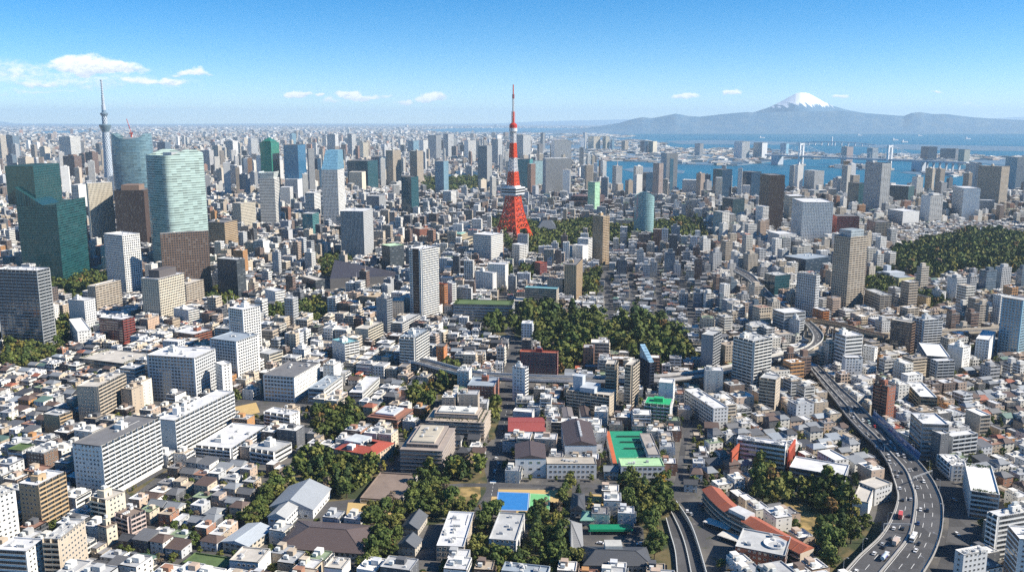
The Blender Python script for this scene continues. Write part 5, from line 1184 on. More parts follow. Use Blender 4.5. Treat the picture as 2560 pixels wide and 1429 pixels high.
# --- dark green glass complex
def green_complex():
    N, h, ang, c, wR, wL = fp(160, 713, 513, '41', '213')
    root = thing('office_tower', 'dark green glass complex with a sloped shoulder and a taller rear tower, far left', 'office tower', c, ang); reg('dark green complex', root, c.x, c.y, h); occ_mark(c.x, c.y, wR, wL, ang, 3)
    X, Y = wR / 2, wL / 2; g = (.010, .050, .054)
    b = MB(); b.box(-X, X, -Y, Y, 0, h, 'glass_stripe', 'roof_obj', sides='-y+x'); b.box(-X, X, -Y, Y, 0, h, 'C_obj', '', sides='-x+y'); obj('front_block', b, root, color=g)
    hs = zat(43, 462, c.y); b = MB()
    P = [(-X + .02, -Y * .35), (-X + .02, Y - .1)]
    b.quad((-X - .2, -Y * .3, h + .01), (-X + wR * .55, -Y * .3, h + .01), (-X + wR * .55, Y, hs), (-X - .2, Y, hs), 'C_obj'); b.poly([(-X - .2, Y, h), (-X - .2, -Y * .3, h), (-X - .2, Y, hs)], 'C_obj'); b.poly([(-X + wR * .55, -Y * .3, h), (-X + wR * .55, Y, h), (-X + wR * .55, Y, hs)], 'C_obj')
    obj('sloped_shoulder', b, root, color=(.010, .047, .054))
    ht = zat(140, 410, c.y + 20); b = MB(); b.box(-X + wR * .10, X - wR * .05, Y * .15, Y + wL * .28, h + .02, ht, 'C_obj', 'roof_obj'); obj('rear_tower', b, root, color=(.011, .052, .056))
    roof_clutter(root, wR * .6, wL * .3, h, 5, random.Random(3)); b = MB(); b.box(-X, X, -Y, -Y + .5, h, h + 4, 'C_obj', bottom=True); obj('parapet', b, root, color=g)
green_complex()
# --- great sloping dark roof
def sloping_roof():
    A, B, C2 = gp(826, 722), gp(990, 700), gp(838, 690); C2 = A + (C2 - A).normalized() * max((C2 - A).length, 45); zc = zat(838, 649, C2.y); za = zat(822, 696, A.y)
    o = thing('hall', 'huge dark sloping triangular roof of an exhibition hall, centre left', 'hall', A); reg('dark sloping roof', o, A.x, A.y, 20)
    b = MB(); a, b_, c_ = Vector((0, 0, 0)), B - A, C2 - A
    up = lambda v, z: Vector((v.x, v.y, z)); D_ = b_ + (c_ - a) * .35
    b.poly([up(a, za), up(b_, 7), up(D_, 7), up(c_, zc)], 'tiles_obj'); obj('roof', b, o, color=(.045, .042, .055))
    b = MB()
    for p, q, z0, z1 in ((a, b_, za, 7), (b_, D_, 7, 7), (D_, c_, 7, zc), (c_, a, zc, za)): b.quad(p, q, up(q, z1 - .05), up(p, z0 - .05), 'wall_obj')
    obj('wall', b, o, color=(.07, .07, .075)); cc = (A + B + C2) / 3; occ_mark(cc.x, cc.y, 150, 60, math.atan2(b_.y, b_.x), 0)
sloping_roof()
# --- ring buildings round a courtyard
def ring(kind, nick, label, cat, xn, yb, yt, L, Rr, wing, wc, rc, style, nf, pitched=0.0, bay=4.0, back=None):
    N, h, ang, c, wR, wL = fp(xn, yb, yt, L, Rr); root = thing(kind, label, cat, c, ang); occ_mark(c.x, c.y, wR, wL, ang, 2); reg(nick, root, c.x, c.y, h); X, Y = wR / 2, wL / 2; w_ = min(wing, X * .7, Y * .7)
    b = MB(); b.box(-X, X, -Y, Y, 0, h, 'wall_obj', ''); xi, yi = X - w_, Y - w_
    b.quad((-xi, yi, 0.05), (xi, yi, 0.05), (xi, yi, h), (-xi, yi, h), 'wall_obj'); b.quad((xi, yi, .05), (xi, -yi, .05), (xi, -yi, h), (xi, yi, h), 'wall_obj'); b.quad((xi, -yi, .05), (-xi, -yi, .05), (-xi, -yi, h), (xi, -yi, h), 'wall_obj'); b.quad((-xi, -yi, .05), (-xi, yi, .05), (-xi, yi, h), (-xi, -yi, h), 'wall_obj')
    obj('wall', b, root, color=wc); b = MB(); o_ = .6; z1 = h + pitched; mt = 'tiles_obj' if pitched else 'roof_obj'
    O = [(-X - o_, -Y - o_, h), (X + o_, -Y - o_, h), (X + o_, Y + o_, h), (-X - o_, Y + o_, h)]; I = [(-xi, -yi, z1), (xi, -yi, z1), (xi, yi, z1), (-xi, yi, z1)]
    for i in range(4): b.quad(O[i], O[(i + 1) % 4], I[(i + 1) % 4], I[i], mt)
    obj('roof', b, root, color=rc); fh = h / nf
    if style == 'G': win_rows(root, 'R', wR, wL, nf, fh, bay, bay * .55, fh * .5); win_rows(root, 'L', wR, wL, nf, fh, bay, bay * .55, fh * .5)
    if back: b = MB(); b.box(-X * .2, X * .9, yi * .2, Y * .98, 0, h + pitched + .5, 'wall_obj', 'roof_obj'); obj('rear_wing', b, root, color=back)
    stair_house(root, -X * .75, Y * .3, h + .1, 2.5, 2.5, 4, (.7, .7, .69), False); roof_clutter(root, wR * .5, w_, h + pitched, 4, random.Random(nick))
    return root
ring('hotel', 'courtyard hotel', 'large brown and tan hotel ringed round a courtyard, below the sloping dark roof', 'hotel', 941, 776, 742, '808/729', '1032/706', 17, (.36, .25, .15), (.44, .35, .24), 'G', 4, 0.0, 4.4)
ring('school_building', 'red roofed hall', 'cream two storey hall with red tiled roofs round a courtyard', 'school', 936, 1166, 1138, '838/1121', '985/1069', 9, (.55, .42, .31), (.42, .09, .055), 'G', 3, 2.6, 3.6, (.52, .56, .58))
def tiers(kind, nick, label, cat, xn, yb, yt, L, Rr, wc, rc, inset, tz, nf, garden=False, topcol=(.6, .6, .58), side='L'):
    N, h, ang, c, wR, wL = fp(xn, yb, yt, L, Rr); root = thing(kind, label, cat, c, ang); occ_mark(c.x, c.y, wR, wL, ang, 2); reg(nick, root, c.x, c.y, h); X, Y = wR / 2, wL / 2
    b = MB(); b.box(-X, X, -Y, Y, 0, h, 'wall_obj', 'roof_obj'); obj('wall', b, root, color=wc); fh = h / nf
    for k in range(nf):
        obj('window_band', band_mesh(wR - 1, fh * .5), root, (-X + .5, -Y, k * fh + fh * .35), 0); obj('window_band', band_mesh(wL - 1, fh * .5), root, (-X, Y - .5, k * fh + fh * .35), -math.pi / 2)
        obj('floor_edge', cached(('fe', round(wR, 1)), lambda: edge_mesh(wR)), root, (-X, -Y, (k + 1) * fh - .5), 0, wc); obj('floor_edge', cached(('fe', round(wL, 1)), lambda: edge_mesh(wL)), root, (-X, Y, (k + 1) * fh - .5), -math.pi / 2, wc)
    x0, x1, y0, y1 = -X + inset, X - inset, -Y + inset, Y - inset
    b = MB(); b.box(x0, x1, y0, y1, h + .01, h + tz, 'N_obj', 'roof_obj'); obj('upper_storey', b, root, color=wc)
    b = MB(); b.box(x0 + 2, x1 - 4, y0 + 3, y1 - 3, h + tz + .01, h + tz + 1.4, 'wall_obj', 'roof_obj'); obj('roof', b, root, color=topcol)
    roof_clutter(root, wR * .5, wL * .5, h + tz + 1.4, 7, random.Random(nick))
    if garden:
        g = MB(); rs = random.Random(5)
        for k in range(220):
            e = rs.random(); x, y = (rs.uniform(-X, X), rs.choice([-Y + 1.2, y0 - 1])) if e < .5 else (rs.choice([-X + 1.2, x0 - 1]), rs.uniform(-Y, Y))
            leaf_quad(g, Vector((x, y, h + rs.uniform(.2, 1.1))), .9, rs, 'leaf_obj0')
        obj('roof_garden', g, root, color=(.05, .075, .03))['kind'] = 'stuff'
    return root
def edge_mesh(L): b = MB(); b.box(0, L, -.7, 0, 0, .5, 'wall_obj', bottom=True); return b.mesh('floor_edge')
tiers('office_block', 'stepped garden office', 'beige stepped office with planted terraces beside the central street', 'office building', 1210, 1102, 1056, '1064/1049', '1226/1006', (.44, .37, .30), (.5, .5, .45), 6, 4.2, 5, True, (.62, .62, .57))
tiers('apartment_block', 'stepped brown block', 'brown grey apartment block with deep floor edges, left of the central street', 'apartment building', 1106, 1185, 1126, '1000/1121', '1137/1060', (.33, .28, .245), (.4, .4, .38), 4, 3.0, 6, False, (.45, .41, .33))
tiers('school_building', 'brick school', 'red brick school with a pale flat roof, left of the stepped garden office', 'school', 994, 1078, 1049, '918/1040', '1032/992', (.27, .13, .09), (.5, .54, .57), 2.5, 1.2, 3, False, (.52, .56, .6))
tiers('office_block', 'brown ziggurat', 'dark reddish brown stepped block behind the green glass tower', 'office building', 1500, 535, 505, '1411', '1527', (.10, .055, .05), (.2, .16, .15), 14, 12, 5, False, (.14, .09, .085))
tiers('office_block', 'copper roof hall', 'cream office with copper green roof and boxy top, left of the red tower', 'office building', 1160, 630, 598, '1104', '1182', (.45, .38, .26), (.2, .42, .36), 8, 8, 4, False, (.2, .42, .36))
# --- gabled halls
hall('hall', 'blue grey gable hall', 'large hall with a blue grey gabled metal roof, lower centre left', 'hall', 783, 1296, 1273, '674/1266', '826/1216', 'R', 6.5, W_, (.34, .37, .40), bay=5)
hall('hall', 'small gable wing', 'small white gabled wing with tall glass front before the blue grey roofed hall', 'hall', 715, 1325, 1294, '670/1290', '752/1268', 'R', 3, (.66, .68, .7), (.42, .43, .43), nf=2, bay=3.4)
hall('hall', 'long curved roof block', 'long low block with pale curved roof beside the brown hip roof', 'hall', 622, 1388, 1364, '556/1352', '682/1302', 'R', 2.2, (.52, .46, .37), (.48, .53, .57), nf=2, bay=4)
def hip_px(kind, nick, label, cat, FL, FR, BR, BL, R0, R1, ez, rz_, wc, rc, base_in=1.5, chimney=None):
    P = [gp(*q, ez) for q in (FL, FR, BR, BL)]; RR = [gp(*q, rz_) for q in (R0, R1)]; c = sum(P, Vector()) / 4; c0 = Vector((c.x, c.y, 0)); root = thing(kind, label, cat, c0); reg(nick, root, c.x, c.y, rz_)
    b = MB(); q = [p - c0 for p in P]; r = [p - c0 for p in RR]
    b.quad(q[0], q[1], r[1], r[0], 'tiles_obj'); b.poly([q[1], q[2], r[1]], 'tiles_obj'); b.quad(q[2], q[3], r[0], r[1], 'tiles_obj'); b.poly([q[3], q[0], r[0]], 'tiles_obj')
    dn = Vector((0, 0, .5))
    for i in range(4): b.quad(q[i] - dn, q[(i + 1) % 4] - dn, q[(i + 1) % 4], q[i], 'tiles_obj')
    b.quad(q[3] - dn, q[2] - dn, q[1] - dn, q[0] - dn, 'tiles_obj')
    b.bar(r[0], r[1], .35, 'tiles_obj', 4)
    for i, j in ((0, 0), (3, 0), (1, 1), (2, 1)): b.bar(q[i], r[j], .25, 'tiles_obj', 4)
    obj('roof', b, root, color=rc)
    b = MB(); k = .9; pts = [(p.x * k, p.y * k) for p in q]; b.prism(pts, 0, ez - .5, 'G_obj', ''); obj('wall', b, root, color=wc); occ_poly(P)
    if chimney: b = MB(); p = gp(*chimney, rz_ + 1) - c0; b.box(p.x - 5, p.x + 5, p.y - 4, p.y + 4, rz_ - 5, rz_ + 2, 'wall_obj', 'roof_obj'); obj('roof_lantern', b, root, color=(.45, .45, .42))
    return root
hip_px('hall', 'brown hip roof', 'very large brown hipped roof near the bottom edge', 'hall', (690, 1368), (908, 1384), (942, 1312), (744, 1299), (775, 1316), (866, 1323), 7, 14, (.5, .5, .48), (.115, .085, .08))
hip_px('temple', 'dark temple roof', 'wide dark grey temple roof with a square lantern at the bottom edge', 'temple', (1457, 1412), (1632, 1414), (1617, 1366), (1457, 1364), (1490, 1372), (1590, 1376), 8, 13, (.45, .43, .4), (.075, .08, .09), chimney=(1533, 1360))
hip_px('temple', 'grey temple roof', 'long grey tiled temple roof with a white edged ridge, left of the dark one', 'temple', (1435, 1378), (1460, 1380), (1455, 1308), (1415, 1295), (1428, 1366), (1428, 1302), 7, 12, (.5, .48, .44), (.27, .275, .28))
hip_px('house', 'dark tiled house', 'dark tiled Japanese house left of the sand garden', 'house', (1424, 1274), (1464, 1276), (1462, 1232), (1430, 1231), (1445, 1262), (1446, 1238), 5.5, 9, (.5, .48, .45), (.07, .075, .085))
hip_px('pavilion', 'teal pavilion', 'small square pavilion with a pale teal roof', 'pavilion', (1450, 1300), (1485, 1300), (1481, 1276), (1455, 1275), (1467, 1279), (1469, 1279), 5.5, 9, (.4, .36, .3), (.20, .40, .33))
for nm, lb, a in (('dark gable house', 'dark grey gabled house behind its twin, right of the grove', (1045, 1340, 1322, '1003/1318', '1068/1284')), ('front gable house', 'dark grey gabled house in front of its twin, right of the grove', (1038, 1390, 1368, '994/1362', '1054/1328'))):
    hall('house', nm, lb, 'house', *a, 'R', 4, (.46, .42, .36), (.11, .12, .135), nf=2, bay=3.2, win=(1.5, 1.3))
hip_px('temple', 'park temple', 'large dark grey temple hall with double roofs in the park right of the red tower', 'temple', (1342, 572), (1392, 572), (1384, 552), (1350, 552), (1358, 550), (1376, 550), 16, 27, (.12, .11, .11), (.11, .12, .13))
# --- school with brown and red roofs, courts
r1 = hall('school_building', 'red gym', 'gymnasium with a broad red metal roof, beside the central street', 'school', 1271, 1098, 1077, '1269/1076', '1363/1078', 'R', 1.6, (.66, .64, .6), (.36, .08, .065), bay=4.5, over=.4, dep=34)
r2 = hall('school_building', 'brown front gym', 'white gymnasium with dark brown twin sloped roof nearest the crossroads', 'school', 1288, 1193, 1145, '1286/1143', '1365/1147', 'L', 2.6, W_, (.095, .07, .068), nf=3, bay=6, over=.2, dep=30)
r3 = hall('school_building', 'brown rear gym', 'white gymnasium with dark brown roof and white ridge vents', 'school', 1412, 1160, 1112, '1410/1110', '1491/1115', 'L', 3.5, W_, (.095, .07, .068), nf=2, bay=5, over=.2, dep=52)
for root, h, wR, wL, c, ang in (r3,):
    for k in range(9): b = MB(); b.box(-.9, .9, -.8, .8, 0, 1.3, 'metal'); b.box(-.6, .6, -.5, .5, 1.3, 1.6, 'metal'); obj('roof_vent', b, root, (.9, -wL * .30 + k * wL * .075, h + 3.3), 0, (.75, .75, .74))
hall('school_building', 'brown far gym', 'narrow brown roofed hall furthest back in the school', 'school', 1453, 1062, 1040, '1452/1039', '1478/1041', 'L', 1.5, W_, (.10, .075, .07), bay=0, over=.2, dep=28)
hall('school_building', 'grey far gym', 'narrow grey roofed hall beside the furthest brown roofed hall', 'school', 1408, 1062, 1042, '1407/1040', '1434/1042', 'L', 1.0, W_, (.22, .20, .20), bay=0, over=.2, dep=26)
def slab(kind, nick, label, cat, FLx, FRx, yb, yt, depth, wc, rc, nf, bay, ww, wh, back=True):
    A, B = gp(FLx, yb), gp(FRx, yb); h = zat(FLx, yt, A.y); wR = (B - A).length; c = (A + B) / 2 + Vector((0, depth / 2, 0)); root = thing(kind, label, cat, c); reg(nick, root, c.x, c.y, h); occ_mark(c.x, c.y, wR, depth, 0, 1)
    b = MB(); b.box(-wR / 2, wR / 2, -depth / 2, depth / 2, 0, h, 'wall_obj', ''); obj('wall', b, root, color=wc)
    b = MB(); X, Y = wR / 2, depth / 2; b.quad((-X, -Y, h - .6), (X, -Y, h - .6), (X, Y, h - .6), (-X, Y, h - .6), 'roof_obj')
    for q in ((-X, X, -Y, -Y + .4), (-X, X, Y - .4, Y), (-X, -X + .4, -Y + .4, Y - .4), (X - .4, X, -Y + .4, Y - .4)): b.box(*q, h - .6, h + .003, 'roof_obj')
    obj('roof', b, root, color=rc); win_rows(root, 'R', wR, depth, nf, h / nf, bay, ww, wh); win_rows(root, 'L', wR, depth, nf, h / nf, bay, ww, wh); roof_clutter(root, wR * .7, depth * .5, h - .6, 4, random.Random(nick)); return root, h, wR, c
slab('school_building', 'white school wing', 'long low white school wing with rows of square windows joining the two brown roofed gyms', 'school', 1367, 1491, 1196, 1158, 13, W_, (.42, .38, .32), 3, 3.4, 1.9, 1.5)
slab('school_building', 'mint roof school', 'white school block with a mint green flat roof beside the green court', 'school', 1552, 1660, 1202, 1164, 16, (.66, .68, .68), (.38, .58, .33), 3, 3.6, 2.4, 1.7)
A_, B_ = gp(1615, 1120, 0), gp(1658, 1120, 0)
slab('school_building', 'court side wing', 'long grey roofed wing along the right side of the green court', 'school', 1620, 1650, 1172, 1135, 46, (.60, .62, .62), (.34, .31, .28), 3, 3.4, 1.8, 1.5)
# raised green sports court
def court():
    P = [gp(*q, 7) for q in ((1514, 1077), (1612, 1077), (1622, 1128), (1556, 1160), (1533, 1161))]; c = sum(P, Vector()) / 5; c0 = Vector((c.x, c.y, 0)); root = thing('sports_court', 'bright green rooftop sports court with an orange edge strip', 'sports court', c0); reg('green court', root, c.x, c.y, 7); occ_poly(P)
    b = MB(); pts = [((p - c0).x, (p - c0).y) for p in P]; pts.reverse() if sum((pts[i][0] * pts[(i + 1) % 5][1] - pts[(i + 1) % 5][0] * pts[i][1]) for i in range(5)) < 0 else None
    b.prism(pts, 0, 7, 'wall_obj', ''); obj('base', b, root, color=(.5, .5, .49)); b = MB(); b.poly([(x, y, 7) for x, y in pts], 'court'); obj('playing_surface', b, root, color=(.02, .27, .155))
    q0, q1 = P[0] - c0, P[4] - c0; b = MB(); d = Vector((3.2, 0, 0)); u_ = Vector((0, 0, .03)); b.quad(q1 + u_, q1 + d + u_, q0 + d + u_, q0 + u_, 'court'); obj('edge_strip', b, root, color=(.52, .13, .05))
    b = MB()
    for y in (1092, 1106, 1122): p0, p1 = gp(1541 + (y - 1092) * .6, y, 7.04) - c0, gp(1606 + (y - 1092) * .3, y, 7.04) - c0; b.box(p0.x, p1.x, p0.y - .4, p0.y + .4, 7.04, 8.3, 'metal')
    obj('net', b, root, color=(.04, .10, .08))
    b = MB()
    for i in range(5):
        for f in range(9): p = Vector((*pts[i], 7)).lerp(Vector((*pts[(i + 1) % 5], 7)), f / 9); b.bar(p, p + Vector((0, 0, 4)), .06, 'metal')
    obj('fence', b, root, color=(.1, .3, .22))
court()
def flat_court(nick, label, pts, col, z, lines=0):
    P = [gp(*q) for q in pts]; c = sum(P, Vector()) / len(P); root = thing('sports_court', label, 'sports court', (c.x, c.y, 0)); reg(nick, root, c.x, c.y, 0); occ_poly(P); q = [p - c for p in P]
    b = MB(); b.poly([(p.x, p.y, z) for p in q], 'court'); obj('playing_surface', b, root, color=col); b = MB()
    def ln(a, d): 
        n_ = (d - a).normalized(); n_ = Vector((-n_.y, n_.x, 0)) * .12; b.quad(a - n_ + u_, d - n_ + u_, d + n_ + u_, a + n_ + u_, 'lane_paint')
    u_ = Vector((0, 0, z + .012)); s = [p * .95 for p in q]
    for i in range(4): ln(s[i], s[(i + 1) % 4])
    for k in range(1, lines + 1): f = k / (lines + 1); ln(s[0].lerp(s[1], f), s[3].lerp(s[2], f))
    obj('line_marking', b, root); return root
sheet('court_apron', [(1222, 1284), (1232, 1222), (1398, 1224), (1396, 1280)], .02, 'sand', True)
flat_court('blue court', 'bright blue sports court with white lines by the crossroads', [(1239, 1274), (1321, 1276), (1324, 1231), (1244, 1228)], (.025, .19, .50), .04, 0)
flat_court('light green court', 'light green court adjoining the blue one', [(1321.5, 1276), (1374, 1274), (1376, 1235), (1324.5, 1232)], (.17, .48, .20), .04, 0)
hall('house', 'court shed', 'low grey roofed shed along the near side of the blue court', 'shed', 1221, 1296, 1290, '1219/1288', '1288/1290', 'R', 1.5, (.5, .48, .45), (.2, .18, .18), bay=0, dep=8)
A_ = gp(1525, 1330); o = thing('storage_canopy', 'long bright green canopy beside the sand garden', 'canopy', A_)
b = MB(); b.box(-14, 14, -4, 4, 2.6, 3.0, 'paint', bottom=True); b.box(-13, 13, -3.6, 3.6, 3.0, 3.9, 'paint'); obj('roof', b, o, color=(.01, .24, .12)); occ_mark(A_.x, A_.y, 30, 10, 0, 1); reg('green canopy', o, A_.x, A_.y, 4)
for x in (-13, 13):
    for y in (-3.6, 3.6): b = MB(); b.box(-.15, .15, -.15, .15, 0, 2.6, 'paint'); obj('post', b, o, (x, y, 0), 0, (.5, .5, .5))
# --- long curved building with orange red roof, lower right
def curved_roof():
    top = [(1778, 1222), (1805, 1252), (1838, 1279), (1880, 1301), (1925, 1327), (1970, 1352), (2018, 1376)]; z = 10.5; wd_ = 12
    C = spline([gp(x, y, z) for x, y in top], 5); c0 = Vector((C[len(C) // 2].x, C[len(C) // 2].y, 0)); root = thing('apartment_block', 'long curving three storey building with orange red tiled roof, lower right', 'apartment building', c0); reg('orange roofed row', root, c0.x, c0.y, z)
    L, Rr = [], []
    for i, p in enumerate(C):
        d = (C[min(i + 1, len(C) - 1)] - C[max(i - 1, 0)]).normalized(); n = Vector((-d.y, d.x, 0)); q = p - c0; L.append(q + n * wd_ / 2); Rr.append(q - n * wd_ / 2)
        if i: m_ = (C[i] + C[i - 1]) / 2; dd = C[i] - C[i - 1]; occ_mark(m_.x, m_.y, dd.length + 2, wd_ + 2, math.atan2(dd.y, dd.x), 1)
    b = MB(); u = 0
    for i in range(len(L) - 1):
        for A, B in ((L[i + 1], L[i]), (Rr[i], Rr[i + 1])): b.quad(Vector((A.x, A.y, 0)), Vector((B.x, B.y, 0)), B, A, 'wall_obj')
    for A, B in ((L[0], Rr[0]), (Rr[-1], L[-1])): b.quad(Vector((A.x, A.y, 0)), Vector((B.x, B.y, 0)), B, A, 'wall_obj')
    obj('wall', b, root, color=(.55, .46, .36)); b = MB()
    for i in range(len(L) - 1):
        m0, m1 = (L[i] + Rr[i]) / 2 + Vector((0, 0, 2.6)), (L[i + 1] + Rr[i + 1]) / 2 + Vector((0, 0, 2.6)); o0, o1 = (L[i] - Rr[i]).normalized() * .7, (L[i + 1] - Rr[i + 1]).normalized() * .7
        b.quad(Rr[i] - o0, Rr[i + 1] - o1, m1, m0, 'tiles_obj'); b.quad(L[i + 1] + o1, L[i] + o0, m0, m1, 'tiles_obj')
        if i % 7 == 0: b.bar(Rr[i] - o0 + Vector((0, 0, .1)), m0 + Vector((0, 0, .1)), .25, 'tiles_obj')
    for i in (0, -1): m0 = (L[i] + Rr[i]) / 2 + Vector((0, 0, 2.6)); b.poly([L[i], Rr[i], m0] if i == 0 else [Rr[i], L[i], m0], 'tiles_obj')
    obj('roof', b, root, color=(.42, .125, .065))
    for k in range(3):
        b = MB()
        for i in range(len(Rr) - 1):
            n = (Rr[i] - L[i]).normalized(); n1 = (Rr[i + 1] - L[i + 1]).normalized(); a, c_ = Rr[i] + n * .06, Rr[i + 1] + n1 * .06; z0 = k * 3.4 + 1.1
            b.quad((a.x, a.y, z0), (c_.x, c_.y, z0), (c_.x, c_.y, z0 + 1.7), (a.x, a.y, z0 + 1.7), 'window_glass'); a, c_ = Rr[i] + n * .9, Rr[i + 1] + n1 * .9
            b.quad((a.x, a.y, k * 3.4), (c_.x, c_.y, k * 3.4), (c_.x, c_.y, k * 3.4 + .9), (a.x, a.y, k * 3.4 + .9), 'wall_obj'); b.quad((a.x, a.y, k * 3.4 + .9), (c_.x, c_.y, k * 3.4 + .9), (Rr[i + 1].x, Rr[i + 1].y, k * 3.4 + .7), (Rr[i].x, Rr[i].y, k * 3.4 + .7), 'wall_obj')
        obj('balcony', b, root, color=(.55, .47, .38))
    j = len(C) // 2 - 3; q = C[j] - c0; d = (C[j + 1] - C[j]).normalized(); b = MB(); b.box(-7, 7, -4.5, 4.5, -1, 3.2, 'wall_obj', 'roof_obj'); o = obj('roof_terrace', b, root, (q.x, q.y, z), math.atan2(d.y, d.x), (.5, .5, .5)); roof_clutter(root, 8, 4, z + 3.2, 0, rnd)
curved_roof()
# red side panels of the cable roof office, dish
c = gp(1968, 1178); o = thing('screen_wall', 'tall orange red screen wall at the right end of the cluttered roofed office', 'wall', c, R(62)); reg('red screen wall', o, c.x, c.y, 16)
b = MB(); b.box(0, 26, -.6, .6, 0, 17, 'wall_obj'); obj('panel', b, o, color=(.42, .07, .035)); b = MB()
for k in range(5): b.box(2 + k * 5, 4 + k * 5, -.64, -.6, 3, 14, 'carglass')
obj('slot', b, o)
c = gp(1826, 1186); o = thing('screen_wall', 'orange red screen wall at the left end of the cluttered roofed office', 'wall', c, R(60)); b = MB(); b.box(0, 24, -.6, .6, 0, 18, 'wall_obj'); obj('panel', b, o, color=(.40, .085, .04)); b = MB(); b.box(1, 23, -.64, -.6, 12, 13, 'carglass'); obj('slot', b, o)
c = gp(1934, 1408); zt_ = zat(1934, 1362, c.y); o = thing('dish_tower', 'round white bowl on a short tower above the brown block', 'tower', (c.x, c.y, 0)); b = MB(); b.lathe([(3.2, 0), (2.6, zt_ - 3)], 'wall_obj', 14); obj('shaft', b, o, color=(.28, .12, .08)); b = MB(); b.lathe([(2.8, zt_ - 3), (6.2, zt_ + .6), (6.4, zt_ + 1.6), (5.6, zt_ + 1.4), (2.0, zt_ - 1.2), (.02, zt_ - 1.3)], 'paint', 24); obj('bowl', b, o, color=(.72, .72, .7))
# blue noise barrier along the right side of the expressway
pts = [p for p in ER if 1040 < proj(p)[1] < 1158]
b = MB()
for i in range(len(pts) - 1):
    a, d = pts[i] + Vector((.4, 0, 1.2)), pts[i + 1] + Vector((.4, 0, 1.2)); up5 = Vector((1.2, 0, 5.2)); b.quad(a, d, d + up5, a + up5, 'C_obj')
    t_ = Vector((.18, 0, 0)); b.quad(d + t_, a + t_, a + up5 + t_, d + up5 + t_, 'C_obj'); b.quad(a + up5, d + up5, d + up5 + t_, a + up5 + t_, 'metal')
c0 = pts[0]; o = obj('noise_barrier', b, None, color=(.03, .11, .24)); tag(o, 'tall blue translucent noise barrier along the expressway', 'barrier')
# tall white chimney by the bay
c = gp(1455, 417); h = zat(1455, 345, c.y); o = thing('chimney', 'tall white rectangular incinerator chimney by the bay', 'chimney', c); b = MB(); b.box(-9, 9, -9, 9, 0, h, 'paint'); obj('shaft', b, o, color=(.8, .8, .8)); b = MB(); b.box(-6.5, 6.5, -6.5, 6.5, h, h + 3, 'metal'); obj('flue', b, o, color=(.3, .3, .3))
# --- suspension bridge across the bay
def bridge():
    T = [gp(2001, 414), gp(2221, 425)]; zt = [zat(2001, 362, T[0].y), zat(2221, 363, T[1].y)]; d = (T[1] - T[0]); Lg = d.length; ang = math.atan2(d.y, d.x)
    root = thing('suspension_bridge', 'white suspension bridge with two portal towers crossing the bay', 'bridge', T[0], ang); reg('suspension bridge', root, *(T[0] + d / 2)[:2], 40)
    zd = zat(2001, 389, T[0].y); hT = max(zt); wT = 15
    for x in (0, Lg):
        b = MB()
        for s in (-1, 1): b.box(x - 5, x + 5, s * wT - 4, s * wT + 4, 0, hT, 'paint')
        b.box(x - 4, x + 4, -wT + 4, wT - 4, hT - 12, hT - 2, 'paint', bottom=True); b.box(x - 4, x + 4, -wT + 4, wT - 4, zd - 12, zd - 4, 'paint', bottom=True); b.box(x - 16, x + 16, -wT - 14, wT + 14, 0, 9, 'concrete'); obj('tower', b, root, color=(.8, .8, .8))
    b = MB(); b.box(-Lg * .45, Lg * 1.75, -13, 13, zd - 9, zd, 'paint', bottom=True); obj('deck', b, root, color=(.45, .48, .52))
    for s in (-1, 1):
        b = MB(); P = []
        for i in range(41):
            f = i / 40; x = -Lg * .3 + f * Lg * 1.6; z = zd + 6 + (hT - zd - 6) * (((x / Lg) * 2 - 1) ** 2 if 0 <= x <= Lg else max(0, 1 - (abs(x if x < 0 else x - Lg) / (Lg * .3)))); P.append(Vector((x, s * wT, z)))
        for p, q in zip(P[:-1], P[1:]): b.bar(p, q, 1.1, 'paint'); b.bar(p, (p.x, p.y, zd), .45, 'paint')
        obj('main_cable', b, root, color=(.7, .71, .72))
    for x in (-Lg * .3, Lg * 1.3): b = MB(); b.box(x - 26, x + 26, -24, 24, 0, zd - 9, 'paint'); obj('anchorage', b, root, color=(.46, .50, .55))
    for i in range(6): b = MB(); x = Lg * (1.38 + .06 * i); b.box(x - 2.5, x + 2.5, -7, 7, 0, zd - 9, 'paint'); obj('pier', b, root, color=(.36, .38, .41))
bridge()
A_, B_ = gp(1990, 362), gp(2190, 366); d = B_ - A_; o = thing('girder_bridge', 'long low bridge rising in the middle, far out in the bay', 'bridge', A_, math.atan2(d.y, d.x)); b = MB(); Lg = d.length; n = 24
for i in range(n):
    f0, f1 = i / n, (i + 1) / n; zz = lambda f: 14 + 24 * (1 - (2 * f - .95) ** 2 if abs(2 * f - .95) < 1 else 0); b.bar((f0 * Lg, 0, zz(f0)), (f1 * Lg, 0, zz(f1)), 7, 'paint')
obj('deck', b, o, color=(.55, .58, .6))
for i in range(1, 12): f = i / 12; b = MB(); b.box(f * Lg - 5, f * Lg + 5, -7, 7, 0, zz(f), 'paint'); obj('pier', b, o, color=(.55, .57, .6))
b = MB(); f = .46; b.bar((f * Lg, 0, 0), (f * Lg, 0, zz(f) + 55), 9, 'paint'); obj('pylon', b, o, color=(.6, .63, .66))
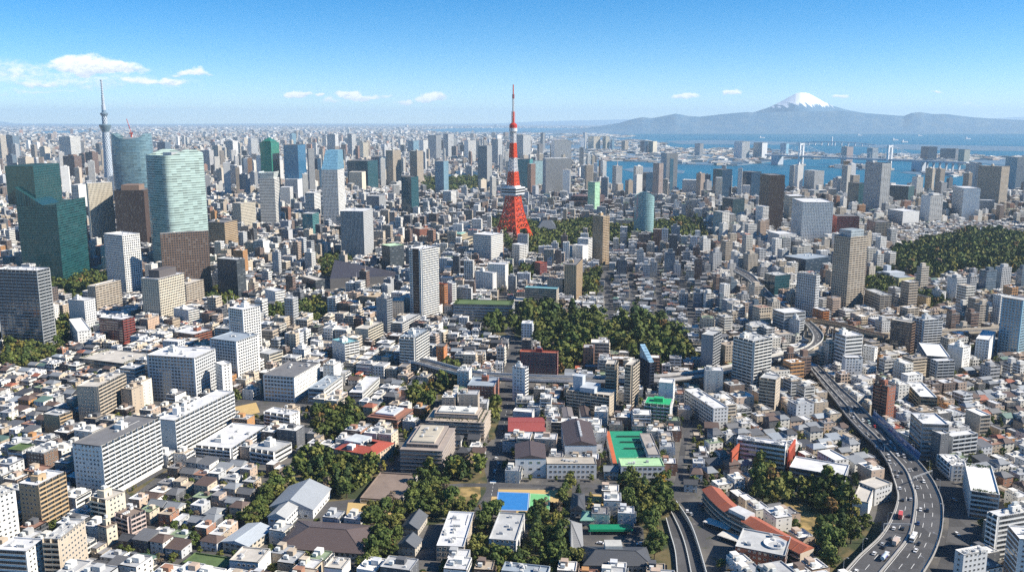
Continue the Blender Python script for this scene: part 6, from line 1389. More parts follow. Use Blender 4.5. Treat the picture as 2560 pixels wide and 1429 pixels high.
for x, y in ((2238, 351), (2262, 356), (1905, 345), (2150, 339), (2300, 340), (1480, 330), (2080, 326), (2420, 348)):
    c = gp(x, y); o = thing('ship', 'small pale ship on the open bay, ' + {2238: 'left of a close pair beyond the girder bridge', 2262: 'right of a close pair beyond the girder bridge', 1905: 'left of the snowy mountain', 2150: 'highest right of the mountain', 2300: 'third from the right edge', 1480: 'leftmost of all', 2080: 'directly below the snowy mountain', 2420: 'rightmost of all'}[x], 'ship', c, R(20)); b = MB(); b.prism([(-45, -8), (35, -8), (50, 0), (35, 8), (-45, 8)], 0, 12, 'paint'); obj('hull', b, o, color=(.5, .5, .52)); b = MB(); b.box(-40, -22, -7, 7, 12, 30, 'paint'); obj('bridge_house', b, o, color=(.75, .75, .75))
# ================================================================ THE CITY FABRIC: houses and blocks along the lanes
SIMPLE_ZONES = dict(
 house=[[(300, 1160), (700, 1165), (720, 1300), (560, 1440), (180, 1440), (320, 1260)], [(-60, 875), (190, 862), (330, 930), (200, 1060), (120, 1110), (-60, 1150)], [(1480, 690), (1780, 690), (1800, 830), (1560, 830), (1480, 790)],
  [(1100, 780), (1260, 800), (1290, 900), (1100, 910)], [(2230, 690), (2620, 700), (2620, 810), (2240, 780)], [(1690, 1080), (1830, 1050), (2110, 1060), (2200, 1180), (1980, 1290), (1800, 1290), (1690, 1240)], [(600, 680), (810, 680), (800, 780), (620, 800)],
  [(2400, 900), (2640, 900), (2640, 1260), (2420, 1240), (2380, 1180)], [(1080, 1100), (1230, 1100), (1230, 1215), (1110, 1215)], [(1310, 820), (1480, 900), (1420, 960), (1310, 900)], [(860, 940), (1060, 960), (1000, 1040), (840, 1050)], [(1380, 1050), (1530, 1060), (1540, 1200), (1480, 1210), (1500, 1100)], [(1200, 1300), (1330, 1300), (1340, 1440), (1190, 1440)], [(700, 1090), (850, 1060), (850, 1140), (740, 1150)],
  [(1780, 850), (1850, 850), (1840, 910), (1780, 910)], [(2210, 560), (2560, 560), (2560, 690), (2230, 690)]])
WALLS = [((.74, .72, .67), 10, 'white'), ((.62, .60, .54), 6, 'off white'), ((.56, .48, .37), 5, 'cream'), ((.42, .35, .27), 4, 'beige'), ((.42, .43, .43), 4, 'grey'), ((.52, .54, .56), 3, 'pale grey'), ((.16, .12, .10), 2.6, 'brown'), ((.10, .105, .115), 2.2, 'charcoal'), ((.32, .17, .11), 1.6, 'brick'), ((.48, .37, .29), 2.2, 'pinkish'), ((.42, .22, .09), .8, 'orange')]
FROOFS = [((.40, .41, .42), 6, 'grey'), ((.56, .57, .58), 7, 'pale grey'), ((.70, .69, .66), 7, 'white'), ((.22, .22, .23), 3, 'dark grey'), ((.31, .33, .36), 1.2, 'blue grey'), ((.20, .26, .17), 1, 'greenish'), ((.40, .34, .27), 2, 'beige'), ((.28, .16, .12), .8, 'brown'), ((.40, .12, .07), .25, 'red')]
PROOFS = [((.075, .078, .085), 5, 'black'), ((.15, .155, .165), 5, 'dark grey'), ((.13, .09, .075), 4, 'brown'), ((.26, .28, .30), 4, 'grey'), ((.33, .37, .41), 2, 'blue grey'), ((.34, .12, .07), .6, 'red'), ((.12, .20, .17), .5, 'green')]
def pick(tab, r):
    t = sum(q[1] for q in tab) * r.random()
    for q in tab:
        t -= q[1]
        if t <= 0: return q
    return tab[0]
RG = random.Random(11)
_zx, _zy = np.meshgrid(np.arange(-200, 3100, 4) + 2, np.arange(300, 1520, 4) + 2)
ZR = np.zeros(_zx.shape, bool)
for p in SIMPLE_ZONES['house']: ZR |= inpoly(_zx, _zy, p)
def zone(px, py):
    j, i = int((py - 300) // 4), int((px + 200) // 4)
    return 'house' if 0 <= j < ZR.shape[0] and 0 <= i < ZR.shape[1] and ZR[j, i] else 'mid'
SEA_L = [np.array(SEA)] ; ISL_L = ISL
def in_sea(px, py):
    s = inpoly(px, py, SEA) | inpoly(px, py, CHANNEL) | inpoly(px, py, RIVER)
    for p in ISL: s &= ~inpoly(px, py, p)
    return s
AUTO_FP = []; OCC_H = OCC.copy(); OCC_T = OCC.copy()      # without the greens: where trees may stand
for pts in GREEN.values(): occ_poly([gp(*q) for q in pts])
OPEN = [[(805, 688), (1000, 688), (1000, 740), (812, 740)], [(1288, 915), (1405, 915), (1405, 962), (1288, 962)], [(775, 1225), (1000, 1240), (1000, 1296), (820, 1305)], [(1695, 1240), (1770, 1225), (1920, 1340), (1975, 1400), (1800, 1420), (1745, 1340)], [(1460, 1318), (1640, 1312), (1640, 1420), (1450, 1420)], [(1215, 1205), (1400, 1205), (1400, 1310), (1215, 1305)], [(1400, 1205), (1560, 1205), (1560, 1240), (1400, 1240)], [(660, 1200), (830, 1180), (830, 1300), (660, 1340)], [(560, 1010), (760, 985), (760, 1030), (570, 1050)], [(1180, 1290), (1460, 1290), (1462, 1440), (1180, 1440)], [(985, 1270), (1092, 1270), (1092, 1440), (980, 1440)]]
for pts in OPEN: occ_poly([gp(*q) for q in pts])
PARCELS = []     # (x, y, w, d, rot, floors, kind)
HB = np.array([(q[1], q[2]) for q in HEROES if q[2] > 640]); LOWA = np.array([q for q in LOW if q[0] > 1230])
def cap(px, py):
    # lanes keep low houses in front of the larger buildings and of the elevated roads
    dy = py - HB[:, 1]; m_ = (np.abs(px - HB[:, 0]) < 42) & (dy > -6) & (dy < 62)
    dl = py - LOWA[:, 1]; ml = (np.abs(px - LOWA[:, 0]) < 12) & (dl > 0) & (dl < 46)
    return 2 if ml.any() else 4 if m_.any() else 99
def fill(rot, band, y0, y1):
    c, s = math.cos(rot), math.sin(rot)
    Rmax = 3600
    v = -Rmax
    row = 0
    while v < Rmax:
        u = -Rmax + RG.uniform(0, 30); block = 0; blen = RG.uniform(45, 80)
        far = None
        while u < Rmax:
            x, y = u * c - v * s, u * s + v * c
            if not (y0 - 10 < y < y1 + 10) or abs(x) > y * .80 + 80: u += 12; continue
            px, py = proj((x, y, 0))
            if not (band[0] <= px < band[1]) or py > 1500 or px < -480 or px > 3040: u += 10; continue
            z = zone(px, py); D = math.hypot(x, y)
            big = D > 1500
            w = RG.uniform(7.5, 12.5) if z == 'house' else RG.choice([RG.uniform(8, 13), RG.uniform(11, 20)])
            if big: w *= 1.12
            d = min(RG.uniform(8.5, 12.0) if z == 'house' else RG.uniform(11, 16), 16)
            gap = RG.uniform(.8, 2.2) if z == 'house' else RG.uniform(1, 3)
            block += w + gap
            if block > blen: u += 5.5; block = 0; blen = RG.uniform(45, 85); continue
            cx, cy = (u + w / 2) * c - v * s, (u + w / 2) * s + v * c
            if occ_free(cx, cy, w, d, rot) and RG.random() < (.88 if z == 'house' else .92):
                if z == 'house': fl = RG.choice([2, 2, 2, 3, 3])
                else:
                    fl = int(min(15, max(2, RG.lognormvariate(1.6 if D < 900 else 1.85, .45))))
                    if w < 9: fl = min(fl, 7)
                    # keep clear sight lines to the named buildings close behind
                    if py > 1060: fl = min(fl, 4)
                    elif py > 840: fl = min(fl, 8)
                    if 640 < py < 830 and 1480 < px < 1800: fl = min(fl, 4)
                fl = min(fl, cap(px, py)); PARCELS.append((cx, cy, w, d, rot, fl, z)); occ_mark(cx, cy, w, d, rot, .2)
            u += w + gap
        row += 1; v += 13.5 if row % 2 else 20.0
for rot, band in ((R(-16), (-500, 1090)), (R(-7), (1090, 1760)), (R(17), (1760, 3060))): fill(rot, band, 440, 2750)
# second pass: small houses and narrow blocks in the gaps left over
for _ in range(16000):
    y = 450 + 1500 * RG.random() ** 1.3; x = RG.uniform(-.64, .64) * y
    px, py = proj((x, y, 0)); rot = R(-16) if px < 1090 else R(-7) if px < 1760 else R(17)
    z = zone(px, py); w = RG.uniform(7.5, 11); d = RG.uniform(7.5, 10.5)
    if occ_free(x, y, w + .8, d + .8, rot):
        fl = RG.choice([2, 2, 3]) if z == 'house' or py > 1060 else int(min(9, max(2, RG.lognormvariate(1.4, .4))))
        fl = min(fl, cap(px, py)); PARCELS.append((x, y, w, d, rot, fl, z)); occ_mark(x, y, w, d, rot, .2)
# remove what stands in the water
P_ = np.array([proj((p[0], p[1], 0)) for p in PARCELS]); keep = ~in_sea(P_[:, 0], P_[:, 1]); PARCELS = [p for p, k in zip(PARCELS, keep) if k]
PARCELS.sort(key=lambda p: p[0] ** 2 + p[1] ** 2)
# what the named buildings hide entirely need not be among the 300 biggest in view
def hidden(p):
    q = proj((p[0], p[1], p[5] * 3.0)); 
    if q[0] < -10 or q[0] > 2570 or q[1] > 1440: return True
    return False
near_h, near_m, rest = [], [], []
for p in PARCELS:
    if p[6] == 'house' and len(near_h) < 300 and not hidden(p): near_h.append(p)
    elif p[6] == 'mid' and len(near_m) < 300 and not hidden(p): near_m.append(p)
    else: rest.append(p)
# ---- house and block prototypes, each with its own parts
def w_item(root, x, y, z, rz, ww, wh): obj('window', window_mesh(ww, wh), root, (x, y, z), rz)
def proto_house(i):
    r = random.Random(100 + i); w_, d = r.uniform(8, 12), r.uniform(8, 11.5); fl = 2 if i % 3 else 3; fh = 2.9; h = fl * fh
    style = ('flat', 'gable', 'flat', 'hip', 'step', 'flat', 'shed', 'gable', 'step', 'hip')[i % 10]
    root = bpy.data.objects.new('house', None); X, Y = w_ / 2, d / 2
    COL.objects.link(root)
    b = MB()
    if style == 'step': b.box(-X, X * .2, -Y, Y, 0, h, 'wall_obj', ''); b.box(X * .2, X, -Y, Y, 0, h - fh, 'wall_obj', '')
    else: b.box(-X, X, -Y, Y, 0, h, 'wall_obj', '')
    obj('wall', b, root)
    b = MB()
    def flat(x0, x1, z):
        t = .28
        b.quad((x0, -Y, z - .5), (x1, -Y, z - .5), (x1, Y, z - .5), (x0, Y, z - .5), 'roof_obj')
        for q in ((x0, x1, -Y, -Y + t), (x0, x1, Y - t, Y), (x0, x0 + t, -Y + t, Y - t), (x1 - t, x1, -Y + t, Y - t)): b.box(*q, z - .5, z + .003, 'roof_obj')
    if style == 'flat': flat(-X, X, h)
    elif style == 'step': flat(-X, X * .2, h); flat(X * .2 + .003, X, h - fh)
    elif style == 'shed':
        b.quad((-X - .4, -Y - .4, h), (X + .4, -Y - .4, h), (X + .4, Y + .4, h + 1.8), (-X - .4, Y + .4, h + 1.8), 'tiles_obj'); b.poly([(X, -Y, h), (X, Y, h), (X, Y, h + 1.7)], 'wall_obj'); b.poly([(-X, Y, h), (-X, -Y, h), (-X, Y, h + 1.7)], 'wall_obj'); b.quad((X, Y, h), (-X, Y, h), (-X, Y, h + 1.7), (X, Y, h + 1.7), 'wall_obj')
    if style in ('gable', 'hip'): gable_part(root, w_, d, h, r.uniform(1.8, 2.8), 'R' if i % 2 else 'L', (.1, .1, .1), .55, hip=.55 if style == 'hip' else 0)
    else: obj('roof', b, root)
    for k in range(fl):
        z = k * fh + .95
        nx = 2 if w_ < 10 else 3
        for j in range(nx):
            if style == 'step' and k == fl - 1 and (j + .5) / nx > .6: continue
            w_item(root, -X + (j + .5) * w_ / nx - .75, -Y, z, 0, 1.5, 1.25)
        for j in range(2):
            if style == 'step' and k == fl - 1: w_item(root, X * .2, -Y + (j + .5) * d / 2 - .6, z, math.pi / 2, 1.2, 1.1)
            else: w_item(root, X, -Y + (j + .5) * d / 2 - .6, z, math.pi / 2, 1.2, 1.1)
        w_item(root, -X, Y - d * .4, z, -math.pi / 2, 1.2, 1.1)
    if i % 2 == 0: b = MB(); b.box(-X * .7, X * .1, -Y - 1.2, -Y, fh - .15, fh + .03, 'wall_obj', bottom=True); b.box(-X * .7, X * .1, -Y - 1.2, -Y - 1.1, fh + .03, fh + 1.0, 'wall_obj'); obj('balcony', b, root)
    b = MB(); b.box(X * .35, X * .35 + 1.0, -Y - .05, -Y, 0, 2.1, 'metal'); obj('door', b, root, color=(.12, .08, .05))
    if style == 'flat': 
        b = MB(); b.box(-1.6, 1.6, -1.4, 1.4, 0, 2.3, 'wall_obj', 'roof_obj'); obj('stair_house', b, root, (X * .3, Y * .3, h - .5))
        b = MB(); b.box(-.5, .5, -.4, .4, 0, .9, 'metal'); obj('air_conditioner', b, root, (-X * .4, 0, h - .5), 0, (.6, .6, .58))
    return root, w_, d, h, fl, style
def proto_block(i):
    r = random.Random(300 + i); fl = (3, 4, 5, 3, 6, 4, 7, 5, 8, 3, 4, 9, 5, 6)[i % 14]; w_, d = r.uniform(10, 18), r.uniform(11, 15); fh = 3.0; h = fl * fh + .6; X, Y = w_ / 2, d / 2
    root = bpy.data.objects.new('apartment_block', None); COL.objects.link(root)
    b = MB(); b.box(-X, X, -Y, Y, 0, h, 'wall_obj', '', sides='-y-x+x'); b.box(-X, X, -Y, Y, 0, h, 'G_obj', '', sides='+y'); obj('wall', b, root)
    b = MB(); t = .35
    b.quad((-X, -Y, h - .7), (X, -Y, h - .7), (X, Y, h - .7), (-X, Y, h - .7), 'roof_obj')
    for q in ((-X, X, -Y, -Y + t), (-X, X, Y - t, Y), (-X, -X + t, -Y + t, Y - t), (X - t, X, -Y + t, Y - t)): b.box(*q, h - .7, h + .003, 'roof_obj')
    obj('roof', b, root)
    bal = i % 3 != 1
    sty = ('balcony', 'window', 'band')[(i * 5) % 3]
    for k in range(fl):
        z = k * fh
        for face in range(3):
            Lf = (w_, d, d)[face]
            P = lambda u, zz: ((-X + u, -Y, zz), (X, -Y + u, zz), (-X, Y - u, zz))[face]; rz = (0, math.pi / 2, -math.pi / 2)[face]
            main = (i + face) % 2 == 0
            if main and sty == 'balcony' and k > 0:
                obj('balcony', balcony_mesh(Lf - .3, fh, 1.3, 5.0), root, P(.15, z), rz); obj('window_band', band_mesh(Lf - .8, 1.9, 1), root, P(.4, z + .3), rz)
            elif main and sty == 'band' or (sty == 'balcony' and k == 0 and main): obj('window_band', band_mesh(Lf - 1.4, 1.5), root, P(.7, z + .95), rz)
            else:
                n = 3 if main else 2
                for j in range(n): obj('window', window_mesh(1.6 if main else 1.0, 1.3 if main else 1.0), root, P((j + .5) * Lf / n - .7, z + 1.0), rz)
    b = MB(); sx, sy = min(2.6, X * .4), min(2.2, Y * .4); b.box(-sx, sx, -sy, sy, 0, 2.9, 'wall_obj', 'roof_obj'); obj('stair_house', b, root, (r.uniform(-.3, .3) * w_, r.uniform(0, .25) * d, h - .7))
    b = MB(); b.box(-1.2, 1.2, -1, 1, .5, 2.3, 'metal', bottom=True)
    for q in ((-1, -.8), (1, -.8), (1, .8), (-1, .8)): b.bar((q[0], q[1], 0), (q[0], q[1], .5), .1, 'metal')
    obj('water_tank', b, root, (-X * .45, -Y * .3, h - .7), 0, (.62, .64, .62))
    for k in range(r.randint(2, 4)): b = MB(); b.box(-.6, .6, -.45, .45, 0, 1.0, 'metal'); obj('air_conditioner', b, root, (r.uniform(-.4, .4) * w_, r.uniform(-.4, .1) * d, h - .7), 0, (.6, .6, .57))
    return root, w_, d, h, fl, sty
FILL = []       # (object, pixel x, pixel y, words)
def place(protos, lst, kind, group):
    used = set()
    for n, p in enumerate(lst):
        r = random.Random(n * 7 + (1 if kind == 'house' else 3))
        cand = sorted(range(len(protos)), key=lambda k: abs(protos[k][1] - p[2]) + abs(protos[k][2] - p[3]) * .6 + 1.6 * abs(protos[k][4] - p[5]) + r.random() * 2.5)[0]
        root, w_, d, h, fl, sty = protos[cand]
        if cand in used: o = copy_thing(root, (0, 0, 0), 0)
        else: o = root; used.add(cand)
        o.location = (p[0], p[1], 0); o.rotation_euler = (0, 0, p[4] + R(r.gauss(0, 1.2))); o['group'] = group
        sx, sy = min(1.0, p[2] / w_ * 1.0), min(1.0, p[3] / d)
        sc_ = max(.72, min(sx, sy)) if min(sx, sy) < .97 else 1.0
        wc = pick(WALLS, r); rc = pick(PROOFS if sty in ('gable', 'hip', 'shed') else FROOFS, r); j = r.uniform(.9, 1.08)
        for ch in KIDS.get(o.name, ()):
            nm = ch.name.split('.')[0]
            if nm in ('wall', 'balcony', 'stair_house'): ch.color = (*[q * j for q in wc[0]], 1)
            elif nm == 'roof': ch.color = (*[q * j for q in rc[0]], 1)
        FILL.append((o, p, kind, wc[2], rc[2], fl, sty, h))
    for k, pr in enumerate(protos):
        if k not in used:
            for ch in KIDS.get(pr[0].name, ()): bpy.data.objects.remove(ch)
            bpy.data.objects.remove(pr[0])
HP = [proto_house(i) for i in range(20)]; BP = [proto_block(i) for i in range(22)]
place(HP, near_h, 'house', 'houses along the lanes'); place(BP, near_m, 'apartment_block', 'apartment and office blocks of the city')

# ---- slimmer towers between the named ones
def auto_tower(px, yb, hp, wpx, i):
    r = random.Random(900 + i); N = gp(px, yb); h = zat(px, yb - hp, N.y); D = N.length; w_ = max(12, wpx / FPX * D); d = w_ * r.uniform(.7, 1.1); rot = R(-16) if px < 1090 else R(-7) if px < 1760 else R(17)
    wc = r.choice([((.70, .69, .65), 'white'), ((.55, .55, .54), 'pale grey'), ((.40, .41, .42), 'grey'), ((.52, .45, .36), 'beige'), ((.17, .18, .20), 'dark grey'), ((.10, .14, .18), 'blue grey'), ((.60, .54, .45), 'cream'), ((.20, .13, .10), 'brown'), ((.62, .62, .60), 'off white')])
    st = r.choice('GBNPVGBN') if wc[1] not in ('blue grey',) else 'C'
    o = thing('apartment_tower', '', 'apartment tower', (N.x, N.y, 0), rot, 'slim towers across the middle distance'); X, Y = w_ / 2, d / 2
    s2 = r.choice('GBNX'); b = MB(); b.box(-X, X, -Y, Y, 0, h, tube_facade(st), '', sides='-y+y'); b.box(-X, X, -Y, Y, 0, h, tube_facade(s2 if st != 'C' else 'C'), '', sides='-x+x'); obj('wall', b, o, color=wc[0])
    b = MB(); b.quad((-X, -Y, h - .8), (X, -Y, h - .8), (X, Y, h - .8), (-X, Y, h - .8), 'roof_obj')
    for q in ((-X, X, -Y, -Y + .4), (-X, X, Y - .4, Y), (-X, -X + .4, -Y + .4, Y - .4), (X - .4, X, -Y + .4, Y - .4)): b.box(*q, h - .8, h + .003, 'roof_obj')
    obj('roof', b, o, color=(.45, .45, .44)); b = MB(); b.box(-X * .5, X * .45, -Y * .5, Y * .5, 0, r.uniform(3, 7), 'wall_obj', 'roof_obj'); obj('rooftop_block', b, o, (r.uniform(-.15, .15) * w_, 0, h - .8), 0, [q * .9 for q in wc[0]])
    if r.random() < .35: b = MB(); b.bar((0, 0, 0), (0, 0, r.uniform(8, 18)), .5, 'metal', 5, .15); obj('antenna', b, o, (X * .3, 0, h - .8), 0, (.5, .5, .5))
    AUTO.append((o, N, h, wc[1], {'G': 'windowed', 'B': 'balconied', 'N': 'striped', 'P': 'gridded', 'V': 'ribbed', 'C': 'glass'}[st]))
AUTO = []; _k = 0; RA = random.Random(77)
for x0, x1, y0, y1, n, h0, h1 in ((0, 600, 395, 500, 26, 28, 70), (600, 1240, 385, 500, 30, 28, 75), (1060, 1500, 372, 430, 16, 24, 50), (1440, 2060, 462, 540, 24, 26, 70), (2060, 2560, 470, 560, 22, 26, 75), (1300, 1900, 560, 700, 24, 26, 62), (600, 1240, 520, 690, 22, 26, 62), (0, 330, 520, 700, 8, 24, 50), (1850, 2200, 640, 780, 10, 30, 60), (1880, 2500, 800, 960, 12, 40, 70), (1480, 1800, 610, 700, 14, 30, 58), (880, 1320, 630, 770, 16, 28, 52), (1690, 2080, 560, 780, 22, 30, 64), (2180, 2560, 720, 960, 14, 34, 66), (330, 900, 680, 800, 12, 26, 48)):
    got = 0
    for _ in range(n * 50):
        if got >= n: break
        px, yb = RA.uniform(x0, x1), RA.uniform(y0, y1); hp = RA.uniform(h0, h1); wpx = hp * RA.uniform(.26, .5)
        if in_sea(np.array([px]), np.array([yb]))[0]: continue
        if any(abs(q[1] - px) < wpx * .6 + 26 and q[4] - 8 < yb and yb - hp < q[2] + 10 for q in HEROES): continue
        if any(abs(a[0] - px) < (a[2] + wpx) * .5 + 3 and abs(a[1] - yb) < 45 for a in [(proj(t[1])[0], proj(t[1])[1], 14) for t in AUTO]): continue
        if any(inpoly([px], [yb], GREEN[g])[0] for g in ('park', 'east', 'wood', 'shore')): continue
        N = gp(px, yb)
        if N.y < 2900 and OCC_H[int((N.y - OY0) / OC), int((N.x - OX0) / OC)]: continue
        auto_tower(px, yb, hp, wpx, _k); occ = max(12, wpx / FPX * N.length); AUTO_FP.append((N.x, N.y, occ)); _k += 1; got += 1
PARCELS = None
rest = [p for p in rest if not any(abs(p[0] - a[0]) < a[2] * .5 + p[2] * .5 and abs(p[1] - a[1]) < a[2] * .5 + p[3] * .5 for a in AUTO_FP)]
# ---- the rest of the fabric in bulk
class Bulk:
    def __init__(s): s.V = []; s.F = []; s.UV = []; s.M = []; s.C = []; s.n = 0; s.mats = []
    def mat(s, nm):
        if nm not in s.mats: s.mats.append(nm)
        return s.mats.index(nm)
    def boxes(s, cx, cy, w, d, z0, z1, rot, wcol, tcol, wmat, tmat):
        n = len(cx); c, sn = np.cos(rot), np.sin(rot); hx, hy = w / 2, d / 2
        co = [(-1, -1), (1, -1), (1, 1), (-1, 1)]
        base = np.zeros((n, 8, 3))
        for k, (a, b) in enumerate(co):
            lx, ly = a * hx, b * hy; x = cx + lx * c - ly * sn; y = cy + lx * sn + ly * c
            base[:, k] = np.stack([x, y, z0], 1); base[:, k + 4] = np.stack([x, y, z1], 1)
        idx = np.array([(0, 1, 5, 4), (1, 2, 6, 5), (2, 3, 7, 6), (3, 0, 4, 7), (4, 5, 6, 7)])
        F = idx[None] + (np.arange(n) * 8)[:, None, None] + s.n
        uv = np.zeros((n, 5, 4, 2))
        off = (np.arange(n) * 37.0 % 500)
        for k, L in enumerate((w, d, w, d)):
            uv[:, k, 0] = np.stack([off, z0], 1); uv[:, k, 1] = np.stack([off + L, z0], 1); uv[:, k, 2] = np.stack([off + L, z1], 1); uv[:, k, 3] = np.stack([off, z1], 1)
        col = np.zeros((n, 5, 4, 4)); col[..., 3] = 1; col[:, :4, :, :3] = wcol[:, None, None, :]; col[:, 4, :, :3] = tcol[:, None, :]
        M = np.zeros((n, 5), np.int32); M[:, :4] = np.asarray(wmat)[:, None]; M[:, 4] = tmat
        s.V.append(base.reshape(-1, 3)); s.F.append(F.reshape(-1, 4)); s.UV.append(uv.reshape(-1, 2)); s.M.append(M.reshape(-1)); s.C.append(col.reshape(-1, 4)); s.n += n * 8
    def quads(s, Q, uv, col, mat): # Q (n,4,3)
        n = len(Q); s.V.append(Q.reshape(-1, 3)); s.F.append((np.arange(n * 4) + s.n).reshape(-1, 4)); s.UV.append(uv.reshape(-1, 2)); s.M.append(np.full(n, mat, np.int32)); c = np.ones((n, 4, 4)); c[..., :3] = col[:, None, :]; s.C.append(c.reshape(-1, 4)); s.n += n * 4
    def build(s, name, label=None, smooth=False):
        me = bpy.data.meshes.new(name); V = np.concatenate(s.V).astype(np.float32); F = np.concatenate(s.F).astype(np.int32); nf = len(F)
        me.vertices.add(len(V)); me.vertices.foreach_set('co', V.ravel()); me.loops.add(nf * 4); me.loops.foreach_set('vertex_index', F.ravel()); me.polygons.add(nf)
        me.polygons.foreach_set('loop_start', np.arange(0, nf * 4, 4, dtype=np.int32)); me.polygons.foreach_set('material_index', np.concatenate(s.M).astype(np.int32))
        ul = me.uv_layers.new(name='UVMap'); ul.data.foreach_set('uv', np.concatenate(s.UV).astype(np.float32).ravel())
        at = me.color_attributes.new('tint', 'FLOAT_COLOR', 'CORNER'); at.data.foreach_set('color', np.concatenate(s.C).astype(np.float32).ravel())
        for m_ in s.mats: me.materials.append(MATS[m_])
        me.polygons.foreach_set('use_smooth', np.zeros(nf, dtype=bool)); me.update(); me.validate(); o = bpy.data.objects.new(name, me); COL.objects.link(o); o['kind'] = 'stuff'
        if label: o['label'] = label
        return o
NR = np.random.RandomState(5)
def tabcols(tab, n):
    p = np.array([q[1] for q in tab], float); k = NR.choice(len(tab), n, p=p / p.sum()); c = np.array([q[0] for q in tab])[k] * NR.uniform(.88, 1.08, (n, 1)); return c, k
def bulk_city(lst, name, label):
    B = Bulk(); A = np.array([(p[0], p[1], p[2], p[3], p[4], p[5]) for p in lst]); n = len(A); hs = np.array([p[6] == 'house' for p in lst])
    rot = A[:, 4] + NR.normal(0, .02, n); h = A[:, 5] * 3.0 + .5 + NR.uniform(0, 1, n); wc, _ = tabcols(WALLS, n); fc, _ = tabcols(FROOFS, n); pc, _ = tabcols(PROOFS, n)
    st = np.array([B.mat(q + '_attr') for q in ('G', 'B', 'N', 'G', 'P', 'wall')]); wm = st[NR.randint(0, 5, n)]; rm = B.mat('roof_attr'); tm = B.mat('tiles_attr'); wl = B.mat('wall_attr')
    pitched = hs & (NR.rand(n) < .45)
    fl = ~pitched
    Hh = np.where(fl, h, h)
    B.boxes(A[:, 0], A[:, 1], A[:, 2], A[:, 3], np.zeros(n), Hh, rot, wc, np.where(fl[:, None], fc, pc), wm, rm)
    # parapets of flat roofs: four low rims
    I = np.where(fl & (np.hypot(A[:, 0], A[:, 1]) < 1900))[0]; c, s = np.cos(rot[I]), np.sin(rot[I])
    for lx, ly, ww, dd in ((0, -1, 1, 0), (0, 1, 1, 0), (-1, 0, 0, 1), (1, 0, 0, 1)):
        ox, oy = lx * (A[I, 2] / 2 - .2), ly * (A[I, 3] / 2 - .2)
        w2 = np.where(ww, A[I, 2] * np.ones(len(I)), .4); d2 = np.where(dd, A[I, 3] - .82, .4)
        B.boxes(A[I, 0] + ox * c - oy * s, A[I, 1] + ox * s + oy * c, w2, d2, Hh[I] - .02, Hh[I] + .6, rot[I], wc[I], wc[I], np.full(len(I), wl), wl)
    # stair houses, tanks and machines on the roofs
    for k in range(4):
        J = np.where(fl & (NR.rand(n) < (.75, .6, .5, .35)[k]))[0]; c, s = np.cos(rot[J]), np.sin(rot[J]); ox, oy = NR.uniform(-.3, .3, len(J)) * A[J, 2], NR.uniform(-.3, .3, len(J)) * A[J, 3]
        sz = NR.uniform(1.6, 3.0, len(J)) if k == 0 else NR.uniform(.7, 1.5, len(J))
        B.boxes(A[J, 0] + ox * c - oy * s, A[J, 1] + ox * s + oy * c, np.minimum(sz * 1.5, A[J, 2] * .5), np.minimum(sz * 1.3, A[J, 3] * .5), h[J] - .02, h[J] + (2.6 if k == 0 else 1.2) + k * .1, rot[J], (wc if k < 2 else fc)[J], fc[J], np.full(len(J), wl), rm)
    # balconies standing out of one front of the taller blocks
    K = np.where((~hs) & (A[:, 5] >= 3) & (np.hypot(A[:, 0], A[:, 1]) < 1500) & (NR.rand(n) < .5))[0]
    for f in range(1, 9):
        J = K[A[K, 5] > f]; 
        if len(J) == 0: continue
        for side in (0, 1):
            S = J[(J % 2) == side]; c, s = np.cos(rot[S]), np.sin(rot[S])
            sg = 1 if (side == 0) else -1
            ox, oy = (np.zeros(len(S)), -(A[S, 3] / 2 + .5)) if side == 0 else (A[S, 2] / 2 + .5, np.zeros(len(S)))
            w2, d2 = (A[S, 2] * .92, np.full(len(S), 1.0)) if side == 0 else (np.full(len(S), 1.0), A[S, 3] * .92)
            B.boxes(A[S, 0] + ox * c - oy * s, A[S, 1] + ox * s + oy * c, w2, d2, np.full(len(S), f * 3.1 - .1), np.full(len(S), f * 3.1 + 1.0), rot[S], wc[S] * 1.02, wc[S], np.full(len(S), wl), wl)
    # pitched roofs
    I = np.where(pitched)[0]; c, s = np.cos(rot[I])[:, None], np.sin(rot[I])[:, None]; X, Y = A[I, 2] / 2 + .45, A[I, 3] / 2 + .45; z0 = h[I] + .01; z1 = z0 + A[I, 3] * .2; o_ = np.zeros(len(I)); hip = np.where(NR.rand(len(I)) < .4, .5, 0.0) * X
    def pts(L): 
        L = [np.stack(q, 1) for q in L]; Q = np.stack(L, 1); x, y = Q[..., 0], Q[..., 1]
        return np.stack([A[I, 0][:, None] + x * c - y * s, A[I, 1][:, None] + x * s + y * c, Q[..., 2]], 2)
    uv = np.tile(np.array([(0, 0), (9, 0), (9, 5), (0, 5)], float), (len(I), 1, 1)); rx = X - hip
    B.quads(pts([(-X, -Y, z0), (X, -Y, z0), (rx, o_, z1), (-rx, o_, z1)]), uv, pc[I], tm); B.quads(pts([(X, Y, z0), (-X, Y, z0), (-rx, o_, z1), (rx, o_, z1)]), uv, pc[I], tm)
    ec = np.where((hip > 0)[:, None], pc[I], wc[I]); B.quads(pts([(X, -Y, z0), (X, o_ + .01, z0), (X, Y, z0), (rx, o_, z1)]), uv, ec, wl); B.quads(pts([(-X, Y, z0), (-X, o_ - .01, z0), (-X, -Y, z0), (-rx, o_, z1)]), uv, ec, wl)
    return B.build(name, label)
rh = [p for p in rest if p[6] == 'house']; rm_ = [p for p in rest if p[6] == 'mid']
bulk_city(rh, 'house', 'closely packed small houses further back between the apartment blocks'); bulk_city(rm_, 'apartment_block', 'closely packed mid rise blocks filling the city further back')
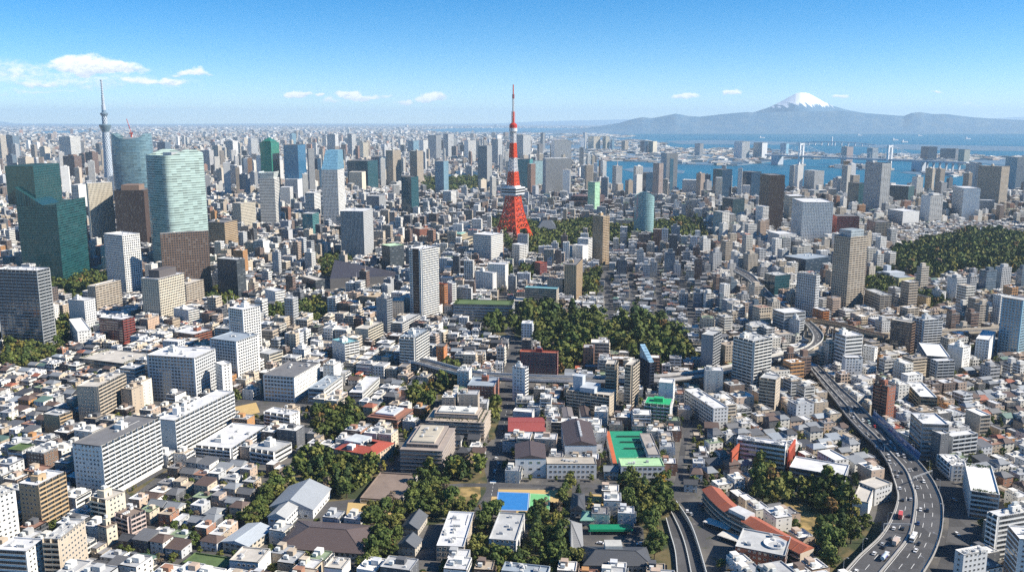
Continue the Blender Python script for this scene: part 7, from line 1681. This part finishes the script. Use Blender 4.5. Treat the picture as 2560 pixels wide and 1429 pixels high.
# ---- the far city to the horizon
def far_city():
    B = Bulk(); st = np.array([B.mat(q + '_attr') for q in ('G', 'B', 'N', 'P', 'V', 'wall', 'wall')]); rm = B.mat('roof_attr')
    for d0, d1, cell, wmin, wmax, tower in ((2750, 5200, 30, 12, 26, .02), (5200, 9500, 46, 18, 38, .012), (9500, 18000, 85, 30, 62, .008), (18000, 36000, 190, 60, 120, .006)):
        ys = np.arange(d0, d1, cell); X, Y = [], []
        for y in ys: xs = np.arange(-.8 * y, .8 * y, cell); X.append(xs); Y.append(np.full(len(xs), y))
        X, Y = np.concatenate(X), np.concatenate(Y); X = X + NR.uniform(-.3, .3, len(X)) * cell; Y = Y + NR.uniform(-.3, .3, len(Y)) * cell
        zc = Y * CP + CAM_H * SP; px = 1280 + FPX * X / zc; py = 714.5 - FPX * (Y * SP - CAM_H * CP) / zc
        k = ~in_sea(px, py) & (NR.rand(len(X)) < .86)
        isl = np.zeros(len(X), bool)
        for p in ISL: isl |= inpoly(px, py, p)
        g4 = inpoly(px, py, ISL[3]) | inpoly(px, py, ISL[7]) | inpoly(px, py, ISL[2])
        k &= ~(isl & (NR.rand(len(X)) < .72)) & ~g4
        for gname in ('shore',): k &= ~inpoly(px, py, GREEN[gname])
        if d0 < 5000:
            for q in HEROES: k &= ~((np.abs(X - q[6]) < 38) & (np.abs(Y - q[7]) < 38))
            for q in AUTO_FP: k &= ~((np.abs(X - q[0]) < q[2] * .5 + 10) & (np.abs(Y - q[1]) < q[2] * .5 + 10))
        park = np.sin(X * .0011 + 1) * np.sin(Y * .0009) > .82; k &= ~park
        X, Y, isl = X[k], Y[k], isl[k]; n = len(X); w_ = NR.uniform(wmin, wmax, n); d = NR.uniform(wmin, wmax, n)
        h = np.clip(NR.lognormal(2.65, .45, n), 6, 48) * (1 + (d0 > 9000) * .2); t = NR.rand(n) < tower * np.where(Y < 9000, 1.6, 1); h[t] = NR.uniform(45, 120, t.sum()); h = np.where(isl, NR.uniform(7, 16, n), h); w_ = np.where(isl, w_ * 2.2, w_)
        wc, _ = tabcols(WALLS, n); fc, _ = tabcols(FROOFS, n); wc = wc * .9 + .05
        rot = NR.choice([-.28, -.1, .3, .6], n)
        B.boxes(X, Y, w_, d, np.zeros(n), h, rot, wc, np.minimum(fc * 1.15, .8), st[NR.randint(0, 7, n)], rm)
        J = np.where(NR.rand(n) < .6)[0]; B.boxes(X[J] + NR.uniform(-3, 3, len(J)), Y[J], w_[J] * .35, d[J] * .35, h[J] - .1, h[J] + 3.5, rot[J], wc[J], fc[J], np.full(len(J), B.mat('wall_attr')), rm)
    return B.build('distant_city', 'dense pale low city reaching to the horizon')
far_city()
# ================================================================ TREES
def crown_quads(seed, kind, nq):
    """leaf clumps of one crown of unit-ish size: returns (n,4,3) quads and (n,) brightness"""
    rs = np.random.RandomState(seed); lobes = []
    if kind == 'cone':
        for k in range(9): z = 2.0 + k * 1.05; r = 2.7 * (1 - k / 10.0) + .35; lobes.append((rs.normal(0, .2), rs.normal(0, .2), z, r, .75))
    else:
        nl = {'round': 13, 'wide': 15, 'loose': 10}[kind]; H = {'round': 6.2, 'wide': 5.2, 'loose': 6.6}[kind]; RR = {'round': 2.9, 'wide': 3.7, 'loose': 2.8}[kind]
        for k in range(nl):
            a = rs.rand() * 6.28; q = rs.rand() ** .5; zz = rs.rand(); prof = math.sin(math.pi * (.18 + .74 * zz)) 
            lobes.append((math.cos(a) * RR * q * prof, math.sin(a) * RR * q * prof, 2.4 + H * zz * .92, rs.uniform(1.15, 1.75) * (.8 if kind == 'loose' else 1), .85))
    w = np.array([l[3] ** 2 for l in lobes]); ids = rs.choice(len(lobes), nq, p=w / w.sum()); L = np.array(lobes)[ids]
    dv = rs.normal(0, 1, (nq, 3)); dv /= np.linalg.norm(dv, axis=1, keepdims=True); dv[:, 2] = np.where(dv[:, 2] < -.35, -dv[:, 2] * .5, dv[:, 2])
    rad = L[:, 3:4] * rs.uniform(.72, 1.06, (nq, 1)); c = L[:, :3] + dv * rad * np.stack([np.ones(nq), np.ones(nq), L[:, 4]], 1)
    nrm = dv + rs.normal(0, .3, (nq, 3)); nrm /= np.linalg.norm(nrm, axis=1, keepdims=True)
    ref = np.where(np.abs(nrm[:, 2:3]) > .9, np.array([[1., 0, 0]]), np.array([[0, 0, 1.]])); t = np.cross(ref, nrm); t /= np.linalg.norm(t, axis=1, keepdims=True); b = np.cross(nrm, t)
    ang = rs.rand(nq, 1) * 6.28; t2 = t * np.cos(ang) + b * np.sin(ang); b2 = -t * np.sin(ang) + b * np.cos(ang)
    size = (1.1 if nq > 400 else 1.85 if nq > 90 else 2.5) * rs.uniform(.45, .8, (nq, 1)) * (.75 if kind == 'loose' else 1)
    Q = np.stack([c - t2 * size * .5 - b2 * size * .45, c + t2 * size * .55 - b2 * size * .3, c + t2 * size * .4 + b2 * size * .5, c - t2 * size * .5 + b2 * size * .4], 1)
    return Q, rs.uniform(.74, 1.26, nq)
def crown_mesh(seed, kind, nq):
    Q, br = crown_quads(seed, kind, nq); me = bpy.data.meshes.new('crown'); n = len(Q); me.from_pydata(Q.reshape(-1, 3).tolist(), [], np.arange(n * 4).reshape(-1, 4).tolist()); me.materials.append(MATS['leaf_obj'])
    at = me.color_attributes.new('tint', 'FLOAT_COLOR', 'CORNER'); c = np.ones((n, 4, 4)); c[..., :3] = br[:, None, None]; at.data.foreach_set('color', c.astype(np.float32).ravel()); me.update(); return me
def trunk_mesh(seed, kind):
    r = random.Random(seed); b = MB(); top = 7.5 if kind == 'cone' else 4.2
    b.bar((0, 0, 0), (r.uniform(-.2, .2), r.uniform(-.2, .2), top), .32, 'trunk', 7, .14)
    if kind != 'cone':
        for k in range(6): a = k * 1.05 + r.random(); z = r.uniform(2.0, 3.8); e = r.uniform(1.5, 2.6); b.bar((0, 0, z), (math.cos(a) * e, math.sin(a) * e, z + r.uniform(1.4, 2.8)), .13, 'trunk', 5, .04)
    return b.mesh('trunk')
SPEC = [('round', (.068, .098, .024), 'dark evergreen'), ('round', (.115, .140, .034), 'mid green'), ('wide', (.084, .112, .027), 'broad dark-green'), ('cone', (.05, .08, .026), 'conical dark-green'), ('loose', (.20, .18, .04), 'yellowish-green'), ('loose', (.21, .13, .05), 'russet-brown'), ('loose', (.17, .13, .09), 'bare grey-brown'), ('wide', (.145, .150, .038), 'broad olive-green'), ('loose', (.30, .20, .03), 'golden-yellow')]
SW = [6, 6, 4, 1.0, .9, .5, .6, 4, .15]
CRN = {}; 
for k, (kd, c, nm) in enumerate(SPEC): CRN[k] = [(crown_mesh(50 + k * 3 + j, kd, 620 if kd != 'loose' else 430), trunk_mesh(k + j, kd)) for j in range(2)]
RT = random.Random(21); TREES = []
def tree_ok(x, y, r=1.6, O=None):
    O = OCC if O is None else O
    i, j = int((x - OX0) / OC), int((y - OY0) / OC)
    if not (0 <= i < O.shape[1] and 0 <= j < O.shape[0]): return False
    return not O[max(j - 1, 0):j + 2, max(i - 1, 0):i + 2].any()
def spec(zone_):
    w_ = list(SW)
    if zone_ in ('park', 'wood', 'east', 'shore'): w_[4] = .7; w_[5] = .35; w_[6] = .15; w_[8] = .06; w_[3] = .3
    t = RT.random() * sum(w_)
    for k, q in enumerate(w_):
        t -= q
        if t <= 0: return k
    return 0
for zn, pts in GREEN.items():
    P = [gp(*q) for q in pts]; poly = [(p.x, p.y) for p in P]; xs = [p.x for p in P]; ys = [p.y for p in P]; D = sum(p.length for p in P) / len(P)
    S0 = {'wood': 2.5, 'garden': 1.75, 'east': 2.3, 'park': 2.0, 'shore': 2.4, 'mid': 1.7}.get(zn, 1.35)
    sp = 5.0 * S0
    if zn == 'hedge': sp = 3.0
    y = min(ys)
    while y < max(ys):
        x = min(xs)
        while x < max(xs):
            xx, yy = x + RT.uniform(-.45, .45) * sp, y + RT.uniform(-.45, .45) * sp; x += sp
            if not inpoly([xx], [yy], poly)[0]: continue
            if D < 2700 and not tree_ok(xx, yy, O=OCC_T): continue
            q = proj((xx, yy, 0))
            if inpoly([q[0]], [q[1]], [(1925, 1302), (1945, 1262), (2010, 1255), (2085, 1300), (2095, 1345), (2050, 1360), (1990, 1335)])[0] and RT.random() < .9: continue
            if inpoly([q[0]], [q[1]], [(1112, 1248), (1140, 1212), (1200, 1205), (1202, 1240), (1180, 1272), (1130, 1262)])[0] and RT.random() < .93: continue
            s = RT.choice((RT.uniform(.5, .85), RT.uniform(.8, 1.15), RT.uniform(1.0, 1.4))) * S0
            k = spec(zn)
            if zn == 'hedge': s = RT.uniform(.28, .42); k = 4 if RT.random() < .7 else 1
            TREES.append((xx, yy, s, k, RT.random() * 6.28, zn))
        y += sp
# garden and street trees in what is left between the buildings
for _ in range(90000):
    yy = 455 + 2150 * RT.random() ** 1.5; xx = RT.uniform(-.66, .66) * yy
    if not tree_ok(xx, yy): continue
    if RT.random() > (.5 if yy < 900 else .3): continue
    OCC[int((yy - OY0) / OC) - 1:int((yy - OY0) / OC) + 2, int((xx - OX0) / OC) - 1:int((xx - OX0) / OC) + 2] = True
    q = proj((xx, yy, 0))
    if in_sea(np.array([q[0]]), np.array([q[1]]))[0]: continue
    TREES.append((xx, yy, RT.uniform(.45, .95), spec('x'), RT.random() * 6.28, 'x'))
TREES.sort(key=lambda t: t[0] ** 2 + t[1] ** 2)
vis = []; bulk = []
for t in TREES:
    q = proj((t[0], t[1], 4))
    (vis if len(vis) < 300 and -5 < q[0] < 2565 and q[1] < 1435 and t[2] > .5 else bulk).append(t)
TREE_OBJ = []
for i, (x, y, s, k, a, zn) in enumerate(vis):
    cm, tm = CRN[k][i % 2]; o = thing('tree', '', 'tree', (x, y, 0), a, 'trees of the gardens and groves')
    s_ = s; o.scale = (s_, s_, s_ * (1.0 if k != 3 else 1.1)); j = RT.uniform(.8, 1.2)
    obj('trunk', tm, o); obj('crown', cm, o, color=[q * j for q in SPEC[k][1]]); TREE_OBJ.append((o, x, y, s, k))
def bulk_trees():
    B = Bulk(); lm = B.mat('leaf_attr'); T = {}
    for far in (0, 1):
        for k in range(len(SPEC)):
            for j in range(2): T[(far, k, j)] = crown_quads(500 + k * 5 + j, SPEC[k][0], 190 if not far else 60)
    grp = {}
    for i, t in enumerate(bulk): grp.setdefault((0 if t[0] ** 2 + t[1] ** 2 < 1150 ** 2 else 1, t[3], i % 2), []).append(t)
    for key, L in grp.items():
        Q, br = T[key]; A = np.array([(t[0], t[1], t[2], t[4]) for t in L]); c, s = np.cos(A[:, 3])[:, None, None], np.sin(A[:, 3])[:, None, None]; sc_ = A[:, 2][:, None, None]
        x = (Q[None, ..., 0] * c - Q[None, ..., 1] * s) * sc_ + A[:, 0][:, None, None]; y = (Q[None, ..., 0] * s + Q[None, ..., 1] * c) * sc_ + A[:, 1][:, None, None]; z = Q[None, ..., 2] * sc_ + 0 * x
        W = np.stack([x, y, z], -1).reshape(-1, 4, 3); col = np.array(SPEC[key[1]][1])[None, None, :] * br[None, :, None] * NR.uniform(.75, 1.25, (len(L), 1, 1)); col = col.reshape(-1, 3)
        B.quads(W, np.zeros((len(W), 4, 2)), col, lm)
    o = B.build('tree', 'mass of further trees filling the parks and lining the lanes')
bulk_trees()
# ================================================================ VEHICLES, LAMPS, GANTRIES
CARC = {'w': ((.78, .78, .77), 'white'), 'd': ((.02, .022, .026), 'black'), 's': ((.42, .43, .44), 'silver'), 'b': ((.02, .04, .12), 'dark blue'), 'r': ((.45, .03, .025), 'red'), 't': ((.35, .52, .5), 'pale teal'), 'g': ((.12, .125, .13), 'grey')}
def car_parts(L=4.5, W=1.75, H=1.45):
    def f():
        b = MB(); h0, h1 = .28, .82; x = L / 2; y = W / 2
        prof = [(-x, .35), (-x, .78), (-x + .25, .88), (x - 1.25, .84), (x - .15, .68), (x, .5), (x, .3)]
        for (a, za), (c, zc) in zip(prof[:-1], prof[1:]): b.quad((a, -y, za), (c, -y, zc), (c, y, zc), (a, y, za), 'carpaint')
        for s in (-1, 1):
            P = [(a, s * y, z) for a, z in prof] ; P = P if s > 0 else P[::-1]; b.poly(P, 'carpaint')
        b.box(-x * .62, x * .30, -y * .86, y * .86, H - .06, H, 'carpaint', bottom=True)
        body = b.mesh('body'); g = MB(); lo = [(-x * .86, -y * .95, .86), (x * .52, -y * .95, .86), (x * .52, y * .95, .86), (-x * .86, y * .95, .86)]; up = [(-x * .6, -y * .82, H - .05), (x * .24, -y * .82, H - .05), (x * .24, y * .82, H - .05), (-x * .6, y * .82, H - .05)]
        for i in range(4): j = (i + 1) % 4; g.quad(lo[i], lo[j], up[j], up[i], 'carglass')
        gl = g.mesh('window'); wl = MB()
        n = 10
        P = [(.32 * math.cos(k / n * 6.283), .32 * math.sin(k / n * 6.283)) for k in range(n)]
        for k in range(n): a, c = P[k], P[(k + 1) % n]; wl.quad((a[0], -.1, a[1]), (c[0], -.1, c[1]), (c[0], .1, c[1]), (a[0], .1, a[1]), 'tyre')
        wl.poly([(p[0], -.1, p[1]) for p in P], 'tyre'); wl.poly([(p[0], .1, p[1]) for p in reversed(P)], 'tyre')
        return body, gl, wl.mesh('wheel')
    return cached(('car', L, W, H), f)
def make_car(loc, rz, col, label, group, L=4.5, W=1.75, H=1.45, name='car', cat='car'):
    o = thing(name, label, cat, loc, rz, group); bd, gl, wl = car_parts(L, W, H); obj('body', bd, o, color=col); obj('window', gl, o)
    for sx in (-1, 1):
        for sy in (-1, 1): obj('wheel', wl, o, (sx * L * .31, sy * (W / 2 - .06), .32))
    return o
def make_truck(loc, rz, col, label, kind):
    o = thing(kind, label, {'tanker_truck': 'truck', 'box_truck': 'truck', 'bus': 'bus'}[kind], loc, rz, 'vehicles on the expressway')
    _, _, wl = car_parts(); L = 9.5 if kind != 'bus' else 10.5
    if kind == 'bus':
        b = MB(); b.box(-L / 2, L / 2, -1.25, 1.25, .4, 3.1, 'carpaint'); b.box(-L * .3, L * .1, -.8, .8, 3.1, 3.35, 'carpaint'); obj('body', b, o, color=col); b = MB(); b.box(-L / 2 - .02, L / 2 + .02, -1.27, 1.27, 1.5, 2.5, 'carglass', ''); obj('window', b, o)
    else:
        b = MB(); b.box(L / 2 - 2.1, L / 2, -1.15, 1.15, .45, 2.7, 'carpaint'); c_ = obj('cab', b, o, color=col if kind == 'tanker_truck' else (.72, .72, .7)); b = MB(); b.box(L / 2 - 1.3, L / 2 + .03, -1.17, 1.17, 1.6, 2.4, 'carglass', ''); obj('window', b, o)
        b = MB()
        if kind == 'box_truck': b.box(-L / 2, L / 2 - 2.4, -1.2, 1.2, .8, 3.5, 'carpaint', bottom=True); obj('cargo_box', b, o, color=col)
        else:
            n = 14; P = [(1.2 * math.cos(k / n * 6.283), 2.0 + 1.2 * math.sin(k / n * 6.283)) for k in range(n)]; x0, x1 = -L / 2, L / 2 - 2.4
            for k in range(n): a, c = P[k], P[(k + 1) % n]; b.quad((x1, a[0], a[1]), (x1, c[0], c[1]), (x0, c[0], c[1]), (x0, a[0], a[1]), 'carpaint')
            b.poly([(x0, p[0], p[1]) for p in P], 'carpaint'); b.poly([(x1, p[0], p[1]) for p in reversed(P)], 'carpaint'); obj('tank', b, o, color=(.50, .58, .62))
            for s in (-1, 1): m_ = MB(); m_.box(x0 + 2, x1 - 1.6, s * 1.16 - .08, s * 1.16 + .08, 1.7, 2.6, 'paint'); obj('painted_panel', m_, o, color=(.20, .18, .45))
    for sx in (-.36, -.2, .36):
        for sy in (-1, 1): w2 = obj('wheel', wl, o, (sx * L, sy * 1.1, .45)); w2.scale = (1.4, 1.4, 1.4)
    return o
def deck_heading(p):
    best = min(range(len(EM)), key=lambda i: (EM[i].x - p.x) ** 2 + (EM[i].y - p.y) ** 2); a, b = EM[max(best - 1, 0)], EM[min(best + 1, len(EM) - 1)]; return math.atan2((b - a).y, (b - a).x)
VEH = [(1410, 512, 'van', 'w'), (1455, 590, 'c', 'g'), (1478, 632, 'c', 's'), (1510, 600, 'c', 'd'), (1575, 580, 'c', 's'), (1632, 570, 'c', 'd'), (1697, 674, 'c', 'w'), (1642, 724, 'c', 's'), (1497, 730, 'c', 'w'), (1522, 828, 'c', 'd'), (1588, 822, 'c', 's'), (1670, 908, 'c', 'w'), (1727, 916, 'c', 'd'), (1575, 962, 'c', 'd'), (1650, 1024, 'c', 'b'), (1447, 1064, 'c', 'w'), (1522, 1066, 'c', 'd'), (1418, 1150, 'c', 'd'), (1365, 1222, 'c', 'd'), (1352, 1195, 'c', 's'), (1655, 1192, 'c', 'd'), (1630, 1250, 'c', 'w'), (1285, 1272, 'c', 'w'), (1135, 1420, 'c', 'w'), (1302, 386, 'c', 'w'), (1400, 462, 'van', 'w'), (1348, 352, 'c', 'd'), (1240, 182, 'van', 't'), (1290, 216, 'c', 'r'), (1212, 276, 'c', 'd'), (1250, 300, 'c', 'd'), (1322, 292, 'c', 'd'), (1110, 140, 'c', 'w'), (1160, 220, 'c', 's'), (1420, 345, 'c', 'w'), (1455, 405, 'c', 's'), (1530, 465, 'van', 's'), (1480, 452, 'c', 'w'), (1090, 95, 'c', 'w'), (1125, 60, 'c', 'd'), (1190, 165, 'c', 'w'), (1335, 415, 'c', 'b')]
cars = []
for (X_, Y_, k, c) in VEH:
    px, py = 1800 + X_ / 3.332, 1000 + Y_ / 3.332; p = gp(px, py + 2, EZ + .03); cars.append((p, k, c, px, py))
cars.sort(key=lambda q: -q[4])
ORD = ['first', 'second', 'third', 'fourth', 'fifth', 'sixth', 'seventh', 'eighth', 'ninth', 'tenth', 'eleventh', 'twelfth', 'thirteenth', 'fourteenth', 'fifteenth', 'sixteenth', 'seventeenth', 'eighteenth', 'nineteenth', 'twentieth']
cnt = {}
for p, k, c, px, py in cars:
    h = deck_heading(p); bm = min(EM, key=lambda q: (q - p).length); lft = (p - bm).dot(Vector((-math.sin(h), math.cos(h), 0))) > 0
    side = 'left' if lft else 'right'; nm = 'van' if k == 'van' else 'car'; key = (side, nm, c); cnt[key] = cnt.get(key, 0) + 1
    lb = f"{CARC[c][1]} {nm} on the expressway's {side} carriageway, {ORD[cnt[key] - 1]} such {nm} from the bottom"
    kw = dict(L=4.9, W=1.85, H=2.1, name='van', cat='van') if k == 'van' else {}
    make_car(p, h + (math.pi if not lft else 0), CARC[c][0], lb, 'vehicles on the expressway', **kw)
for X_, Y_, kind, col, lb in ((1503, 960, 'box_truck', (.62, .10, .08), 'white cabbed truck with a red rear on the left carriageway'), (1610, 1148, 'bus', (.78, .78, .76), 'large white bus on the right carriageway of the expressway'), (1467, 1182, 'box_truck', (.60, .48, .40), 'beige box truck beside the median of the expressway'), (1372, 1306, 'tanker_truck', (.7, .7, .7), 'silver blue tanker truck with painted panels, near the bottom')):
    p = gp(1800 + X_ / 3.332, 1000 + Y_ / 3.332 + 3, EZ + .03); h = deck_heading(p); make_truck(p, h if X_ < 1600 else h + math.pi, col, lb, kind)
# cars in the streets and yards
SC = [(1237, 1178, 'w', 'white car on the central street, nearest the crossroads'), (1247, 1160, 's', 'silver car waiting on the central street behind the white one'), (1240, 1146, 'w', 'white car half way up the central street'), (1256, 1075, 'd', 'dark car in the shade high on the central street'), (1718, 1278, 'w', 'white car parked in the yard left of the orange roofed row, nearest the ramp'), (1727, 1285, 's', 'silver car parked beside the white one in the ramp yard'), (1752, 1262, 'b', 'dark blue car parked at the wall of the orange roofed row'), (1765, 1270, 'd', 'dark car parked at the wall of the orange roofed row'), (1500, 1358, 'w', 'white car parked in the temple yard left of the green canopy'), (1600, 1360, 'w', 'white car parked in the temple yard near the trees'), (985, 1175, 'd', 'dark car on the shaded lane left of the stepped brown block'), (1002, 1150, 's', 'silver car on the shaded lane left of the stepped brown block'), (690, 1154, 'b', 'dark blue car on the cross road by the white school'), (520, 1158, 'w', 'white car on the cross road under the terrace wing'), (2392, 1335, 'w', 'white car on the street right of the expressway'), (2385, 1250, 's', 'silver car on the shaded street right of the expressway')]
for i, (x, y, c, lb) in enumerate(SC): make_car(gp(x, y, .2), R(80 if i < 4 else 20 * i), CARC[c][0], lb, 'cars in the streets and yards')
# lamps along the expressway and gantries over it
def lamp(p, h, lb):
    o = thing('street_lamp', lb, 'street lamp', p, h, 'lamps along the expressway'); b = MB(); b.bar((0, 0, 0), (0, 0, 9), .12, 'metal', 6, .07); b.bar((0, 0, 9), (1.8, 0, 9.5), .07, 'metal', 5); obj('pole', b, o, color=(.5, .51, .52)); b = MB(); b.box(1.5, 2.5, -.18, .18, 9.42, 9.6, 'metal', bottom=True); obj('lamp_head', b, o, color=(.6, .6, .6))
i = 0
for e, (E_, sd) in enumerate(((EL, 'left'), (ER, 'right'))):
    k = 6; cntl = 0
    while k < len(E_) - 20:
        p = E_[k]; d = E_[k + 1] - E_[k]; lamp(p + Vector((0, 0, .8)), math.atan2(d.y, d.x) + (-math.pi / 2 if e == 0 else math.pi / 2), f'grey street lamp on the {sd} parapet of the expressway, {ORD[cntl]} from the bottom'); cntl += 1; k += 9
for n_, (k, lb) in enumerate(((22, 'thin grey gantry across both carriageways, nearest the bottom of the expressway'), (40, 'thin grey gantry across the right carriageway at the widest part of the bend'))):
    a, b_ = (EL[k], EM[k]) if n_ == 0 else (EM[k], ER[k]); d = b_ - a; o = thing('gantry', lb, 'gantry', a, math.atan2(d.y, d.x)); L_ = d.length
    b = MB(); b.bar((0, 0, 0), (0, 0, 6.5), .2, 'metal', 6); b.bar((L_, 0, 0), (L_, 0, 6.5), .2, 'metal', 6); obj('post', b, o, color=(.4, .41, .42)); b = MB(); b.bar((0, 0, 6.5), (L_, 0, 6.5), .22, 'metal', 4); b.bar((0, 0, 5.7), (L_, 0, 5.7), .14, 'metal', 4); obj('beam', b, o, color=(.4, .41, .42))
# carports in the yard
for x, y, lb in ((1795, 1318, 'white carport roof in the ramp yard, upper one'), (1832, 1352, 'white carport roof in the ramp yard, lower one')):
    c = gp(x, y); o = thing('carport', lb, 'carport', c, R(-42)); b = MB(); b.box(-9, 9, -4, 4, 2.6, 2.8, 'metal', bottom=True); 
    for k in range(4): b.box(-8.5 + k * 4.4, -4.6 + k * 4.4, -3.6, 3.6, 2.8, 2.95, 'metal')
    obj('roof', b, o, color=(.64, .62, .57))
    for q in ((-8.5, -3.5), (8.5, -3.5), (8.5, 3.5), (-8.5, 3.5)): b = MB(); b.box(-.12, .12, -.12, .12, 0, 2.6, 'metal'); obj('post', b, o, (*q, 0), 0, (.4, .4, .4))

# ================================================================ LABELS of the repeated houses, blocks and trees
NICK = [(q[0], q[1], q[2], (q[2] + q[4]) / 2) for q in HEROES]
FLW = {2: 'two-storey', 3: 'three-storey', 4: 'four-storey', 5: 'five-storey', 6: 'six-storey', 7: 'seven-storey', 8: 'eight-storey', 9: 'nine-storey'}
SHAPE = {'flat': 'flat roofed', 'gable': 'gabled', 'hip': 'hip roofed', 'step': 'stepped', 'shed': 'slant roofed', 'balcony': 'balconied', 'window': 'plain', 'band': 'strip windowed'}
def where(px, py):
    best = min(NICK, key=lambda q: (q[1] - px) ** 2 + ((q[2] - py) * 1.3) ** 2); dx, dy = px - best[1], py - best[2]; d = math.hypot(dx, dy)
    rel = ('right of' if dx > 0 else 'left of') if abs(dx) > abs(dy) * .8 else ('before' if dy > 0 else 'behind')
    return rel, best[0], d
def assign(items):
    g = {}
    for o, desc, px, py in items:
        rel, nick, d = where(px, py); g.setdefault((desc, rel, nick), []).append((d, o))
    for (desc, rel, nick), L in g.items():
        L.sort(key=lambda q: q[0])
        for k, (d, o) in enumerate(L):
            nn = '' if len(L) == 1 else (', nearest ' if k == 0 else f', {ORD[k]} nearest ' if k < 20 else f', outermost ')
            o['label'] = f"{desc}{nn or ' '}{rel} the {nick}"
items = []
for (o, p, kind, wcn, rcn, fl, sty, h) in FILL:
    px, py = proj((p[0], p[1], h * .6)); wcn = wcn.replace(" ", "-"); rcn = rcn.replace(" ", "-"); d = f"{wcn} {FLW.get(fl, 'tall')} {'house' if kind == 'house' else 'block'} with {rcn} {'roof' if sty not in ('gable', 'hip', 'step') else {'gable': 'gabled roof', 'hip': 'hipped roof', 'step': 'stepped roof'}[sty]}"
    o['category'] = 'house' if kind == 'house' else 'apartment building'; items.append((o, d, px, py))
for o, N, h, wcn, sty in AUTO: px, py = proj((N.x, N.y, h * .6)); items.append((o, f"slim {wcn.replace(' ', '-')} {sty} tower", px, py))
assign(items); items = []
for (o, x, y, s, k) in TREE_OBJ:
    px, py = proj((x, y, 4)); items.append((o, f"{'small' if s < .75 else 'large' if s > 1.15 else 'mid sized'} {SPEC[k][2]} tree", px, py))
assign(items)
